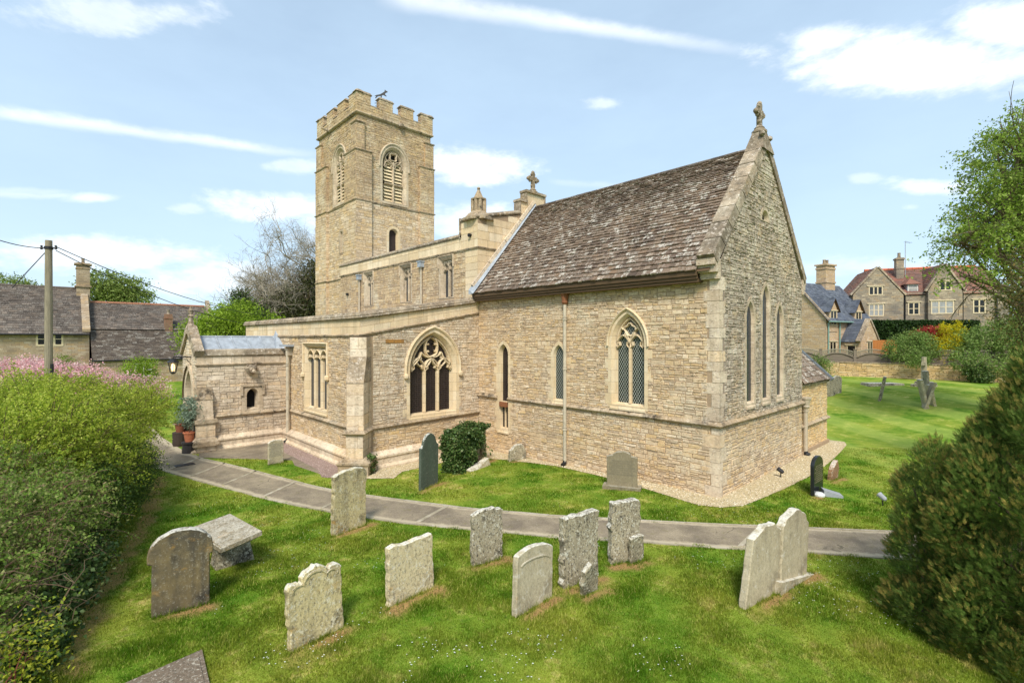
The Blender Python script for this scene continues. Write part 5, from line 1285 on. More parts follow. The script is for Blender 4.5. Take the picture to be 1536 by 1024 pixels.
def slab_mesh(M, prof, th, X, wear=.008, seed=0, mi=0):
    """extruded outline with worn, slightly wavering edges and a bevel all round; X maps (u, v, w) to the world"""
    rr = random.Random(seed); P = []
    for i in range(len(prof)):
        (a, b), (c, d) = prof[i], prof[(i + 1) % len(prof)]; n = max(1, int(math.hypot(c - a, d - b) / .07)); n = 1 if i == len(prof) - 1 else n
        for k in range(n):
            f = k / n; P.append((a + (c - a) * f + rr.gauss(0, wear), b + (d - b) * f + rr.gauss(0, wear)))
    n = len(P); cx = sum(p[0] for p in P) / n; cy = sum(p[1] for p in P) / n
    def inset(e):
        out = []
        for i in range(n):
            a, b, c = P[i - 1], P[i], P[(i + 1) % n]; tx, ty = c[0] - a[0], c[1] - a[1]; L = math.hypot(tx, ty) or 1; nx, ny = ty / L, -tx / L
            if nx * (cx - b[0]) + ny * (cy - b[1]) < 0: nx, ny = -nx, -ny
            out.append((b[0] + nx * e, b[1] + ny * e))
        return out
    I = inset(.014); i0 = len(M.v)
    rings = [(I, -th), (P, -th + .014), (P, -.014), (I, 0)]
    for L, w_ in rings: M.v.extend(tuple(X(u, v, w_)) for u, v in L)
    for r in range(3):
        for k in range(n):
            k2 = (k + 1) % n; M.f.append((i0 + r * n + k, i0 + r * n + k2, i0 + (r + 1) * n + k2, i0 + (r + 1) * n + k)); M.m.append(mi)
    tri = tessellate_polygon([[Vector((u, v, 0)) for u, v in I]])
    for tr in tri:
        a, b, c = (I[q] for q in tr); s = (b[0] - a[0]) * (c[1] - a[1]) - (b[1] - a[1]) * (c[0] - a[0])
        t1 = tr if s > 0 else tr[::-1]; M.f.append(tuple(i0 + 3 * n + q for q in t1)); M.m.append(mi); M.f.append(tuple(i0 + q for q in t1[::-1])); M.m.append(mi)
def placer(m, ang, side=0.0, back=0.0):
    """frame of a stone standing at m whose face looks to the right of its foot line; side and back are leans in degrees"""
    U = Vector((math.cos(ang), math.sin(ang), 0)); N = Vector((U.y, -U.x, 0)); Mx = Matrix.Rotation(R(side), 3, N) @ Matrix.Rotation(R(back), 3, U)
    U2, N2, Z2 = Mx @ U, Mx @ N, Mx @ Vector((0, 0, 1)); return lambda u, v, w: m + U2 * u + Z2 * v + N2 * w
GRP = 'headstones in the churchyard grass'
def headstone(key, kind, mat, label, th=.1, side=0, back=0, w=None, h=None, wear=.008, rim=None, base=None, name='headstone', panelm=None):
    q = STONES[key]; w = w or q['w']; h = h or q['h']; X = placer(q['m'], q['ang'], side, back); M = MB(); pr = profile(kind, w, h); slab_mesh(M, pr, th, X, wear, hash(key) % 1000 if False else sum(map(ord, key)))
    o = M.build(name, mat, loc=q['m']); tag(o, label, 'headstone', GRP)
    if rim:
        B = MB(); top = [p for p in pr if p[1] > h * .1]; n = len(top); cy = h * .5
        inn = [(u * rim[0], cy + (v - cy) * rim[1]) for u, v in top]; out_ = [(u * (rim[0] + .05), cy + (v - cy) * (rim[1] + .045)) for u, v in top]
        for (A, wa, C, wc) in ((out_, .002, out_, .014), (out_, .014, inn, .014), (inn, .014, inn, .002)):
            i0 = len(B.v); B.v.extend(tuple(X(u, v, wa)) for u, v in A); B.v.extend(tuple(X(u, v, wc)) for u, v in C)
            for k in range(n - 1): B.f.append((i0 + k, i0 + n + k, i0 + n + k + 1, i0 + k + 1)); B.m.append(0)
        B.build('carved_border', mat, o)
    if base:
        B = MB(); bw, bh, bd = base; p = lambda u, v, e: X(u, v, e)
        B.hexa([p(-bw / 2, -.2, -bd / 2 - th / 2), p(bw / 2, -.2, -bd / 2 - th / 2), p(bw / 2, -.2, bd / 2 - th / 2), p(-bw / 2, -.2, bd / 2 - th / 2)][::-1], [p(-bw / 2, bh, -bd / 2 - th / 2), p(bw / 2, bh, -bd / 2 - th / 2), p(bw / 2, bh, bd / 2 - th / 2), p(-bw / 2, bh, bd / 2 - th / 2)][::-1])
        B.build('plinth', mat, o)
    return o, X
headstone('round', 'bigarch', G_DARK, 'large blackened round-topped headstone streaked with yellow lichen, beside the fallen table tomb', .13, w=.72, h=1.2, wear=.004)
headstone('scallop', 'scallop', G_YEL, 'yellow-brown headstone with scalloped carved top in the front row, nearest the ledger slab', .11, side=1.5, back=-3, rim=(.82, .84))
headstone('tall', 'curve', G_YEL, 'tall cream and yellow mottled headstone standing alone against the near edge of the path', .11, side=-1, wear=.01)
headstone('square', 'flat', G_WARM, 'plain square-topped pale headstone with white crusted top edge, beside the scalloped stone', .11, side=0, back=-2, wear=.01)
headstone('spotted', 'curve', G_GREY, 'brown spotted headstone with an orange lichen corner, near the path behind the plain square stone', .11, side=0, wear=.01)
headstone('pale', 'curve', G_PALE, 'smooth pale headstone leaning, with a carved arched panel', .1, side=-5, back=-3, rim=(.74, .6), wear=.004)
headstone('greytall', 'flat', G_GREY, 'tall flat-topped dark grey lichened headstone with a broken slab leaning on its foot', .14, side=0, wear=.012)
headstone('grey2', 'flat', G_GREY, 'grey lichened headstone closest to the path, a pale fragment propped on its right side', .15, side=-1, wear=.012)
headstone('frag1', 'broken', G_GREY, 'dark pitted broken slab propped against the tall flat-topped headstone', .09, side=14, back=14, w=.36, h=.55, wear=.014, name='headstone_fragment')
headstone('frag2', 'flat', G_GREY, 'small pale broken slab propped against the grey headstone by the path', .08, side=9, back=10, w=.3, h=.52, wear=.012, name='headstone_fragment')
headstone('pairL', 'slant', G_PALE, 'leaning pale headstone with a sloping shouldered top, left of the touching pair', .12, side=-16, back=-2, h=1.16, wear=.006)
headstone('pairR', 'gable', G_PALE, 'pale headstone with a pointed shouldered top on a low plinth, right of the touching pair', .13, side=-9, back=-1, w=.92, base=(1.15, .1, .26), wear=.006)
headstone('slate', 'round', G_SLATE, 'tall dark green slate headstone with rounded shouldered top, between path and aisle', .08, side=-1, w=.85, wear=.002)
headstone('small', 'broken', G_GREY, 'low broken grey stone stump at the foot of the chancel wall', .14, side=-4, wear=.012, h=.55)
o_chan, X_chan = headstone('chancel', 'ogee', G_PALE if False else grave('brown grey headstone', [(134, 123, 98), (142, 131, 105)], (.5, (108, 98, 78)), (.1, (176, 170, 150)), speck=.1, crust=.2, streak=.5, var=.3, bumpS=.4), 'brown-grey headstone with arched top on a base slab, in front of the two-light chancel window', .12, w=.8, h=1.0, base=(1.0, .08, .36), wear=.003)
o_black, X_black = headstone('black', 'segment', G_BLACK, 'polished black granite headstone with rounded top standing beside the gravel strip', .09, w=.72, h=.98, wear=.0)
headstone('broken', 'broken', G_RED, 'low reddish broken headstone with white crust, behind the black granite stone', .12, side=-6, back=5, w=.5, h=.52, wear=.012)
o_white, X_white = headstone('white', 'shoulder', G_PALE, 'small pale inscribed headstone on the grass between porch and aisle', .08, w=.5, h=.82, wear=.003)
def inscription(o, X, rows, w, v0, dv, mat, seed):
    """rows of worn, illegible lettering"""
    rr = random.Random(seed); M = MB()
    for k in range(rows):
        v = v0 - k * dv; half = w * rr.uniform(.3, .46); u = -half
        while u < half:
            L = rr.uniform(.008, .02); M.face([X(u, v, .0025), X(u + L, v, .0025), X(u + L, v + dv * .7, .0025), X(u, v + dv * .7, .0025)]); u += L + (rr.uniform(.005, .01) if rr.random() < .85 else .02)
    M.build('inscription', mat, o)
inscription(o_black, X_black, 9, .72, .72, .05, simple('dull gilt lettering', (120, 112, 84), .6), 1)
inscription(o_white, X_white, 9, .5, .66, .05, simple('worn lettering', (138, 132, 116), .9), 2)
inscription(o_chan, X_chan, 7, .8, .72, .06, simple('faint lettering', (118, 110, 90), .9), 3)
# grave ornaments by the black headstone
p = gr(1240, 742); sv = simple('grey plaque stone', (150, 152, 154), .4, var=.2)
M = MB(); c, s = math.cos(.5), math.sin(.5)
M.hexa([(p.x + u * c - v * s, p.y + u * s + v * c, p.z - .02) for u, v in ((-.1, -.18), (.32, -.18), (.32, .12), (-.1, .12))], [(p.x + u * c - v * s, p.y + u * s + v * c, p.z + hh) for u, v, hh in ((-.1, -.18, .16), (.32, -.18, .05), (.32, .12, .05), (-.1, .12, .16))])
tag(M.build('grave_plaque', sv, loc=p), 'small sloping grey stone tablet lying in front of the black headstone', 'plaque')
p = gr(1229, 744); M = MB(); M.lathe(p, [(.1, -.02), (.13, .02), (.13, .06), (.08, .1), (.03, .11)], n=12); tag(M.build('flower_vase', simple('white stone', (206, 206, 200), .5), loc=p), 'low white round grave vase at the foot of the black headstone', 'vase')
# ivy-grown leaning slab
q = STONES['ivy']; q['m'] = q['m'] + Vector((0, 0, 0)); M = MB(); Xi = placer(q['m'], q['ang'] - .05, 4, 0); slab_mesh(M, profile('flat', 1.8, 1.25), .4, Xi, .008, 5)
tag(M.build('tomb_slab', G_PALE, loc=q['m']), 'big pale tomb block almost smothered by ivy beside the aisle window', 'tomb')
p = gr(690, 705); M = MB(); M.hexa([Xi(-.55, -.05, .25), Xi(.5, -.05, .25), Xi(.5, -.05, .42), Xi(-.55, -.05, .42)][::-1], [Xi(-.55, .1, .2), Xi(.5, .22, .2), Xi(.5, .2, .34), Xi(-.55, .08, .34)][::-1])
tag(M.build('stone_fragment', G_PALE, loc=p), 'thin white stone strip lying tilted below the ivy', 'stone')
# fallen table tomb: the ledger tips down to the west, one end still on its leg
a, b, c, d = gr(284, 792, .5), gr(345, 770, .62), gr(393, 796, .64), gr(331, 823, .52)
tt = thing('table_tomb', gr(350, 830), 'fallen table tomb, its moulded slab tilted on one stub of leg', 'tomb')
M = MB(); up = Vector((0, 0, .09)); quad = [a, d, c, b]
def tomb(quad, z0, z1, e0, e1):
    ce = sum(quad, Vector()) / 4; f = lambda p, e: ce + (p - ce) * (1 + e)
    M.hexa([f(p, e0) + Vector((0, 0, z0)) for p in quad], [f(p, e1) + Vector((0, 0, z1)) for p in quad])
tomb(quad, -.12, -.07, -.12, -.02); tomb(quad, -.07, .0, 0, 0); tomb(quad, .0, .02, -.05, -.07)
ce = sum(quad, Vector()) / 4
M.build('ledger', grave('mossy ledger', crust=.25, pal=[(158, 146, 122), (148, 136, 112)], grime=(.5, (110, 100, 78)), lich=(.5, (198, 190, 170)), orange=.5, var=.4, bumpS=.7), tt)
M = MB(); lp = gr(352, 845); U = (c - d); U.z = 0; U.normalize(); V_ = Vector((-U.y, U.x, 0)); lp = lp + V_ * .12
lo = [lp + U * x + V_ * y + Vector((0, 0, -.15)) for x, y in ((-.34, -.2), (.34, -.2), (.34, .2), (-.34, .2))]; hi = [lp + U * x + V_ * y + Vector((0, 0, z)) for x, y, z in ((-.24, -.14, .5), (.22, -.14, .5), (.22, .12, .52), (-.24, .14, .5))]
M.hexa(lo, hi); bmx = M.build('leg', G_GREY, tt)
# ledger slab flush with the grass
M = MB(); L = [gr(178, 1034), gr(250, 1110), gr(318, 1046), gr(303, 979)]; zc = max(p.z for p in L)
M.hexa([p + Vector((0, 0, -.1)) for p in L], [p + Vector((0, 0, .05)) for p in L]); ce = sum(L, Vector()) / 4
M.hexa([ce + (p - ce) * .86 + Vector((0, 0, .049)) for p in L], [ce + (p - ce) * .84 + Vector((0, 0, .062)) for p in L])
tag(M.build('ledger_slab', grave('flat brown ledger', crust=0.0, pal=[(132, 116, 98), (122, 108, 92)], grime=(.5, (98, 86, 72)), lich=(.3, (170, 162, 146)), var=.4, bumpS=.6), loc=L[3]), 'flat brown grave slab lying in the grass at the near edge', 'grave slab')
# spotlights
def spot(px, py, label, aim):
    p = gr(px, py); o = thing('garden_spotlight', p, label, 'spotlight'); M = MB(); M.tube([p + Vector((0, 0, -.05)), p + Vector((0, 0, .16))], .014, 6); M.build('spike', M_IRON, o)
    a = Vector(aim).normalized(); c = p + Vector((0, 0, .2)); M = MB(); M.tube([c - a * .09, c - a * .06, c + a * .07, c + a * .1], [.03, .055, .06, .07], 10); M.build('lamp_head', sv if py > 740 else M_IRON, o); return o
spot(1324, 758, 'small pale ground spotlight on a spike out on the lawn by the conifer', (-.6, .4, .35)); spot(1171, 716, 'black ground spotlight on the gravel beside the east wall', (-.9, -.1, .6))
# ---- farther stones on the rising lawn
def far_stone(px, py, w, h, ang, side, back, kind, mat, label, th=.12, name='headstone'):
    m = gr(px, py); X = placer(m, ang, side, back); M = MB(); slab_mesh(M, profile(kind, w, h), th, X, .008, int(px)); o = M.build(name, mat, loc=m); tag(o, label, 'headstone', GRP); return o
VA = math.atan2(RT.y, RT.x); ew = math.atan2(FW.y, FW.x)
far_stone(1322, 593, .7, 1.25, R(96), 0, 10, 'flat', G_GREY, 'thin dark headstone leaning left, alone on the far lawn')
far_stone(1389, 606, .6, 1.3, R(110), -3, 17, 'flat', G_PALE, 'headstone leaning left, nearest of the far cluster in front of the cross')
far_stone(1391, 604, .6, 1.4, R(112), 0, -10, 'flat', G_PALE, 'white-edged headstone leaning right, in the middle of the far cluster')
far_stone(1401, 600, .55, 1.05, R(118), 0, -9, 'curve', G_WARM, 'short grey headstone leaning right, last of the far cluster')
far_stone(1392, 588, .5, 1.2, R(120), 0, -3, 'flat', G_GREY, 'narrow headstone standing behind the far cluster of leaning stones')
far_stone(1246, 592, .8, 1.05, R(70), 2, 4, 'curve', G_GREY, 'grey headstone leaning by the vestry corner, nearest the wall')
far_stone(1256, 588, .8, 1.05, R(72), 0, 2, 'segment', G_GREY, 'rounded grey headstone on a low plinth right of the one by the vestry')
m = gr(1386, 579); cr = thing('churchyard_cross', m, 'tall pale stone cross on a stepped base near the boundary wall', 'cross'); M = MB()
M.lathe(m, [(.7, -.2), (.7, .12), (.5, .12), (.5, .28), (.3, .28), (.26, .4)], n=4, rot=.6); M.build('base', G_GREY, cr)
M = MB(); M.lathe(m, [(.15, .38), (.12, 1.75)], n=8); h0 = 1.2; M.hexa([m + Vector((x, y, 1.25)) for x, y in ((-.1, -.28), (.1, -.28), (.1, .28), (-.1, .28))], [m + Vector((x, y, 1.45)) for x, y in ((-.1, -.28), (.1, -.28), (.1, .28), (-.1, .28))]); M.build('shaft', G_PALE, cr)
m = gr(1322, 577); M = MB(); 
M.hexa([m + RT * x + FW * y + Vector((0, 0, -.1)) for x, y in ((-1.1, -.5), (1.1, -.5), (1.0, .5), (-1.0, .5))], [m + RT * x + FW * y + Vector((0, 0, .12)) for x, y in ((-1.05, -.45), (1.05, -.45), (.95, .45), (-.95, .45))])
tag(M.build('ledger_slab', G_GREY, loc=m), 'long low grey grave slab in the grass near the boundary wall', 'grave slab')
# ---------------------------------------------------------------- houses beyond the churchyard
def brickwall(name, pal, w, h, mort, k=.85, grime=(.4, (120, 110, 90))):
    """coursed stone seen from far off"""
    t = NT(name); sx = t.n('ShaderNodeSeparateXYZ', {0: t.co}).outputs
    wv = t.noise(1.2, 2, .5)
    u = t.math('ADD', t.math('ADD', sx[0], t.math('MULTIPLY', sx[1], 1.0)), t.math('MULTIPLY', wv, .5)); z = t.math('ADD', sx[2], t.math('MULTIPLY', t.noise(2.3, 2, .5), .06))
    uv = t.n('ShaderNodeCombineXYZ', {0: u, 1: z, 2: 0.0}).outputs[0]
    br = t.n('ShaderNodeTexBrick', {'Vector': uv, 'Color1': (0, 0, 0, 1), 'Color2': (1, 1, 1, 1), 'Mortar': (.4, .4, .4, 1), 'Scale': 1.0, 'Mortar Size': .014, 'Mortar Smooth': .4, 'Brick Width': w, 'Row Height': h})
    n = len(pal); c = t.ramp(br.outputs['Color'], [((i + .5) / n, rgb(*q, k)) for i, q in enumerate(pal)])
    c = t.mix(br.outputs['Fac'], c, rgb(*mort, k)); c = t.mix(t.math('MULTIPLY', t.ramp(t.noise(.7, 4, .65), [(.42, 0.), (.66, 1.)]), grime[0]), c, rgb(*grime[1], k))
    c = t.mix(.4, c, t.ramp(t.noise(9, 4, .7), [(.25, .25), (.75, .85)]), 'OVERLAY')
    return t.bsdf(c, .92, t.bump(br.outputs['Fac'], -.5, .02), spec=.15)
M_MANOR = brickwall('manor stone', [(172, 156, 131), (150, 138, 119), (188, 172, 145), (138, 128, 113), (180, 156, 123)], .42, .17, (132, 122, 107), grime=(.7, (120, 114, 105)))
M_COTT = brickwall('honey cottage stone', [(208, 180, 144), (196, 166, 130), (216, 192, 162), (186, 158, 128), (212, 178, 134)], .36, .15, (170, 148, 128), grime=(.2, (152, 132, 118)))
M_FARM = brickwall('farmhouse stone', [(186, 166, 138), (170, 148, 120), (200, 182, 156), (158, 138, 114), (190, 162, 124)], .5, .18, (140, 124, 106), grime=(.5, (128, 114, 98)))
M_DRYW = brickwall('boundary wall stone', [(206, 184, 150), (186, 160, 124), (216, 198, 172), (170, 146, 116), (200, 168, 126)], .38, .12, (126, 106, 86), grime=(.35, (150, 132, 112)))
M_CURT = simple('net curtain behind glass', (150, 150, 146), .3, var=.5, scale=3)
M_BRICK = brickwall('old red brick', [(150, 96, 74), (132, 82, 64), (160, 112, 88)], .23, .08, (150, 134, 112))
def hwin(F, u0, u1, v0, v1, cols, rows, parent, fm=None, gm=None, name='window', deep=.12, fr=.09, sur=True):
    """mullioned window: surround, frame with glazing bars, panes"""
    fm = fm or M_CREAM; M = MB()
    for a, b, c, d in ((u0 - fr, u1 + fr, v1, v1 + fr), (u0 - fr, u1 + fr, v0 - fr, v0), (u0 - fr, u0, v0, v1), (u1, u1 + fr, v0, v1)): fbox(M, F, a, b, c, d, -.05, .035)
    for i in range(1, cols): u = u0 + (u1 - u0) * i / cols; fbox(M, F, u - .05, u + .05, v0, v1, -.05, .03)
    for j in range(1, rows): v = v0 + (v1 - v0) * j / rows; fbox(M, F, u0, u1, v - .025, v + .025, -.05, .026)
    if sur: fbox(M, F, u0 - fr - .12, u1 + fr + .12, v1 + fr, v1 + fr + .08, -.05, .09)
    o = M.build(name, fm, parent); G = MB(); G.face([F.p(u0, v0, .008), F.p(u1, v0, .008), F.p(u1, v1, .008), F.p(u0, v1, .008)]); G.build('pane', gm or M_GLASS, o); return o
def roof_plane(name, e0, e1, r0, r1, mat, parent, ex=(.3, .22), w=(.28, .5), th=.03, under=None):
    """tiled slope between eaves e0-e1 and ridge r0-r1 (parallel)"""
    M = MB(); e0, e1, r0, r1 = map(Vector, (e0, e1, r0, r1)); tiles(M, e0, e1 - e0, r0 - e0, ex[0], ex[1], w, th); n = (e1 - e0).cross(r0 - e0).normalized() * -.03
    M.face([e0 + n, e1 + n, r1 + n, r0 + n], 1); return M.build(name, [mat, M_TIMB], parent)
def prism(M, F, poly, w0, w1, mi=0):
    n = len(poly); M.solid([F.p(u, v, w0) for u, v in poly] + [F.p(u, v, w1) for u, v in poly], [tuple(range(n))[::-1], tuple(range(n, 2 * n))] + [(k, (k + 1) % n, n + (k + 1) % n, n + k) for k in range(n)], mi)

# ---- manor house (fronts the camera squarely)
MD = 47.0
MA = R(20); MU = RT * math.cos(MA) - FW * math.sin(MA); MN = -FW * math.cos(MA) - RT * math.sin(MA)
mo = at(1277, HZ, MD); mo.z = 0; FM = Fr(mo, MU, MN)
def mp(px, py, d=MD):
    r = ray(px, py); w = d - MD; t = (FM.o - FM.N * w - CAM).dot(FM.N) / r.dot(FM.N); p = CAM + r * t - FM.o; return (p.dot(FM.U), p.z)
manor = thing('manor_house', FM.p(mp(1390, 500)[0], 1.2), 'large grey stone manor house with twin gables and red tiled roof behind the dark hedge', 'house')
M = MB(); e_l, e_r = mp(1277, 443), mp(1352, 443); ap = mp(1314, 402); prism(M, FM, [(e_l[0], .8), (e_r[0], .8), e_r, ap, e_l], -6, .5)
g_l, g_r = mp(1389, 437), mp(1440, 437); ap2 = mp(1413, 397); prism(M, FM, [(g_l[0], .8), (g_r[0], .8), g_r, ap2, g_l], -6, .45)
r_l, r_r = mp(1352, 443), mp(1513, 443); prism(M, FM, [(e_r[0], .8), (r_r[0], .8), (r_r[0], e_l[1] + .1), (e_r[0], e_l[1] + .1)], -6, 0); M.build('wall', M_MANOR, manor)
zr = mp(1375, 403, MD + 4.4)[1]
for nm, (ua, ub) in {'roof': (ap[0] + .3, r_r[0])}.items():
    roof_plane('roof', FM.p(ua, e_l[1] - .1, .1), FM.p(ub, e_l[1] - .1, .1), FM.p(ua, zr, -4.4), FM.p(ub, zr, -4.4), M_RTILE, manor, ex=(.26, .2))
    roof_plane('roof', FM.p(ub, e_l[1], -8.8), FM.p(ua, e_l[1], -8.8), FM.p(ub, zr, -4.4), FM.p(ua, zr, -4.4), M_RTILE, manor, ex=(.5, .5), w=(.5, .9))
for a_, l_, r_ in ((ap, e_l, e_r), (ap2, g_l, g_r)):
    roof_plane('roof', FM.p(l_[0] - .1, l_[1] - .02, -5.5), FM.p(l_[0] - .1, l_[1] - .02, .4), FM.p(a_[0], a_[1] + .05, -5.5), FM.p(a_[0], a_[1] + .05, .4), M_RTILE, manor, ex=(.26, .2))
    roof_plane('roof', FM.p(r_[0] + .1, r_[1] - .02, .4), FM.p(r_[0] + .1, r_[1] - .02, -5.5), FM.p(a_[0], a_[1] + .05, .4), FM.p(a_[0], a_[1] + .05, -5.5), M_RTILE, manor, ex=(.26, .2))
    M = MB(); rake(M, FM, l_[0] - .15, l_[1] - .05, a_[0], a_[1], .14, .2, .58, seg=1.1); rake(M, FM, r_[0] + .15, r_[1] - .05, a_[0], a_[1], .14, .2, .58, seg=1.1); M.build('gable_coping', M_COPE, manor)
M = MB(); n = int((r_r[0] - ap[0] - .3) / .5)
for i in range(n): u = ap[0] + .3 + i * .5; M.tube([FM.p(u, zr, -4.4), FM.p(u + .48, zr, -4.4)], .16, 7)
M.build('ridge_tiles', simple('ridge tile', (186, 100, 66), .8, var=.5), manor)
def chimney(name, c, U, w, d, z0, z1, mat, parent, pots=1, bands=()):
    U = Vector(U).normalized(); V = Vector((-U.y, U.x, 0)); M = MB()
    def blk(a, b, s, t): 
        q = [Vector((c[0], c[1], 0)) + U * x + V * y for x, y in ((-s, -t), (s, -t), (s, t), (-s, t))]; M.hexa([p + Vector((0, 0, a)) for p in q], [p + Vector((0, 0, b)) for p in q])
    blk(z0, z1, w / 2, d / 2)
    for z, e in bands: blk(z, z + .14, w / 2 + e, d / 2 + e)
    o = M.build(name, mat, parent)
    for k in range(pots):
        P = MB(); p = Vector((c[0], c[1], z1)) + U * ((k - (pots - 1) / 2) * .45); P.lathe(p, [(.17, 0), (.14, .1), (.12, .4), (.15, .45), (.12, .5)], n=9); P.build('chimney_pot', M_COPE, o)
    return o
cc = FM.p(mp(1348.5, 400, 50)[0], 0, -3.0); mz = lambda y: mp(1348.5, y, 50)[1]; chimney('chimney', cc, MU, .62, .62, 8.5, mz(387), M_MANOR, manor, 1, bands=((mz(390), .07), (mz(404), .05)))
M = MB(); q = FM.p(mp(1358, 395, 50)[0], 0, -3.0); M.tube([Vector((q.x, q.y, 10.0)), Vector((q.x, q.y, mz(362)))], .03, 5)
for k in range(5): z = mz(363 + k * .5); a = Vector((q.x, q.y, z)) + RT * (k * .13); M.tube([a - FW * .2, a + FW * .2], .012, 4)
M.tube([Vector((q.x, q.y, mz(364))), Vector((q.x, q.y, mz(364))) + RT * .6], .014, 4); M.build('aerial', M_LEAD, manor)
d0, d1 = mp(1364, 439), mp(1381, 425); M = MB(); fbox(M, FM, d0[0], d1[0], d0[1], d1[1], -3, -.5); do_ = M.build('dormer', M_LEAD, manor)
F2 = Fr(FM.p(0, 0, -.5), MU, MN); hwin(F2, d0[0] + .12, d1[0] - .12, d0[1] + .15, d1[1] - .12, 1, 2, do_, M_WHITE, M_CURT, fr=.06, sur=False)
M = MB(); um = (d0[0] + d1[0]) / 2; za = d1[1] + .6; A = [FM.p(d0[0] - .2, d1[1], -.3), FM.p(d1[0] + .2, d1[1], -.3), FM.p(d1[0] + .2, d1[1], -3), FM.p(d0[0] - .2, d1[1], -3), FM.p(um, za, -1.1), FM.p(um, za, -3)]
M.solid(A, [(0, 1, 4), (1, 2, 5, 4), (3, 0, 4, 5)]); M.build('dormer_roof', M_RTILE, do_)
for (a, b, c, d, cols, rows, w, gm) in ((1304.5, 430.5, 1322.5, 441.5, 3, 1, .5, M_GLASS), (1304.5, 457, 1324, 473, 3, 2, .5, M_CURT), (1363.5, 454.5, 1377.5, 471, 2, 2, 0, M_GLASS), (1410.5, 423, 1425.5, 434.5, 2, 1, .45, M_GLASS), (1398, 452, 1429, 469.5, 3, 2, .45, M_CURT), (1461, 450, 1476.5, 468.5, 2, 2, 0, M_GLASS), (1304, 492, 1324, 506, 3, 2, .5, M_GLASS), (1400, 492, 1428, 506, 3, 2, .45, M_GLASS)):
    p, q = mp(a, d, MD - w), mp(c, b, MD - w); hwin(Fr(FM.p(0, 0, w), MU, MN), p[0], q[0], p[1], q[1], cols, rows, manor, gm=gm)
for px in (1356.5, 1443, 1494): u = mp(px, 0)[0]; M = MB(); M.tube([FM.p(u, 1.2, .1), FM.p(u, 8.0, .1)], .07, 6); M.build('downpipe', M_IRON, manor)

# ---- honey-stone cottage with blue slate roof
th = R(62); CA = FW * math.cos(th) + RT * math.sin(th); CB = RT * math.cos(th) - FW * math.sin(th)
c0 = at(1239, HZ, 42); c0.z = 0
cott = thing('cottage', c0 + Vector((0, 0, 1.2)), 'honey coloured stone cottage with blue slate roof and small gabled dormers', 'house')
cq = lambda t, s, z: c0 + CA * t + CB * s + Vector((0, 0, z)); CE, CR, CL_ = 5.75, 9.05, 7.2
FC1 = Fr(c0, -CB, -CA)          # gable end, u = -s
FC2 = Fr(c0, CA, CB)            # front, u = t
M = MB(); prism(M, FC1, [(0, .8), (5.6, .8), (5.6, CE), (2.8, CR), (0, CE)], -CL_, 0); M.build('wall', M_COTT, cott)
roof_plane('roof', cq(-.15, .3, CE - .25), cq(CL_, .3, CE - .25), cq(-.15, -2.8, CR + .06), cq(CL_, -2.8, CR + .06), M_BSLATE, cott, ex=(.26, .22), w=(.25, .4), th=.015)
roof_plane('roof', cq(CL_, -5.9, CE - .25), cq(-.15, -5.9, CE - .25), cq(CL_, -2.8, CR + .06), cq(-.15, -2.8, CR + .06), M_BSLATE, cott, ex=(.5, .5), w=(.5, .9), th=.015)
chimney('chimney', cq(4.9, -2.8, 0), CA, 1.5, .9, 7.6, 11.0, M_COTT, cott, 2, bands=((9.25, .06), (10.55, .06), (10.9, .12)))
M = MB(); rake(M, FC1, -.25, CE - .2, 2.8, CR + .1, .1, -.1, .1, seg=1.5); rake(M, FC1, 5.85, CE - .2, 2.8, CR + .1, .1, -.1, .1, seg=1.5); M.build('verge', M_COPE, cott)
for t_ in (1.0, 4.9):
    M = MB(); prism(M, FC2, [(t_ - .62, 4.6), (t_ + .62, 4.6), (t_ + .62, 6.5), (t_, 7.35), (t_ - .62, 6.5)], -2.0, .05); dm = M.build('dormer', M_COTT, cott)
    hwin(Fr(c0 + CB * .05, CA, CB), t_ - .4, t_ + .4, 5.25, 6.35, 2, 1, dm, fr=.06)
    for s in (-1, 1):
        e0, e1, r0, r1 = cq(t_ + s * .8, .25, 6.3), cq(t_ + s * .8, -2.2, 6.3), cq(t_, .25, 7.5), cq(t_, -2.2, 7.5)
        if s < 0: e0, e1, r0, r1 = e1, e0, r1, r0
        roof_plane('dormer_roof', e0, e1, r0, r1, M_BSLATE, dm, ex=(.22, .2), w=(.22, .36), th=.012)
for t_ in (1.0, ): hwin(FC2, t_ - .42, t_ + .42, 2.5, 3.7, 2, 1, cott, fr=.08)
for t_ in (.2, 1.9): M = MB(); M.tube([FC2.p(t_, 1, .1), FC2.p(t_, 5.4, .1)], .06, 6); M.build('downpipe', M_GREENP, cott)
M = MB(); M.tube([cq(-.1, .36, 5.46), cq(CL_, .36, 5.46)], .07, 6); M.build('gutter', M_GREENP, cott)
FW2 = Fr(c0 + CB * 1.6, CA, CB); M = MB(); prism(M, FW2, [(2.25, .8), (4.95, .8), (4.95, 3.85), (3.6, 5.6), (2.25, 3.85)], -1.6, 0); wg = M.build('porch_wing', M_COTT, cott)
roof_plane('porch_roof', cq(2.1, 0, 3.72), cq(2.1, 1.4, 3.72), cq(3.6, 0, 5.65), cq(3.6, 1.4, 5.65), M_BSLATE, cott, ex=(.3, .26), w=(.3, .5), th=.015)
M = MB(); rake(M, FW2, 2.05, 3.7, 3.6, 5.65, .18, -.3, .08, seg=.8); rake(M, FW2, 5.15, 3.7, 3.6, 5.65, .18, -.3, .08, seg=.8); M.build('porch_coping', M_COPE, cott)
hwin(FW2, 3.3, 3.95, 2.4, 3.7, 2, 1, cott, fr=.08); F5 = Fr(c0 + CA * 2.25, -CB, -CA); hwin(F5, -1.15, -.55, 1.9, 3.4, 1, 1, cott, gm=M_GLASS, fr=.07, name='porch_door')

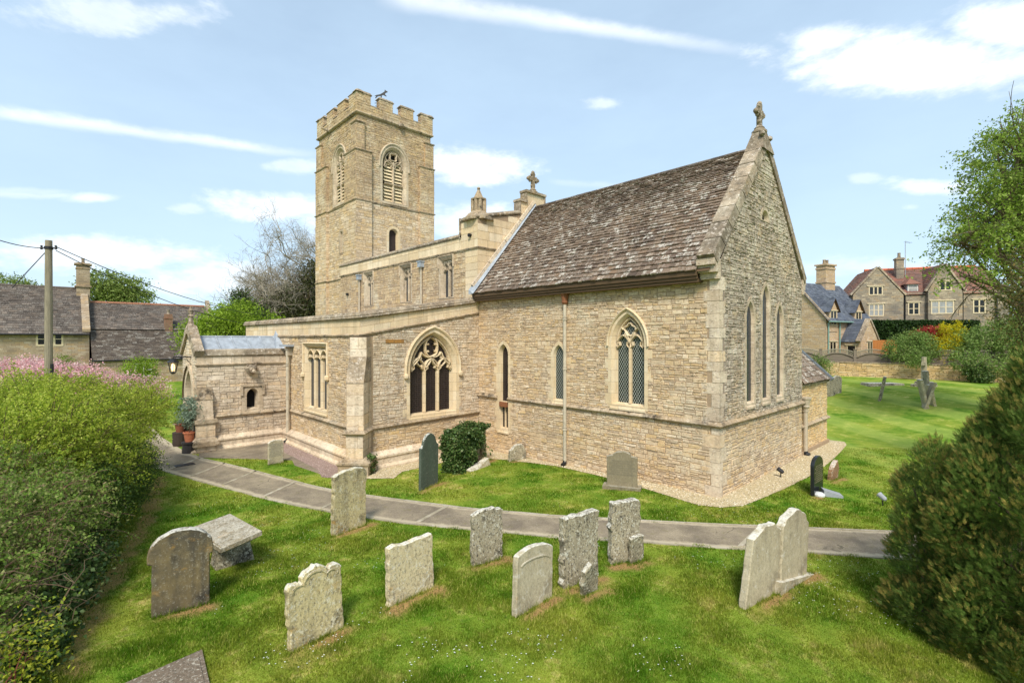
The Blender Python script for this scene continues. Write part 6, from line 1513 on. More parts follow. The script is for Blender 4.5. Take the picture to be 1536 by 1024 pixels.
# ---- farmhouse range on the left
LX = -55.0; FL = east(LX)
def pl_(F, px, py, w=0.0):
    """(u, v) where the line of sight of a picture point meets the plane w of a wall frame"""
    r = ray(px, py); t = (F.o + F.N * w - CAM).dot(F.N) / r.dot(F.N); p = CAM + r * t - F.o; return (p.dot(F.U), p.z)
h1 = thing('farmhouse', FL.p(pl_(FL, 60, 500)[0], 0), 'stone farmhouse under a dark speckled slate roof with tall chimney, behind the utility pole', 'house')
u0, u1 = pl_(FL, -90, 500)[0], pl_(FL, 134, 500)[0]; ez = pl_(FL, 60, 498)[1]; rz = pl_(FL, 60, 430, -4.3)[1]
M = MB(); fbox(M, FL, u0, u1, -.8, ez, -9, 0); M.solid([FL.p(u1, ez, 0), FL.p(u1, ez, -9), FL.p(u1, rz, -4.3)], [(0, 1, 2)]); M.build('wall', M_FARM, h1)
roof_plane('roof', FL.p(u0, ez - .15, .3), FL.p(u1, ez - .15, .3), FL.p(u0, rz, -4.3), FL.p(u1, rz, -4.3), M_SLATEG, h1, ex=(.34, .16), w=(.25, .55), th=.035)
roof_plane('roof', FL.p(u1, ez - .15, -9), FL.p(u0, ez - .15, -9), FL.p(u1, rz, -4.3), FL.p(u0, rz, -4.3), M_SLATEG, h1, ex=(.6, .6), w=(.5, .9))
M = MB(); M.tube([FL.p(u0, rz, -4.3), FL.p(u1, rz, -4.3)], .13, 7); M.build('ridge', M_SLATEG, h1)
M = MB(); q0, q1 = (ez + .05, .3), (rz + .02, -4.3)
M.solid([FL.p(u1 - .5, q0[0], q0[1]), FL.p(u1 + .06, q0[0], q0[1]), FL.p(u1 + .06, q1[0], q1[1]), FL.p(u1 - .5, q1[0], q1[1]), FL.p(u1 - .5, q0[0] + .25, q0[1]), FL.p(u1 + .06, q0[0] + .25, q0[1]), FL.p(u1 + .06, q1[0] + .2, q1[1]), FL.p(u1 - .5, q1[0] + .2, q1[1])], [(4, 5, 6, 7), (0, 1, 5, 4), (1, 2, 6, 5), (3, 0, 4, 7)]); M.build('gable_coping', M_FARM, h1)
cu = pl_(FL, 124.5, 430, -4.0)[0]; zt = lambda y: pl_(FL, 124.5, y, -4.0)[1]; chimney('chimney', FL.p(cu, 0, -4.0), FL.U, 1.0, 1.0, rz - 1.6, zt(395), M_FARM, h1, 1, bands=((zt(431), .12), (zt(398), .16), (zt(404), .05)))
for a, b in ((57, 66.5), (83, 92)): p, q = pl_(FL, a, 516.5), pl_(FL, b, 500.5); hwin(FL, p[0], q[0], p[1], q[1], 1, 2, h1, fr=.14, gm=M_GLASS, sur=False)
M = MB(); M.tube([FL.p(u0, ez - .2, .4), FL.p(u1, ez - .2, .4)], .07, 6); M.build('gutter', M_IRON, h1)
F2b = FL; h2 = thing('barn', FL.p(pl_(FL, 225, 0)[0], -.5), 'long low barn range with stepped dark slate roof and small brick chimney', 'barn')
a0, a1 = u1 + .1, pl_(FL, 312, 500, -3)[0]; rz2 = pl_(FL, 225, 456.5, -4)[1]; bz = pl_(FL, 225, 494, -1)[1]; e2 = pl_(FL, 225, 537, 1.7)[1]
M = MB(); fbox(M, FL, a0, a1, -.8, e2, -9, 1.7); M.solid([FL.p(a1, e2, 1.7), FL.p(a1, e2, -9), FL.p(a1, rz2, -4), FL.p(a1, bz, -1)], [(0, 1, 2, 3)]); M.build('wall', M_FARM, h2)
roof_plane('roof', FL.p(a0, bz - .03, -.9), FL.p(a1, bz - .03, -.9), FL.p(a0, rz2, -4), FL.p(a1, rz2, -4), M_SLATEG, h2, ex=(.26, .16), w=(.25, .5), th=.03)
roof_plane('lower_roof', FL.p(a0, e2 - .1, 1.9), FL.p(a1, e2 - .1, 1.9), FL.p(a0, bz - .1, -1.0), FL.p(a1, bz - .1, -1.0), slate('brown stone slates', [(94, 84, 74), (82, 72, 64), (106, 94, 82), (76, 66, 58)], (.6, (186, 180, 168))), h2, ex=(.26, .18), w=(.25, .5), th=.03)
roof_plane('roof', FL.p(a1, e2, -9), FL.p(a0, e2, -9), FL.p(a1, rz2, -4), FL.p(a0, rz2, -4), M_SLATEG, h2, ex=(.7, .7), w=(.5, .9))
M = MB()
for i in range(int((a1 - a0) / .5)): M.tube([FL.p(a0 + i * .5, rz2, -4), FL.p(a0 + i * .5 + .48, rz2, -4)], .13, 7)
M.build('ridge_tiles', simple('clay ridge', (160, 110, 84), .8, var=.5), h2)
M = MB(); M.solid([FL.p(a1 - .1, e2, 2), FL.p(a1 + .3, e2, 2), FL.p(a1 + .3, bz + .1, -1), FL.p(a1 - .1, bz + .1, -1), FL.p(a1 + .3, rz2 + .25, -4), FL.p(a1 - .1, rz2 + .25, -4), FL.p(a1 - .1, e2 + .3, 2), FL.p(a1 + .3, e2 + .3, 2), FL.p(a1 + .3, bz + .4, -1), FL.p(a1 - .1, bz + .4, -1), FL.p(a1 + .3, rz2 + .7, -4), FL.p(a1 - .1, rz2 + .7, -4)], [(6, 7, 8, 9), (9, 8, 10, 11), (0, 1, 7, 6), (1, 2, 8, 7), (2, 4, 10, 8), (0, 6, 9, 3), (3, 9, 11, 5)]); M.build('gable_coping', M_COPE, h2)
bu, bzt = pl_(FL, 252.5, 471, -1.2); chimney('chimney', FL.p(bu, 0, -1.2), FL.U, .66, .6, bz - .6, bzt, M_BRICK, h2, 1, bands=((bzt - .5, .05),))
F17 = Fr(FL.p(0, 0, 1.7), FL.U, FL.N); p, q = pl_(F17, 204.5, 563), pl_(F17, 226, 546); hwin(F17, p[0], q[0], p[1], q[1], 2, 2, h2, M_WHITE, M_GLASS, fr=.1, sur=False)
M = MB(); M.tube([FL.p(a0, -.5, 1.85), FL.p(a0, e2, 1.85), FL.p(a0, e2 + .15, 1.95)], .05, 6); M.tube([FL.p(a0, e2 - .15, 2.0), FL.p(a1, e2 - .15, 2.0)], .06, 6); M.build('gutter', M_IRON, h2)

# ---- utility pole and its cables
pl0 = at(73, HZ, 20.6); pl0.z = -.3; M_POLE = simple('weathered pole timber', (134, 124, 104), .9, var=.7, scale=5, vec=(7, 7, .4))
pole = thing('utility_pole', pl0, 'tall weathered wooden utility pole rising from the pink blossom', 'utility pole')
M = MB(); M.tube([pl0 + Vector((0, 0, -.3)), pl0 + Vector((0, 0, 4)), pl0 + Vector((0, 0, 8.42))], [.145, .135, .12], 14); M.build('pole', M_POLE, pole)
tp = pl0 + Vector((0, 0, 8.1)); M = MB()
for s in (-1, 1): M.tube([tp + RT * .1 * s, tp + RT * .3 * s], .03, 6); M.lathe(tp + RT * .3 * s + Vector((0, 0, -.06)), [(.03, 0), (.06, .05), (.03, .1), (.05, .14), (.02, .18)], n=8)
M.tube([tp + Vector((0, 0, -.05)), tp + Vector((0, 0, .06))], .15, 12); M.build('bracket', M_IRON, pole)
M = MB(); b2 = pl0 + RT * .19 + Vector((0, 0, 2.9)) - FW * .05
M.tube([b2, b2 + Vector((0, 0, .35))], .06, 8); M.build('cable_clip', M_IRON, pole)
def cable(a, b, sag, label, r=.018):
    M = MB(); a, b = Vector(a), Vector(b); pts = [a + (b - a) * (i / 16) - Vector((0, 0, 4 * sag * (i / 16) * (1 - i / 16))) for i in range(17)]; M.tube(pts, r, 5); tag(M.build('overhead_cable', M_IRON, loc=a), label, 'cable', 'overhead cables on the pole')
cable(tp - RT * .3, at(-120, 300, 16), .35, 'black overhead cable sagging left from the pole top')
cable(tp + RT * .3 + Vector((0, 0, .06)), at(420, 476, 36), .55, 'upper of the two black overhead cables running right from the pole')
cable(tp + RT * .3 - Vector((0, 0, .1)), at(420, 492, 36), .7, 'lower of the two black overhead cables running right from the pole')
cable(tp - RT * .16 - Vector((0, 0, .2)), at(18, 432, 20), .0, 'thin stay wire slanting down left from the pole')

# ---- boundary wall, fence, hedge
wa, wb = gr(1150, 559), gr(1560, 576); wu = (wb - wa); WL = math.hypot(wu.x, wu.y); wu = Vector((wu.x, wu.y, 0)).normalized(); wn = Vector((wu.y, -wu.x, 0)); FB = Fr((wa.x, wa.y, 0), wu, wn)
bw = thing('boundary_wall', wa, 'low golden dry stone boundary wall at the far end of the lawn', 'wall')
zb = 1.2; M = MB(); panel(M, FB, rect(0, WL, .4, zb + 1.02), (), 0); course(M, FB, rect(0, WL, .6, zb + 1.0), (), mi=1, h=(.08, .16), l=(.2, .6), pr=(.005, .05), jit=.02, patch=(1.5, .5)); fbox(M, FB, 0, WL, .4, zb + 1.0, -.4, -.01, 0); M.build('stonework', [stone('dark joints', [(130, 110, 80), (118, 100, 72)], lichen=(0, (0, 0, 0))), M_RUBO], bw)
M = MB(); u = 0
while u < WL: L = random.uniform(.4, .8); fbox(M, FB, u, min(u + L - .01, WL), zb + 1.0, zb + 1.07 + random.uniform(0, .03), -.44, .05); u += L
M.build('coping', M_COPE, bw)
M_FENCE = simple('weathered fence boards', (128, 116, 100), .9, var=.5, scale=3, vec=(1, 1, 14)); FF = Fr(FB.p(0, 0, -.75), wu, wn)
fence = thing('garden_fence', FF.p(WL / 2, 1.2), 'grey weathered garden fence of boards with wavy lattice tops above the boundary wall', 'fence')
def fu(px):
    """distance along the fence of a picture column"""
    r = ray(px, HZ); o = FF.o - CAM; det = r.x * (-wu.y) + wu.x * r.y; t = (o.x * (-wu.y) + wu.x * o.y) / det; return ((CAM + r * t) - FF.o).dot(wu)
posts = [fu(p) for p in (1186, 1231, 1283, 1335.5, 1392, 1449, 1508)]
FZ = zb + .95
for k, u in enumerate(posts):
    M = MB(); fbox(M, FF, u - .09, u + .09, FZ - .8, FZ + 1.02, -.12, .09); fbox(M, FF, u - .12, u + .12, FZ + 1.02, FZ + 1.07, -.15, .12); M.build('post', M_FENCE, fence)
    if k == len(posts) - 1: break
    v = posts[k + 1]; M = MB(); n = 5; hh = lambda f: .62 + .26 * math.sin(math.pi * f)      # boards rise to an arch in the middle
    for j in range(5):
        z0 = FZ + j * .15; a, b = u + .09, v - .09
        if j >= 3: 
            f = [.0, .0, .0, .12, .26][j]; a, b = u + (v - u) * f, v - (v - u) * f
        fbox(M, FF, a, b, z0, z0 + .17, -.01 + .012 * j, .02 + .012 * j)
    pt = [FF.p(u + .09 + (v - u - .18) * i / 12, FZ + .46 + .3 * math.sin(math.pi * i / 12), .1) for i in range(13)]; M.tube(pt, .035, 5)
    M.build('panel', M_FENCE, fence)
    M = MB(); top = lambda f: FZ + .86 + .2 * math.sin(math.pi * f); bot = lambda f: FZ + .46 + .3 * math.sin(math.pi * f)
    M.tube([FF.p(u + .09 + (v - u - .18) * i / 12, top(i / 12), .03) for i in range(13)], .035, 5)
    W_ = v - u - .18; st = .11
    for s in (1, -1):
        x = -.6
        while x < W_ + .6:
            seg = []
            for q in range(13):
                uu = x + s * .6 * q / 12 ; f = uu / W_; zz = FZ + .46 + .6 * q / 12
                if 0 <= f <= 1 and bot(f) <= zz <= top(f): seg.append(FF.p(u + .09 + uu, zz, .03 + .012 * s))
            if len(seg) > 1: M.tube([seg[0], seg[-1]], .014, 4, cap=False)
            x += st
    M.build('lattice', simple('grey lattice', (150, 142, 122), .9, var=.3), fence)
M = MB(); a, b = at(1309, HZ, 41), at(1345, HZ, 41); a.z = b.z = 0; ff = Fr(a, RT, -FW); W_ = (b - a).length; u = 0
while u < W_: fbox(M, ff, u, min(u + .14, W_) - .01, 1.1, 4 - 2 / FPX * 41, -.02, .02 + random.uniform(0, .01)); u += .14
tag(M.build('board_fence', simple('orange brown boards', (172, 108, 52), .8, var=.4, scale=4, vec=(6, 6, .4)), loc=a), 'short orange-brown close board fence below the dark hedge', 'fence')
# parked car, only its roof and glass showing above the fence
ca = at(1337, HZ, 38.6); ca.z = 1.2; car = thing('parked_car', ca, 'black parked car mostly hidden behind the garden fence', 'car'); cu_ = RT; cn = FW
def carb(prof, hw_):
    M = MB(); n = len(prof); M.solid([ca + cu_ * x - cn * hw_ + Vector((0, 0, z)) for x, z in prof] + [ca + cu_ * x + cn * hw_ + Vector((0, 0, z)) for x, z in prof], [tuple(range(n))[::-1], tuple(range(n, 2 * n))] + [(k, (k + 1) % n, n + (k + 1) % n, n + k) for k in range(n)]); return M
CARP = simple('black car paint', (18, 18, 20), .2, spec=.6, var=.05)
carb([(-2.1, .3), (2.1, .3), (2.15, .7), (1.9, .95), (1.1, 1.0), (-1.7, 1.05), (-2.1, .9)], .88).build('body', CARP, car); carb([(-1.6, 1.04), (1.05, 1.0), (.45, 1.5), (-.9, 1.55)], .74).build('cabin', M_GLASS, car); carb([(-.92, 1.54), (.47, 1.49), (.3, 1.56), (-.75, 1.6)], .72).build('roof', CARP, car)
for x in (-1.35, 1.35):
    for s in (-1, 1): M = MB(); p = ca + cu_ * x + cn * s * .82 + Vector((0, 0, .32)); M.tube([p - cn * .1, p + cn * .1], .32, 16); w_ = M.build('wheel', M_IRON, car)

# ---- porch lantern, pots, railing
lt = SP.p(pc + .35, 3.12, .0); lan = thing('wall_lantern', lt, 'black iron lantern with a lit lamp bracketed from the porch gable', 'lantern')
lc = Vector((-17.05, -8.75, 3.0)); lt = Vector((lc.x, PY_, 3.3)); lan.location = lt
M = MB(); M.tube([lt, Vector((lc.x, lc.y, 3.3))], .022, 6); M.tube([lt - Vector((0, 0, .3)), lt + Vector((0, -.15, -.1)), lt + Vector((0, -.4, 0))], .014, 6); M.tube([lc + Vector((0, 0, .3)), lc + Vector((0, 0, .22))], .02, 6); M.build('bracket', M_IRON, lan)
M = MB(); M.lathe(lc, [(.07, .22), (.2, .13), (.21, .1), (.17, .09)], n=6); M.lathe(lc, [(.03, -.34), (.09, -.3), (.1, -.27)], n=6)
for k in range(6): t_ = math.pi / 3 * k; M.tube([lc + Vector((.17 * math.cos(t_), .17 * math.sin(t_), .1)), lc + Vector((.1 * math.cos(t_), .1 * math.sin(t_), -.28))], .011, 4)
M.build('frame', M_IRON, lan)
em = NT('lit lamp glass'); e_ = em.n('ShaderNodeEmission', {'Color': (1, .62, .28, 1), 'Strength': 2.2}); em.t.links.new(e_.outputs[0], em.out.inputs[0])
M = MB(); M.lathe(lc, [(.04, -.22), (.06, -.1), (.05, .02), (.02, .06)], n=8); M.build('lamp', em.m, lan)
def potted(p, label, potmat, pr_, ph, stand, gname):
    o = thing('potted_plant', p, label, 'potted plant', gname); M = MB()
    M.lathe(p + Vector((0, 0, stand)), [(pr_ * .7, 0), (pr_ * .95, ph * .85), (pr_ * 1.1, ph * .86), (pr_ * 1.1, ph), (pr_ * .95, ph), (pr_ * .9, ph * .9)], n=16); M.build('pot', potmat, o)
    return o
# ---------------------------------------------------------------- foliage tools
def unit(n):
    v = RNG.normal(size=(n, 3)); return v / np.linalg.norm(v, axis=1, keepdims=True)
def blob_points(blobs, n, clump=.16, per=26, shell=.75, up=.0):
    """points gathered in clumps through the outer part of a set of ellipsoids [(x,y,z,rx,ry,rz)]"""
    B = np.array(blobs, float); w = (B[:, 3] * B[:, 4] + B[:, 4] * B[:, 5] + B[:, 3] * B[:, 5]); w /= w.sum(); nc = max(1, n // per); k = RNG.choice(len(B), nc, p=w)
    u = unit(nc); u[:, 2] += up; u /= np.linalg.norm(u, axis=1, keepdims=True); rr = 1 - shell * RNG.random(nc) ** 2.2
    c = B[k, :3] + u * B[k, 3:6] * rr[:, None] * RNG.uniform(.9, 1.08, nc)[:, None]
    # drop clumps well inside another blob
    keep_ = np.ones(nc, bool)
    for b in B: q = np.linalg.norm((c - b[:3]) / b[3:6], axis=1); keep_ &= ~((q < .55))
    c = c[keep_ | (RNG.random(nc) < .25)]; s = clump * RNG.uniform(.5, 1.4, len(c))
    P = c.repeat(per, 0) + RNG.normal(size=(len(c) * per, 3)) * s.repeat(per)[:, None] * np.array([1, 1, .7]); return P
def sprig_points(blobs, n, L=(.25, .6), per=22, jit=.022, up=.45, inner=.6, droop=.25):
    """leaves set along arching twigs that spring outward from a set of ellipsoids; returns (leaf points, twig polylines)"""
    B = np.array(blobs, float); w = (B[:, 3] * B[:, 4] + B[:, 4] * B[:, 5] + B[:, 3] * B[:, 5]); w /= w.sum(); k = RNG.choice(len(B), n, p=w); u = unit(n); u[:, 2] += .15; u /= np.linalg.norm(u, axis=1, keepdims=True)
    rr = inner + (1 - inner) * RNG.random(n) ** .6; s0 = B[k, :3] + u * B[k, 3:6] * rr[:, None] * .88
    kp = np.ones(n, bool)
    for b in B: kp &= ~(np.linalg.norm((s0 - b[:3]) / b[3:6], axis=1) < .5)
    s0, u = s0[kp], u[kp]; n = len(s0); d = u + unit(n) * .55 + np.array([0, 0, up]); d /= np.linalg.norm(d, axis=1, keepdims=True); ln = RNG.uniform(L[0], L[1], n); f = RNG.random((n, per)) ** .8
    bend = np.array([0, 0, -1.0]) * droop; pos = lambda t: s0[:, None] + d[:, None] * (ln[:, None] * t)[..., None] + bend * (ln[:, None] * t * t)[..., None]
    P = pos(f) + RNG.normal(size=(n, per, 3)) * (jit + .25 * jit * RNG.random((n, 1, 1)))
    T = pos(np.tile(np.linspace(0, .9, 4), (n, 1))); return P.reshape(-1, 3), T
def sprig_shrub(name, blobs, n, per, size, L, mat, label, cat, base, stem, seed, limbs, twigs=500, twigmat=None, group=None, jit=.022, aspect=.55, up=.45, droop=.25, upleaf=.4, fill=0):
    z = float(zg(*base)); o = thing(name, (base[0], base[1], z), label, cat, group); P, T = sprig_points(blobs, n, L, per, jit, up, droop=droop)
    if fill: P = np.vstack([P, blob_points([(b[0], b[1], b[2], b[3] * .82, b[4] * .82, b[5] * .82) for b in blobs], fill, .12, 30, .6)])
    leaves('foliage', P, size, mat, o, aspect=aspect, up=upleaf); B = np.array(blobs)
    trunk('stems' if stem < .12 else 'trunk', (base[0], base[1], z - .1), (B[:, 0].mean(), B[:, 1].mean(), B[:, 2].mean()), stem, [tuple(b) for b in blobs], o, twigmat or M_TWIG, limbs=limbs, seed=seed)
    M = MB()
    for i in RNG.choice(len(T), min(twigs, len(T)), replace=False): M.tube([Vector(p) for p in T[i]], [.007, .006, .0045, .003], 4, cap=False)
    M.build('twigs', twigmat or M_TWIG, o); return o
def leaves(name, P, size, mat, parent=None, loc=None, aspect=.55, up=.4, fold=.25):
    n = len(P); L = RNG.uniform(size[0], size[1], n); nrm = unit(n); nrm[:, 2] += up; nrm /= np.linalg.norm(nrm, axis=1, keepdims=True)
    a = np.cross(nrm, unit(n)); a /= np.linalg.norm(a, axis=1, keepdims=True) + 1e-9; b = np.cross(nrm, a); W_ = L * aspect
    V = np.zeros((n, 4, 3)); V[:, 0] = P - a * L[:, None] * .5; V[:, 2] = P + a * L[:, None] * .5; V[:, 1] = P + b * W_[:, None] * .5 + nrm * (W_ * fold)[:, None]; V[:, 3] = P - b * W_[:, None] * .5 + nrm * (W_ * fold)[:, None]
    return np_mesh(name, V.reshape(-1, 3), np.arange(n * 4).reshape(-1, 4), mat, parent, loc)
RDEC = .58
def twig(M, p, d, L, r, depth, rnd, spread=.6, ratio=.72, up=.1, n=4, seg=4, wig=.18, kids=(2, 3)):
    pts = [Vector(p)]; d = Vector(d).normalized(); q = Vector(p)
    for i in range(seg):
        d = (d + Vector((rnd.gauss(0, wig), rnd.gauss(0, wig), rnd.gauss(0, wig) + up * .3))).normalized(); q = q + d * L / seg; pts.append(q.copy())
    M.tube(pts, [r * (1 - .45 * i / seg) for i in range(seg + 1)], n if r > .02 else 3, cap=False)
    if depth <= 0: return
    for k in range(rnd.randint(*kids)):
        j = rnd.randint(max(1, seg - 2), seg); nd = (d + Vector((rnd.gauss(0, spread), rnd.gauss(0, spread), rnd.gauss(0, spread) + up))).normalized()
        twig(M, pts[j], nd, L * ratio * rnd.uniform(.75, 1.2), r * RDEC, depth - 1, rnd, spread, ratio, up, n, seg, wig, kids)
def trunk(name, base, top, r, blobs, parent, mat=None, limbs=8, seed=1):
    """tapered trunk with limbs reaching into the crown"""
    rnd = random.Random(seed); M = MB(); base, top = Vector(base), Vector(top); pts = [base + (top - base) * (i / 6) + Vector((rnd.gauss(0, r * .3), rnd.gauss(0, r * .3), 0)) * (i > 0) for i in range(7)]
    M.tube(pts, [r * (1.25 if i == 0 else 1 - .75 * i / 6) for i in range(7)], 9)
    for k in range(limbs):
        b = blobs[k % len(blobs)]; e = Vector(b[:3]) + Vector((rnd.uniform(-.5, .5) * b[3], rnd.uniform(-.5, .5) * b[4], rnd.uniform(-.2, .6) * b[5])); s = pts[rnd.randint(2, 6)]
        m = (s + e) / 2 + Vector((rnd.gauss(0, .1), rnd.gauss(0, .1), .12)) * (e - s).length * .5; L = (e - s).length
        M.tube([s, s + (m - s) * .6, m, e], [r * .38, r * .3, r * .24, r * .08], 6, cap=False)
        for q in range(4): twig(M, m + (e - m) * rnd.random(), (e - s).normalized() + Vector((rnd.gauss(0, .6), rnd.gauss(0, .6), rnd.gauss(0, .5))), L * .18, r * .08, 1, rnd)
    return M.build(name, mat or M_BARK, parent)
def shrub(name, blobs, n, size, mat, label, cat='shrub', group=None, base=None, clump=.16, stem=.05, per=26, aspect=.55, up=.4, seed=1, partname='foliage', shell=.75, trunkmat=None, limbs=7):
    B = np.array(blobs); bx, by = base if base is not None else (B[:, 0].mean(), B[:, 1].mean()); z = float(zg(bx, by)); o = thing(name, (bx, by, z), label, cat, group)
    leaves(partname, blob_points(blobs, n, clump, per, shell), size, mat, o, aspect=aspect, up=up)
    trunk('stems' if stem < .12 else 'trunk', (bx, by, z - .1), (B[:, 0].mean(), B[:, 1].mean(), B[:, 2].mean()), stem, [tuple(b) for b in blobs], o, trunkmat or M_TWIG, limbs=limbs, seed=seed); return o
def bl(px, py, d, rx, rz=None, ry=None):
    p = at(px, py, d); return (p.x, p.y, p.z, rx, ry or rx, rz or rx)

L_HAW = leaf('hawthorn leaves', [(164, 180, 54), (188, 200, 76), (140, 162, 46), (208, 214, 104), (174, 188, 66), (118, 146, 42)], .5)
L_DARK = leaf('dark shrub leaves', [(58, 80, 28), (74, 98, 36), (90, 116, 44), (64, 88, 36)], .28)
L_BRAM = leaf('bramble leaves', [(126, 158, 62), (144, 170, 76), (158, 140, 108), (132, 162, 68), (176, 178, 112), (116, 150, 58), (138, 166, 74)], .5)
L_IVY = leaf('ivy leaves', [(58, 82, 36), (78, 104, 50), (96, 122, 62), (66, 92, 42), (118, 128, 76)], .2, rough=.45)
L_LIME = leaf('spring leaves', [(132, 160, 40), (152, 178, 58), (112, 142, 34), (142, 166, 46)], .35)
L_TREE = leaf('broad leaves', [(122, 150, 50), (140, 166, 62), (156, 178, 78), (106, 134, 44), (172, 188, 96)], .45)
L_PINK = leaf('cherry blossom', [(238, 192, 192), (230, 174, 178), (242, 208, 204), (214, 150, 158), (244, 220, 214)], .45)
L_GARD = leaf('pale green shrub leaves', [(108, 136, 58), (128, 152, 76), (88, 116, 46), (146, 164, 92)], .3)
L_YELL = leaf('yellow shrub leaves', [(206, 190, 22), (222, 206, 40), (184, 172, 20), (170, 168, 40)], .35)
L_RED = leaf('red young leaves', [(170, 58, 50), (190, 78, 64), (148, 46, 42), (176, 84, 66)], .3)
L_HEDG = leaf('dark conifer hedge', [(30, 50, 18), (42, 64, 24), (54, 78, 30)], .12)
L_BRWN = leaf('brown green sprays', [(66, 82, 34), (84, 96, 42), (108, 104, 52), (74, 90, 42), (138, 118, 62)], .25)
L_CONG = leaf('green conifer foliage', [(46, 66, 30), (60, 82, 38), (72, 94, 46), (84, 96, 44)], .2)
L_SIL = leaf('silvery leaves', [(136, 154, 132), (118, 138, 112), (156, 170, 150)], .25)
L_FAR = leaf('distant leaves', [(128, 146, 70), (146, 160, 84), (112, 130, 62)], .3)

# ---- the hedge line along the south boundary
HB = [(-8.2, -12.3, 1.65, 1.4, 1.2, 1.2), (-9.4, -12.6, 1.9, 1.3, 1.4, 1.1), (-10.4, -12.2, 1.95, 1.4, 1.2, 1.15), (-11.6, -11.6, 1.7, 1.3, 1.2, 1.2), (-12.6, -10.9, 1.5, 1.0, .9, 1.0), (-13.4, -10.1, 1.7, .8, .65, .85), (-14.3, -10.2, 1.5, .75, .6, .85), (-7.4, -12.7, 1.45, 1.1, 1.0, 1.1), (-9.6, -13.6, 1.6, 1.6, 1.2, 1.2), (-11.8, -13, 1.9, 1.6, 1.3, 1.2), (-8.6, -11.6, 1.1, 1.1, .8, .8), (-10.2, -11.3, 1.2, 1.1, .8, .85)]
sprig_shrub('hawthorn_bush', HB, 6200, 26, (.03, .07), (.3, .8), L_HAW, 'large spreading hawthorn bush with fresh yellow-green leaves beside the path', 'bush', (-10.2, -12.3), .09, 3, 40, twigs=1800, fill=24000)
shrub('evergreen_bush', [(-7.4, -11.55, .75, .9, .55, .8), (-8.8, -11.1, .7, .9, .5, .7), (-6.6, -11.8, .6, .6, .45, .6), (-9.9, -10.75, .7, .9, .45, .75), (-11, -10.4, .6, .7, .4, .6)], 42000, (.03, .055), L_DARK, 'low dark green small-leaved bush at the foot of the hawthorn', 'bush', clump=.12, stem=.04, seed=4, limbs=12)
BB = [(-5.6, -12.4, .85, .9, .7, .95), (-4.6, -12.8, 1.0, .9, .8, 1.0), (-3.6, -13.0, .85, .9, .7, .9), (-6.6, -12.9, 1.25, 1.0, .9, 1.0), (-5.2, -13.7, 1.3, 1.2, .9, 1.05), (-2.6, -13.0, .5, .7, .5, .65), (-7.4, -13.6, 1.4, 1.1, .9, 1.1), (-6.4, -12.0, .8, .8, .6, .85)]
sprig_shrub('bramble_thicket', BB, 3600, 20, (.03, .065), (.25, .7), L_BRAM, 'tangled brown and green bramble thicket in the near left corner', 'bramble', (-5.2, -12.9), .03, 5, 60, twigs=1500, fill=26000, droop=.5, twigmat=simple('bramble stems', (116, 86, 70), .8, var=.4))
rnd = random.Random(9); M = MB()
for k in range(260):
    p = Vector((rnd.uniform(-7.5, -2.6), rnd.uniform(-13.2, -12.1), rnd.uniform(.1, 1.3))); d = Vector((rnd.gauss(0, 1), rnd.gauss(.3, .8), rnd.uniform(.2, 1.2))).normalized(); L = rnd.uniform(.3, .9); q = p + d * L
    jv = lambda s: Vector((rnd.gauss(0, s), rnd.gauss(0, s), rnd.gauss(0, s))); M.tube([p, p + d * L * .3 + jv(.03), p + d * L * .55 + jv(.05) + Vector((0, 0, .05)), p + d * L * .8 + jv(.05) + Vector((0, 0, .03)), q - Vector((0, 0, .1))], [.005, .0045, .004, .003, .002], 4, cap=False)
M.build('canes', simple('dry canes', (112, 92, 72), .8, var=.4), bpy.data.objects['bramble_thicket'])
shrub('ivy_mound', [(-4.9, -12.0, .3, .6, .35, .4), (-3.9, -12.25, .3, .6, .35, .38), (-5.9, -11.75, .25, .5, .3, .35), (-3.1, -12.4, .25, .4, .3, .35)], 16000, (.04, .08), L_IVY, 'dark glossy ivy mound at the lawn edge under the brambles', 'ivy', clump=.1, stem=.015, aspect=.8, seed=6, limbs=5)
shrub('sprouting_shrub', [(-2.35, -12.45, .5, .35, .3, .45), (-1.9, -12.5, .35, .28, .25, .35)], 1100, (.03, .06), leaf('yellow green sprigs', [(150, 160, 40), (176, 172, 60), (128, 144, 36)], .35), 'young red-stemmed shrub with sparse yellow-green leaves in the near left corner', 'shrub', clump=.12, stem=.02, per=14, seed=7, limbs=10, trunkmat=simple('red stems', (122, 64, 48), .7))
# daffodil clump
p0 = gr(100, 893); nar = thing('narcissus_clump', p0, 'clump of strappy green leaves with white narcissus flowers at the hedge foot', 'flowers'); V = []; rn = RNG
n = 220; a = rn.uniform(0, 6.28, n); r0 = rn.uniform(0, .16, n); L = rn.uniform(.22, .38, n); lean = rn.uniform(.1, .7, n); bx = p0.x + r0 * np.cos(a); by = p0.y + r0 * np.sin(a)
V = np.zeros((n, 4, 3)); ca_, sa_ = np.cos(a), np.sin(a); wd = .009
V[:, 0] = np.stack([bx - wd * sa_, by + wd * ca_, np.full(n, p0.z)], -1); V[:, 1] = np.stack([bx + wd * sa_, by - wd * ca_, np.full(n, p0.z)], -1)
V[:, 2] = np.stack([bx + L * lean * ca_ + .4 * wd * sa_, by + L * lean * sa_ - .4 * wd * ca_, p0.z + L * (1 - lean * .5)], -1); V[:, 3] = np.stack([bx + L * lean * ca_ - .4 * wd * sa_, by + L * lean * sa_ + .4 * wd * ca_, p0.z + L * (1 - lean * .5)], -1)
np_mesh('leaves', V.reshape(-1, 3), np.arange(n * 4).reshape(-1, 4), leaf('strappy leaves', [(90, 126, 66), (112, 146, 84)], .3), nar)
M = MB(); M2 = MB()
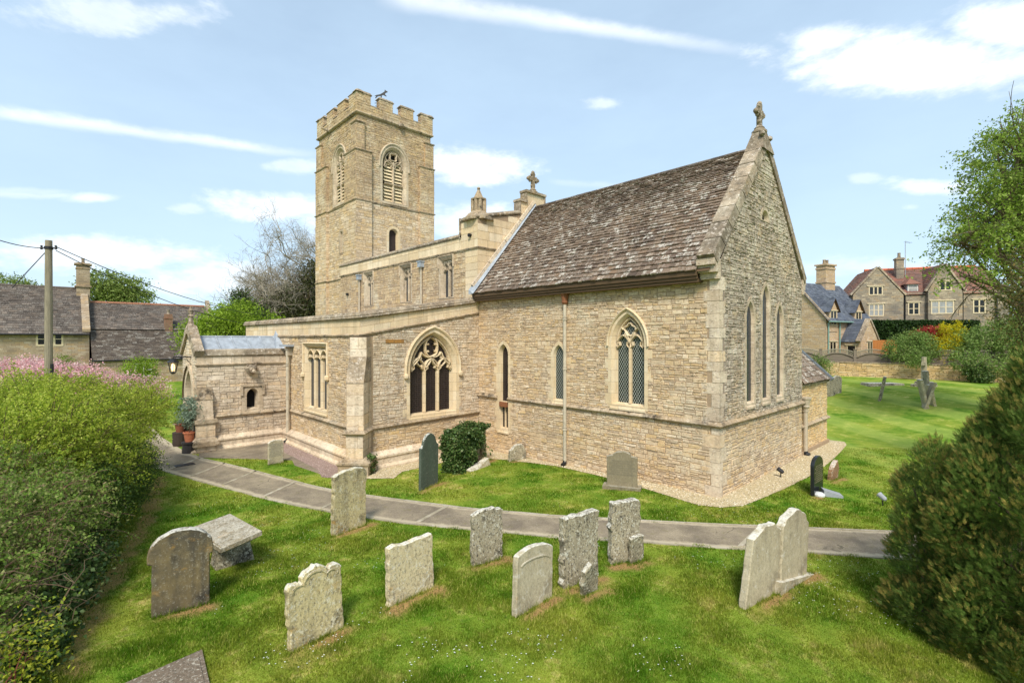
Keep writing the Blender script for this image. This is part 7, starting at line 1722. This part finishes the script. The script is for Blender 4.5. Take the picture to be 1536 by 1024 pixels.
for k in range(9):
    q = p0 + Vector((rnd.uniform(-.2, .2), rnd.uniform(-.2, .2), rnd.uniform(.3, .42)))
    for j in range(6):
        t_ = j * math.pi / 3; u = Vector((math.cos(t_), math.sin(t_), .3)) * .035; w_ = Vector((-math.sin(t_), math.cos(t_), 0)) * .016; M.face([q, q + u * .6 + w_, q + u * 1.15, q + u * .6 - w_])
    M2.tube([p0 + (q - p0) * .1, q], .004, 4)
M.build('petals', simple('white petals', (228, 226, 214), .6, var=.05), nar); M2.build('stalks', L_LIME, nar)

# ---- foreground conifer
def conifer(name, base, prof, n_spr, mats, label, seed=2, spr=(.05, .1), height=4.5, lob=44, lr_=(.3, .52)):
    """plumes: upright tapered lobes round the stem, each thickly set with small flat sprays; young bronze tips outside, also giving lit contrast by colour, green within"""
    rnd = np.random.default_rng(seed); b = Vector(base); o = thing(name, b, label, 'conifer')
    C = []; i = 0
    while len(C) < lob and i < 6000:
        i += 1; z = rnd.uniform(.0, 1) ** 1.1 * height; th_ = rnd.uniform(0, 6.283); r = np.interp(z, [p[0] for p in prof], [p[1] for p in prof]); lr = rnd.uniform(*lr_) * (.55 + .45 * r / max(p[1] for p in prof)); rr = max(.05, r - lr * .9) * rnd.uniform(.85, 1.1)
        c = np.array([b.x + rr * math.cos(th_), b.y + rr * math.sin(th_), b.z + z + .12])
        if all(np.linalg.norm((c - q[0]) * [1, 1, .75]) > (lr + q[1]) * .62 for q in C): C.append((c, lr, th_))
    ctr = np.array([q[0] for q in C]); lr = np.array([q[1] for q in C]); th_ = np.array([q[2] for q in C]); out = np.stack([np.cos(th_), np.sin(th_), np.zeros(len(C))], -1)
    k = rnd.choice(len(C), n_spr, p=lr ** 2 / (lr ** 2).sum()); u = rnd.normal(size=(n_spr, 3)); u /= np.linalg.norm(u, axis=1, keepdims=True); u = u + out[k] * .5; u /= np.linalg.norm(u, axis=1, keepdims=True)
    rr = 1 - .42 * rnd.random(n_spr) ** 1.6; S = np.stack([lr[k], lr[k], lr[k] * 1.35], -1) * (1 - .25 * np.clip(u[:, 2:3], 0, 1) * np.array([1, 1, 0]))
    wob = 1 + .16 * np.sin(u[:, 0:1] * 9 + k[:, None]) * np.sin(u[:, 2:3] * 11 + u[:, 1:2] * 7)
    P = ctr[k] + u * S * rr[:, None] * wob; lean = out[k] * .32 + np.array([0, 0, .75]); ax = u * .55 + lean + rnd.normal(size=(n_spr, 3)) * .2; ax /= np.linalg.norm(ax, axis=1, keepdims=True)
    sd = np.cross(ax, u + rnd.normal(size=(n_spr, 3)) * .5); sd /= np.linalg.norm(sd, axis=1, keepdims=True); nm = np.cross(ax, sd); L = rnd.uniform(spr[0], spr[1], n_spr); V = []
    for j in range(9):
        f = j / 9; s = 1 if j % 2 else -1; root = P + ax * (L * f)[:, None]; dirn = ax * .8 + sd * s * .6 * (j < 8); dirn /= np.linalg.norm(dirn, axis=1, keepdims=True); l = L * (.5 - .28 * f) * rnd.uniform(.7, 1.2, n_spr); w_ = l * .22 + .002
        pr = np.cross(dirn, nm); V.append(np.stack([root - pr * w_[:, None] * .4, root + dirn * (l * .5)[:, None] - pr * w_[:, None] * .6, root + dirn * l[:, None], root + dirn * (l * .5)[:, None] + pr * w_[:, None] * .6], 1))
    bronze = (rr > .86) & (rnd.random(n_spr) < np.clip(.28 + .5 * u[:, 2] + .25 * np.sin(k * 2.3), 0, .9)); V = np.stack(V, 1); mi = np.repeat(bronze.astype(np.int32), 9)  # outer, upward sprays go lighter: bronze young growth, with lit tops painted in
    np_mesh('foliage', V.reshape(-1, 3), np.arange(n_spr * 36).reshape(-1, 4), mats, o, midx=mi)
    M = MB(); M.tube([b - Vector((0, 0, .1)), b + Vector((0, 0, height * .9))], [.028 * height, .02], 8)
    for c, l, t_ in C: M.tube([b + Vector((0, 0, max(.1, c[2] - b.z - .6) * .85)), Vector(c)], [.03, .01], 4, cap=False)
    M.build('trunk', M_BARK, o); return o
L_CONT = leaf('bronze lit conifer tips', [(142, 138, 66), (158, 144, 74), (128, 134, 64), (172, 150, 84)], .35)
L_CONI = leaf('green conifer sprays', [(82, 108, 44), (98, 124, 54), (112, 134, 62), (88, 116, 50), (126, 138, 68)], .35)
cb = CAM + FW * 6.15 + RT * 6.95; cb.z = float(zg(cb.x, cb.y))
conifer('conifer', cb, [(0, 1.4), (.6, 1.42), (1.3, 1.4), (1.9, 1.28), (2.5, 1.0), (3.0, .7), (3.5, .5), (4.1, .25)], 85000, [L_CONI, L_CONT], 'big bushy brown-green conifer filling the right foreground', seed=2, height=4.0, lob=70)
cb2 = CAM + FW * 7.9 + RT * 5.3; cb2.z = float(zg(cb2.x, cb2.y))
cb3 = CAM + FW * 6.9 + RT * 5.98; cb3.z = 0
conifer('young_conifer', cb3, [(0, .62), (.6, .62), (1.2, .55), (1.9, .5), (2.4, .3)], 13000, [L_CONI, L_CONT], 'small conifer shoot standing out left of the big conifer', seed=5, height=2.2, lob=22, lr_=(.2, .32))

# ---- ivy over the tomb and on the buttress
P = []
for _ in range(7600):
    u, v = RNG.uniform(-.92, .88), RNG.uniform(-.1, 1.25); e = RNG.random()
    if v < 1.2 * (u + .3) / 1.1 and RNG.random() < .97: continue
    if e < .62: q = Xi(u, v, RNG.uniform(.0, .2) + .08 * math.sin(v * 7 + u * 6))
    elif e < .8: q = Xi(u, 1.2 + RNG.uniform(0, .16) * (1 + .5 * math.sin(u * 5 + 1)), RNG.uniform(-.4, .1))
    else: q = Xi(-.9 - RNG.uniform(0, .1), v, RNG.uniform(-.4, .12))
    P.append(tuple(q))
P = np.array(P); P = P.repeat(3, 0) + RNG.normal(size=(len(P) * 3, 3)) * .035
iv = thing('ivy', Xi(0, -.0, .15), 'thick dark ivy smothering the tomb beside the aisle window', 'ivy'); leaves('foliage', P, (.05, .1), L_IVY, iv, aspect=.85, up=.1)
rnd = random.Random(4); M = MB()
for k in range(26): u = rnd.uniform(-.7, .5); M.tube([Xi(u, 0, .02), Xi(u + rnd.gauss(0, .1), .6, .07), Xi(u + rnd.gauss(0, .15), 1.1, .05)], [.012, .009, .005], 4, cap=False)
M.build('stems', M_TWIG, iv)
P = np.array([tuple(DB.p(.32 + RNG.uniform(0, .25), RNG.uniform(-.3, .35), RNG.uniform(.0, .5))) for _ in range(420)]); iv2 = thing('ivy', DB.p(.35, -.25, .3), 'little sprig of ivy growing at the foot of the aisle buttress', 'ivy'); leaves('foliage', P, (.05, .09), L_IVY, iv2, aspect=.85)

# ---- pots by the porch
p1 = gr(284, 679); p2 = gr(271, 668)
M = MB(); M.lathe(p1, [(.2, -.05), (.24, .0), (.22, .32), (.26, .36), (.26, .42), (.18, .43)], n=14); tag(M.build('pot_stand', simple('dark glazed pot', (50, 44, 42), .5), loc=p1), 'squat dark upturned pot standing on the path beside the porch buttress', 'pot')
t1 = potted(p1 + Vector((0, 0, .43)), 'terracotta pot with a silvery olive-like plant on the nearer dark stand', M_TERRA, .19, .36, 0, 'pots by the porch'); b = p1 + Vector((0, 0, 1.6)); bb = [(b.x, b.y, b.z, .32, .32, .55), (b.x - .1, b.y, b.z - .3, .28, .28, .35)]
leaves('foliage', blob_points(bb, 3200, .1, 20), (.05, .1), L_SIL, t1, aspect=.45); M = MB(); M.tube([p1 + Vector((0, 0, .7)), p1 + Vector((0, 0, 1.7))], .02, 6); M.build('stem', M_TWIG, t1)
M = MB(); M.lathe(p2, [(.26, -.05), (.28, .2), (.28, .5), (.25, .55)], n=16); 
for z in (.08, .3, .5): M.lathe(p2 + Vector((0, 0, z)), [(.285, 0), (.285, .04)], n=16)
tag(M.build('barrel', simple('dark barrel wood', (58, 46, 38), .8, var=.4), loc=p2), 'dark wooden half barrel behind the terracotta pot by the porch', 'barrel')
t2 = potted(p2 + Vector((0, 0, .55)), 'brown clay pot with a small shrub on top of the dark barrel', simple('brown clay', (124, 72, 50), .8), .22, .36, 0, 'pots by the porch'); b = p2 + Vector((0, 0, 1.25)); leaves('foliage', blob_points([(b.x, b.y, b.z, .26, .26, .4)], 1400, .08, 20), (.04, .08), L_TREE, t2); M = MB(); M.tube([p2 + Vector((0, 0, .8)), b], .015, 5); M.build('stem', M_TWIG, t2)
ra = gr(268, 672); rb = gr(236, 668); rl = thing('iron_railing', ra, 'low black iron railing beyond the path by the porch', 'railing'); d = rb - ra; M = MB()
ra = Vector((-17.6, -10.9, -.25)); rb = Vector((-21.5, -11.0, -.25)); rl.location = ra; d = rb - ra
for z in (.12, .85): M.tube([ra + Vector((0, 0, z)), rb + Vector((0, 0, z))], .014, 5)
M.build('rails', M_IRON, rl)
for k in range(28): q = ra + d * (k / 27); M = MB(); M.tube([q, q + Vector((0, 0, .98))], .008, 4); M.build('bar', M_IRON, rl)

# ---- cherries, left background
shrub('cherry_tree', [bl(20, 568, 27, 1.5, 1.0), bl(70, 568, 26, 1.6, .95), bl(115, 574, 26, 1.5, .85), bl(-30, 575, 28, 1.6, 1.0), bl(45, 554, 28, 1.1, .55)], 30000, (.08, .15), L_PINK, 'cherry tree in full pink blossom at the left edge below the farmhouse', 'tree', clump=.22, stem=.12, seed=11, base=(at(50, 0, 27).x, at(50, 0, 27).y), limbs=14)
shrub('cherry_tree', [bl(170, 574, 29, 1.3, .6), bl(215, 580, 30, 1.2, .5), bl(235, 588, 30, .9, .5)], 5500, (.08, .15), L_PINK, 'smaller pink blossoming cherry in front of the barn', 'tree', clump=.22, stem=.1, seed=12, base=(at(205, 0, 29.5).x, at(205, 0, 29.5).y), limbs=9)
shrub('climber', [bl(40, 545, 44.2, 1.6, .5, .5), bl(95, 540, 44.2, 1.6, .5, .5), bl(25, 535, 44.4, 1.0, .5, .4)], 3000, (.08, .16), L_BRAM, 'bare brownish climber growing up the farmhouse wall', 'climber', clump=.25, stem=.05, seed=13)
shrub('green_bush', [bl(212, 555, 34, 1.0, .9), bl(200, 566, 33, .8, .7)], 5000, (.08, .15), L_LIME, 'fresh green bush in front of the white barn window', 'bush', clump=.2, seed=14)

# ---- behind the church
shrub('laurel_bush', [bl(322, 490, 33, 1.4, 1.1), bl(352, 482, 34, 1.6, 1.5), bl(388, 488, 34, 1.5, 1.0), bl(300, 505, 33, 1.3, 1.0), bl(340, 520, 33, 1.8, 1.8)], 22000, (.1, .2), L_LIME, 'bright green leafy bush showing above the lead porch roof', 'bush', clump=.28, stem=.12, seed=15)
shrub('ivy_clad_tree', [bl(362, 462, 38, .9, 1.5), bl(355, 480, 38, 1.2, 1.2), bl(375, 478, 38.5, 1.3, 1.3)], 14000, (.1, .2), L_CONG, 'dark conical ivy-clad tree left of the bare tree', 'tree', clump=.22, stem=.2, seed=16, limbs=10)
shrub('yew_tree', [bl(458, 445, 44, 1.7, 2.4), bl(432, 465, 43, 1.8, 1.6), bl(472, 425, 45, 1.2, 2.0), bl(408, 482, 43, 1.4, 1.0), bl(490, 470, 45, 2.0, 2.4)], 15000, (.14, .28), leaf('dull evergreen', [(62, 70, 34), (78, 82, 42), (50, 58, 30), (92, 90, 50)], .15), 'dull dark evergreen standing against the tower under the bare branches', 'tree', clump=.4, stem=.3, seed=17, limbs=12)
def bare_tree(base, label, seed, trunkH, r, dirs, L, depth):
    o = thing('bare_tree', base, label, 'tree'); M = MB(); rnd = random.Random(seed); b = Vector(base); t_ = b + Vector((0, 0, trunkH)); M.tube([b - Vector((0, 0, .2)), b + Vector((0, 0, trunkH * .5)), t_], [r * 1.2, r, r * .8], 10)
    M.build('trunk', M_BARKG, o); M = MB()
    for d in dirs: twig(M, t_ - Vector((0, 0, rnd.uniform(0, 1.5))), d, L * rnd.uniform(.8, 1.15), r * .45, depth, rnd, spread=.62, ratio=.76, up=.04, n=5, wig=.18, kids=(3, 3) if L < 5 else (2, 3))
    M.build('branches', M_BARKG, o); return o, M
bt0 = at(487, HZ, 47); bt0.z = 0
dr = [-RT * a + Vector((0, 0, b)) + FW * c for a, b, c in ((1, .9, 0), (.6, 1.2, -.3), (1.2, .55, .2), (.3, 1.5, .2), (1, .25, -.2), (-.4, 1.3, 0), (-.8, .8, .3), (.8, 1.2, .4), (1.3, .7, -.1), (.9, .05, -.3), (1.3, .4, 0), (.8, .8, -.2), (1.1, .15, .2), (.5, .9, .1), (1.2, .9, .1), (.7, .4, -.4))]
RDEC = .64
_, BT = bare_tree(bt0, 'leafless grey tree with fine spreading twigs just left of the tower', 3, 5.5, .38, dr, 3.15, 7)
RDEC = .58
for px, py, d_, s, lb in ((155, 432, 95, 4.6, 'rounded pale green tree directly right of the farmhouse chimney'), (190, 440, 96, 4.8, 'low spreading pale green tree showing above the barn ridge')):
    z0 = at(px, py, d_); shrub('roadside_tree', [(z0.x, z0.y, z0.z + .6, s * .75, s * .75, s * .6), (z0.x + RT.x * 2, z0.y + RT.y * 2, z0.z - 1.5, s * .6, s * .6, s * .5), (z0.x - RT.x * 2, z0.y - RT.y * 2, z0.z - 1.2, s * .6, s * .6, s * .5)], 7000, (.3, .6), L_FAR, lb, 'tree', 'pale trees beyond the barn', clump=.6, stem=.35, seed=int(px), limbs=10, per=16)
for px, py, d_, s, lb in ((8, 425, 110, 6, 'hazy tree peeping over the farmhouse roof at the left edge'), (38, 432, 112, 4, 'small hazy tree over the farmhouse ridge left of the pole')):
    z0 = at(px, py, d_); shrub('roadside_tree', [(z0.x, z0.y, z0.z - 1, s * .8, s * .8, s * .5)], 3000, (.3, .6), L_FAR, lb, 'tree', 'pale trees beyond the barn', clump=.6, stem=.3, seed=int(px), limbs=6, per=16)

# ---- garden beyond the boundary wall
GG = 'garden shrubs beyond the fence'
shrub('garden_shrub', [bl(1352, 522, 35, .9, .9), bl(1370, 512, 35.5, .9, .9), bl(1340, 530, 35, .6, .6), bl(1385, 522, 34.2, .9, 1.0), bl(1375, 538, 33.4, .7, .6)], 12000, (.07, .14), L_GARD, 'pale green rounded shrub growing through the lattice fence left of the red one', 'shrub', GG, clump=.16, seed=21)
shrub('garden_shrub', [bl(1392, 502, 36, .75, .5), bl(1402, 497, 36, .6, .45), bl(1380, 505, 36, .6, .4), bl(1404, 512, 36, .5, .5)], 7000, (.07, .14), L_RED, 'red-leaved shrub between the green and the yellow ones', 'shrub', GG, clump=.14, seed=22)
shrub('garden_shrub', [bl(1425, 508, 35, .9, 1.0), bl(1412, 515, 35, .6, .7), bl(1438, 497, 35, .4, .7), bl(1422, 528, 34, .7, .7), bl(1416, 494, 35, .3, .5)], 9000, (.06, .12), L_YELL, 'bright yellow forsythia-like shrub behind the lattice fence', 'shrub', GG, clump=.13, seed=23, up=.1)
shrub('garden_shrub', [bl(1465, 520, 33, 1.3, 1.2), bl(1495, 512, 33, 1.4, 1.3), bl(1450, 540, 32, .9, .7), bl(1480, 548, 31.5, 1.3, .7), bl(1520, 520, 32, 1.3, 1.3), bl(1530, 500, 34, 1.4, 1.3)], 22000, (.08, .16), L_GARD, 'large silvery green shrub at the right behind the boundary wall', 'shrub', GG, clump=.2, seed=24)
shrub('garden_shrub', [bl(1236, 552, 36.5, .5, .7), bl(1228, 545, 37, .5, .7)], 2600, (.07, .13), L_GARD, 'small loose green shrub on the wall beside the vestry roof', 'shrub', GG, clump=.18, seed=25)
shrub('wall_ivy', [bl(1464, 558, 31.2, .6, .55, .3), bl(1474, 566, 31, .5, .4, .3)], 5000, (.07, .12), L_IVY, 'dark bluish ivy clump hanging over the boundary wall end', 'ivy', clump=.12, seed=26, aspect=.8)
h0, h1_ = at(1300, HZ, 43), at(1470, HZ, 43); hz0 = 1.2; ht_ = 4 + 26 / FPX * 43; n = 52000; u = RNG.random(n); f = RNG.random(n); q = np.array(h0)[None, :2] + (np.array(h1_) - np.array(h0))[None, :2] * u[:, None]
side = f < .7; zz = np.where(side, RNG.uniform(hz0, ht_, n), ht_ + RNG.normal(0, .05, n)); dep = np.where(side, RNG.normal(0, .08, n) + .12 * (fbm(u * 60, zz, 1.2, 3) - .5), RNG.uniform(0, 1.4, n))
P = np.stack([q[:, 0] + FW.x * dep, q[:, 1] + FW.y * dep, zz], -1); hg = thing('clipped_hedge', ((h0 + h1_) / 2)[:2] + (1.2,), 'tall clipped dark green hedge in front of the manor house', 'hedge')
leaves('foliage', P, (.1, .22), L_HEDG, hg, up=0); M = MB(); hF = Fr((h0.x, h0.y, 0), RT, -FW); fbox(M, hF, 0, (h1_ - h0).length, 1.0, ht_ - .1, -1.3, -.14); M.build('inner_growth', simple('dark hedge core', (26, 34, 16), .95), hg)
# ---- big tree at the top right and the twiggy one below it
tb = at(1650, HZ, 20); tb.z = float(zg(tb.x, tb.y))
SB = [bl(1510, 250, 19, 1.2, 1.0), bl(1480, 330, 19, .8, .7), bl(1500, 300, 19, .9, .8), bl(1470, 365, 19, .8, .5), bl(1524, 215, 19, .6, .6), bl(1535, 330, 20, 1.4, 1.2), bl(1500, 370, 19, 1.0, .5), bl(1450, 370, 18.5, .7, .45), bl(1560, 240, 20, 1.5, 1.5), bl(1590, 310, 20.5, 1.5, 1.7), bl(1450, 415, 18.5, .5, .3), bl(1570, 385, 20, 1.2, .6), bl(1540, 190, 20, .7, .7)]
sprig_shrub('sycamore_tree', SB, 1900, 20, (.07, .15), (.5, 1.4), L_TREE, 'broadleaf tree with fresh green leaves reaching in from the top right', 'tree', (tb.x, tb.y), .32, 31, 40, twigs=900, jit=.07, droop=.35, twigmat=M_BARK)
tb2 = at(1590, HZ, 14); tb2.z = float(zg(tb2.x, tb2.y))
shrub('brown_shrub_tree', [bl(1560, 420, 13.5, .8, 1.2), bl(1530, 470, 13.5, .6, .9), bl(1580, 500, 13.5, 1.0, 1.2)], 9000, (.04, .09), L_BRWN, 'thin brownish tree at the right edge behind the conifer', 'tree', clump=.14, stem=.08, per=14, seed=32, base=(tb2.x, tb2.y), limbs=24)
shrub('background_tree', [bl(1535, 450, 60, 4, 4.5), bl(1570, 470, 60, 4, 4), bl(1520, 480, 58, 3, 3)], 8000, (.25, .5), L_TREE, 'green tree rising behind the right end of the manor house', 'tree', clump=.6, stem=.4, seed=33, per=16)
# ---- far-off woodland round the horizon
n = 60000; az_ = RNG.uniform(0, 6.283, n); rr_ = RNG.uniform(260, 330, n); hgt = (6 + 9 * fbm(az_ * 60, az_ * 13, 1.5, 8)) * RNG.random(n) ** .6; P = np.stack([rr_ * np.cos(az_), rr_ * np.sin(az_), hgt + 1], -1)
tag(leaves('woodland', P, (2.0, 4.0), leaf('far woodland', [(72, 92, 48), (86, 104, 56), (100, 112, 66)], .2)), kind='stuff')
# ---------------------------------------------------------------- camera, sky, sun
cd = bpy.data.cameras.new('camera'); cam = bpy.data.objects.new('camera', cd); COL.objects.link(cam)
cam.location = CAM; cam.rotation_euler = (R(90), 0, math.atan2(-FW.x, FW.y))
cd.sensor_width = 36; cd.lens = 36 * FPX / 1536; cd.shift_y = -4 / 1536; cd.clip_start = .1; cd.clip_end = 3000
SC.camera = cam
W = bpy.data.worlds.new('World'); SC.world = W; W.use_nodes = True
wt = W.node_tree; wt.nodes.clear()
SUN_EL, SUN_AZ = 48, 138       # degrees above the horizon; clockwise from north
sx, sy, sz = math.sin(R(SUN_AZ)) * math.cos(R(SUN_EL)), math.cos(R(SUN_AZ)) * math.cos(R(SUN_EL)), math.sin(R(SUN_EL))
class WN(NT):
    def __init__(s, tree): s.t = tree; s._co = None
w = WN(wt); wo = w.n('ShaderNodeOutputWorld'); bgn = w.n('ShaderNodeBackground')
sky = w.n('ShaderNodeTexSky', sky_type='NISHITA', sun_disc=False, sun_elevation=R(SUN_EL), sun_rotation=R(SUN_AZ), altitude=80, air_density=1.0, dust_density=1.2, ozone_density=1.2)
gen = w.n('ShaderNodeTexCoord').outputs['Generated']; w._co = gen
sp3 = w.n('ShaderNodeSeparateXYZ', {0: gen}).outputs
az = w.math('ARCTAN2', sp3[0], sp3[1]); el = w.math('ARCSINE', sp3[2])
def azel(px, py):
    r = ray(px, py).normalized(); return math.atan2(r.x, r.y), math.asin(r.z)
warp = w.noise(7, 6, .6, vec=w.scalevec(1, 1, 2.4)); warp2 = w.noise(19, 6, .62, vec=w.scalevec(1, 1, 2.2))
nz = w.math('ADD', w.math('MULTIPLY', w.math('SUBTRACT', warp, .5), 2.0), w.math('MULTIPLY', w.math('SUBTRACT', warp2, .5), 1.1))
cloud = None
#            px    py   half width, half height (px), density, noise amount
CLOUDS = [(1350, 92, 250, 62, 1.0, .9), (1500, 40, 130, 60, .7, 1.2), (1240, 62, 90, 35, .6, 1.0), (190, 22, 150, 36, .4, 1.4), (690, 250, 120, 36, .7, 1.2), (440, 250, 60, 16, .35, 1.2),
          (410, 306, 110, 30, .6, 1.3), (138, 297, 55, 10, .45, .9), (905, 154, 40, 13, .35, 1.5), (1400, 283, 95, 16, .5, 1.4), (1296, 268, 26, 10, .25, 1.5), (1365, 310, 22, 8, .22, 1.5), (286, 314, 34, 10, .28, 1.5),
          (560, 330, 150, 40, .5, 1.3), (150, 385, 240, 32, .55, 1.5), (40, 290, 90, 10, .2, 1.0), (330, 420, 160, 40, .55, 1.3), (1290, 400, 140, 26, .3, 1.4), (700, 330, 120, 40, .5, 1.4)]
for px, py, hw_, hh_, dens, na in CLOUDS:
    r0 = ray(px, py); c0 = r0.normalized(); tg = lambda v: (v - c0 * v.dot(c0)) / r0.length
    T1, T2 = tg(RT / FPX), tg(Vector((0, 0, 1 / FPX))); g11, g12, g22 = T1.dot(T1), T1.dot(T2), T2.dot(T2); dt = g11 * g22 - g12 * g12
    D1 = (T1 * g22 - T2 * g12) / dt / hw_; D2 = (T2 * g11 - T1 * g12) / dt / hh_
    dot = lambda q: w.n('ShaderNodeVectorMath', {0: gen, 1: tuple(q)}, operation='DOT_PRODUCT').outputs['Value']
    front = dot(c0); dx = w.math('DIVIDE', dot(D1), front); dy = w.math('DIVIDE', dot(D2), front)
    d = w.math('SQRT', w.math('ADD', w.math('MULTIPLY', dx, dx), w.math('MULTIPLY', dy, dy)))
    v = w.math('ADD', w.math('SUBTRACT', 1.0, d), w.math('MULTIPLY', nz, .75 * na))
    mr = w.n('ShaderNodeMapRange', {0: v, 1: .0, 2: .75, 3: 0.0, 4: dens}, interpolation_type='SMOOTHSTEP'); v = w.math('MULTIPLY', mr.outputs[0], w.math('GREATER_THAN', front, .3))
    cloud = v if cloud is None else w.math('MAXIMUM', cloud, v)
for (xa, ya, xb, yb, wa, wb, dens) in ((560, -10, 1150, 82, 15, 7, .5), (-40, 163, 490, 236, 8, 6, .5), (820, 272, 1060, 290, 5, 5, .12), (-20, 290, 140, 296, 4, 4, .25)):
    A, B = ray(xa, ya).normalized(), ray(xb, yb).normalized(); nn = A.cross(B).normalized(); along = (B - A); L2 = along.length_squared
    dot = lambda q: w.n('ShaderNodeVectorMath', {0: gen, 1: tuple(q)}, operation='DOT_PRODUCT').outputs['Value']
    t = w.math('DIVIDE', w.math('SUBTRACT', dot(along), A.dot(along)), L2)
    c = w.math('ADD', dot(nn), w.math('MULTIPLY', w.math('SUBTRACT', warp2, .5), .012))
    wd = w.math('ADD', wa / 740, w.math('MULTIPLY', t, (wb - wa) / 740))
    v = w.n('ShaderNodeMapRange', {0: w.math('DIVIDE', w.math('ABSOLUTE', c), wd), 1: .0, 2: 1.3, 3: 1.0, 4: 0.0}, interpolation_type='SMOOTHSTEP').outputs[0]
    en = w.math('MULTIPLY', w.n('ShaderNodeMapRange', {0: t, 1: 0.0, 2: .08, 3: 0.0, 4: 1.0}).outputs[0], w.n('ShaderNodeMapRange', {0: t, 1: .7, 2: 1.0, 3: 1.0, 4: 0.0}).outputs[0])
    v = w.math('MULTIPLY', w.math('MULTIPLY', v, en), w.math('MULTIPLY', dens, w.math('ADD', .6, w.math('MULTIPLY', warp, .8)))); cloud = w.math('MAXIMUM', cloud, v)
# thin high haze, thicker low down, over the whole sky
hz_n = w.noise(2.2, 5, .6, vec=w.scalevec(1, 1, 3)); hz = w.math('ADD', w.n('ShaderNodeMapRange', {0: el, 1: 0.0, 2: .75, 3: .78, 4: .5}).outputs[0], w.math('MULTIPLY', w.math('SUBTRACT', hz_n, .5), .35), clamp=True)
skyc = w.n('ShaderNodeVectorMath', {0: sky.outputs[0], 'Scale': SKYK if 'SKYK' in globals() else .088}, operation='SCALE').outputs[0]
HAZE = (.42, .55, .67, 1)
col = w.mix(hz, skyc, HAZE)
shade = w.n('ShaderNodeMapRange', {0: warp2, 1: .3, 2: .7, 3: .78, 4: 1.0}).outputs[0]
cc = w.n('ShaderNodeVectorMath', {0: (.84, .86, .88), 'Scale': shade}, operation='SCALE').outputs[0]
col = w.mix(cloud, col, cc)
w.put(bgn, 'Color', col); bgn.inputs['Strength'].default_value = 1.0
wt.links.new(bgn.outputs[0], wo.inputs[0])
sl_ = bpy.data.lights.new('sun', 'SUN'); sun = bpy.data.objects.new('sun', sl_); COL.objects.link(sun)
sl_.energy = 2.4; sl_.angle = R(15); sl_.color = (1.0, .95, .86)
sun.rotation_euler = Vector((sx, sy, sz)).to_track_quat('Z', 'Y').to_euler(); sun.location = (0, -20, 40)
vs2 = SC.view_settings; vs2.view_transform = 'Standard'; vs2.look = 'None'; vs2.exposure = .88; vs2.gamma = 1.0; vs2.use_curve_mapping = False
SC.cycles.max_bounces = 6; SC.cycles.diffuse_bounces = 3; SC.cycles.glossy_bounces = 2; SC.cycles.transmission_bounces = 3; SC.cycles.transparent_max_bounces = 4
SC.cycles.use_denoising = True
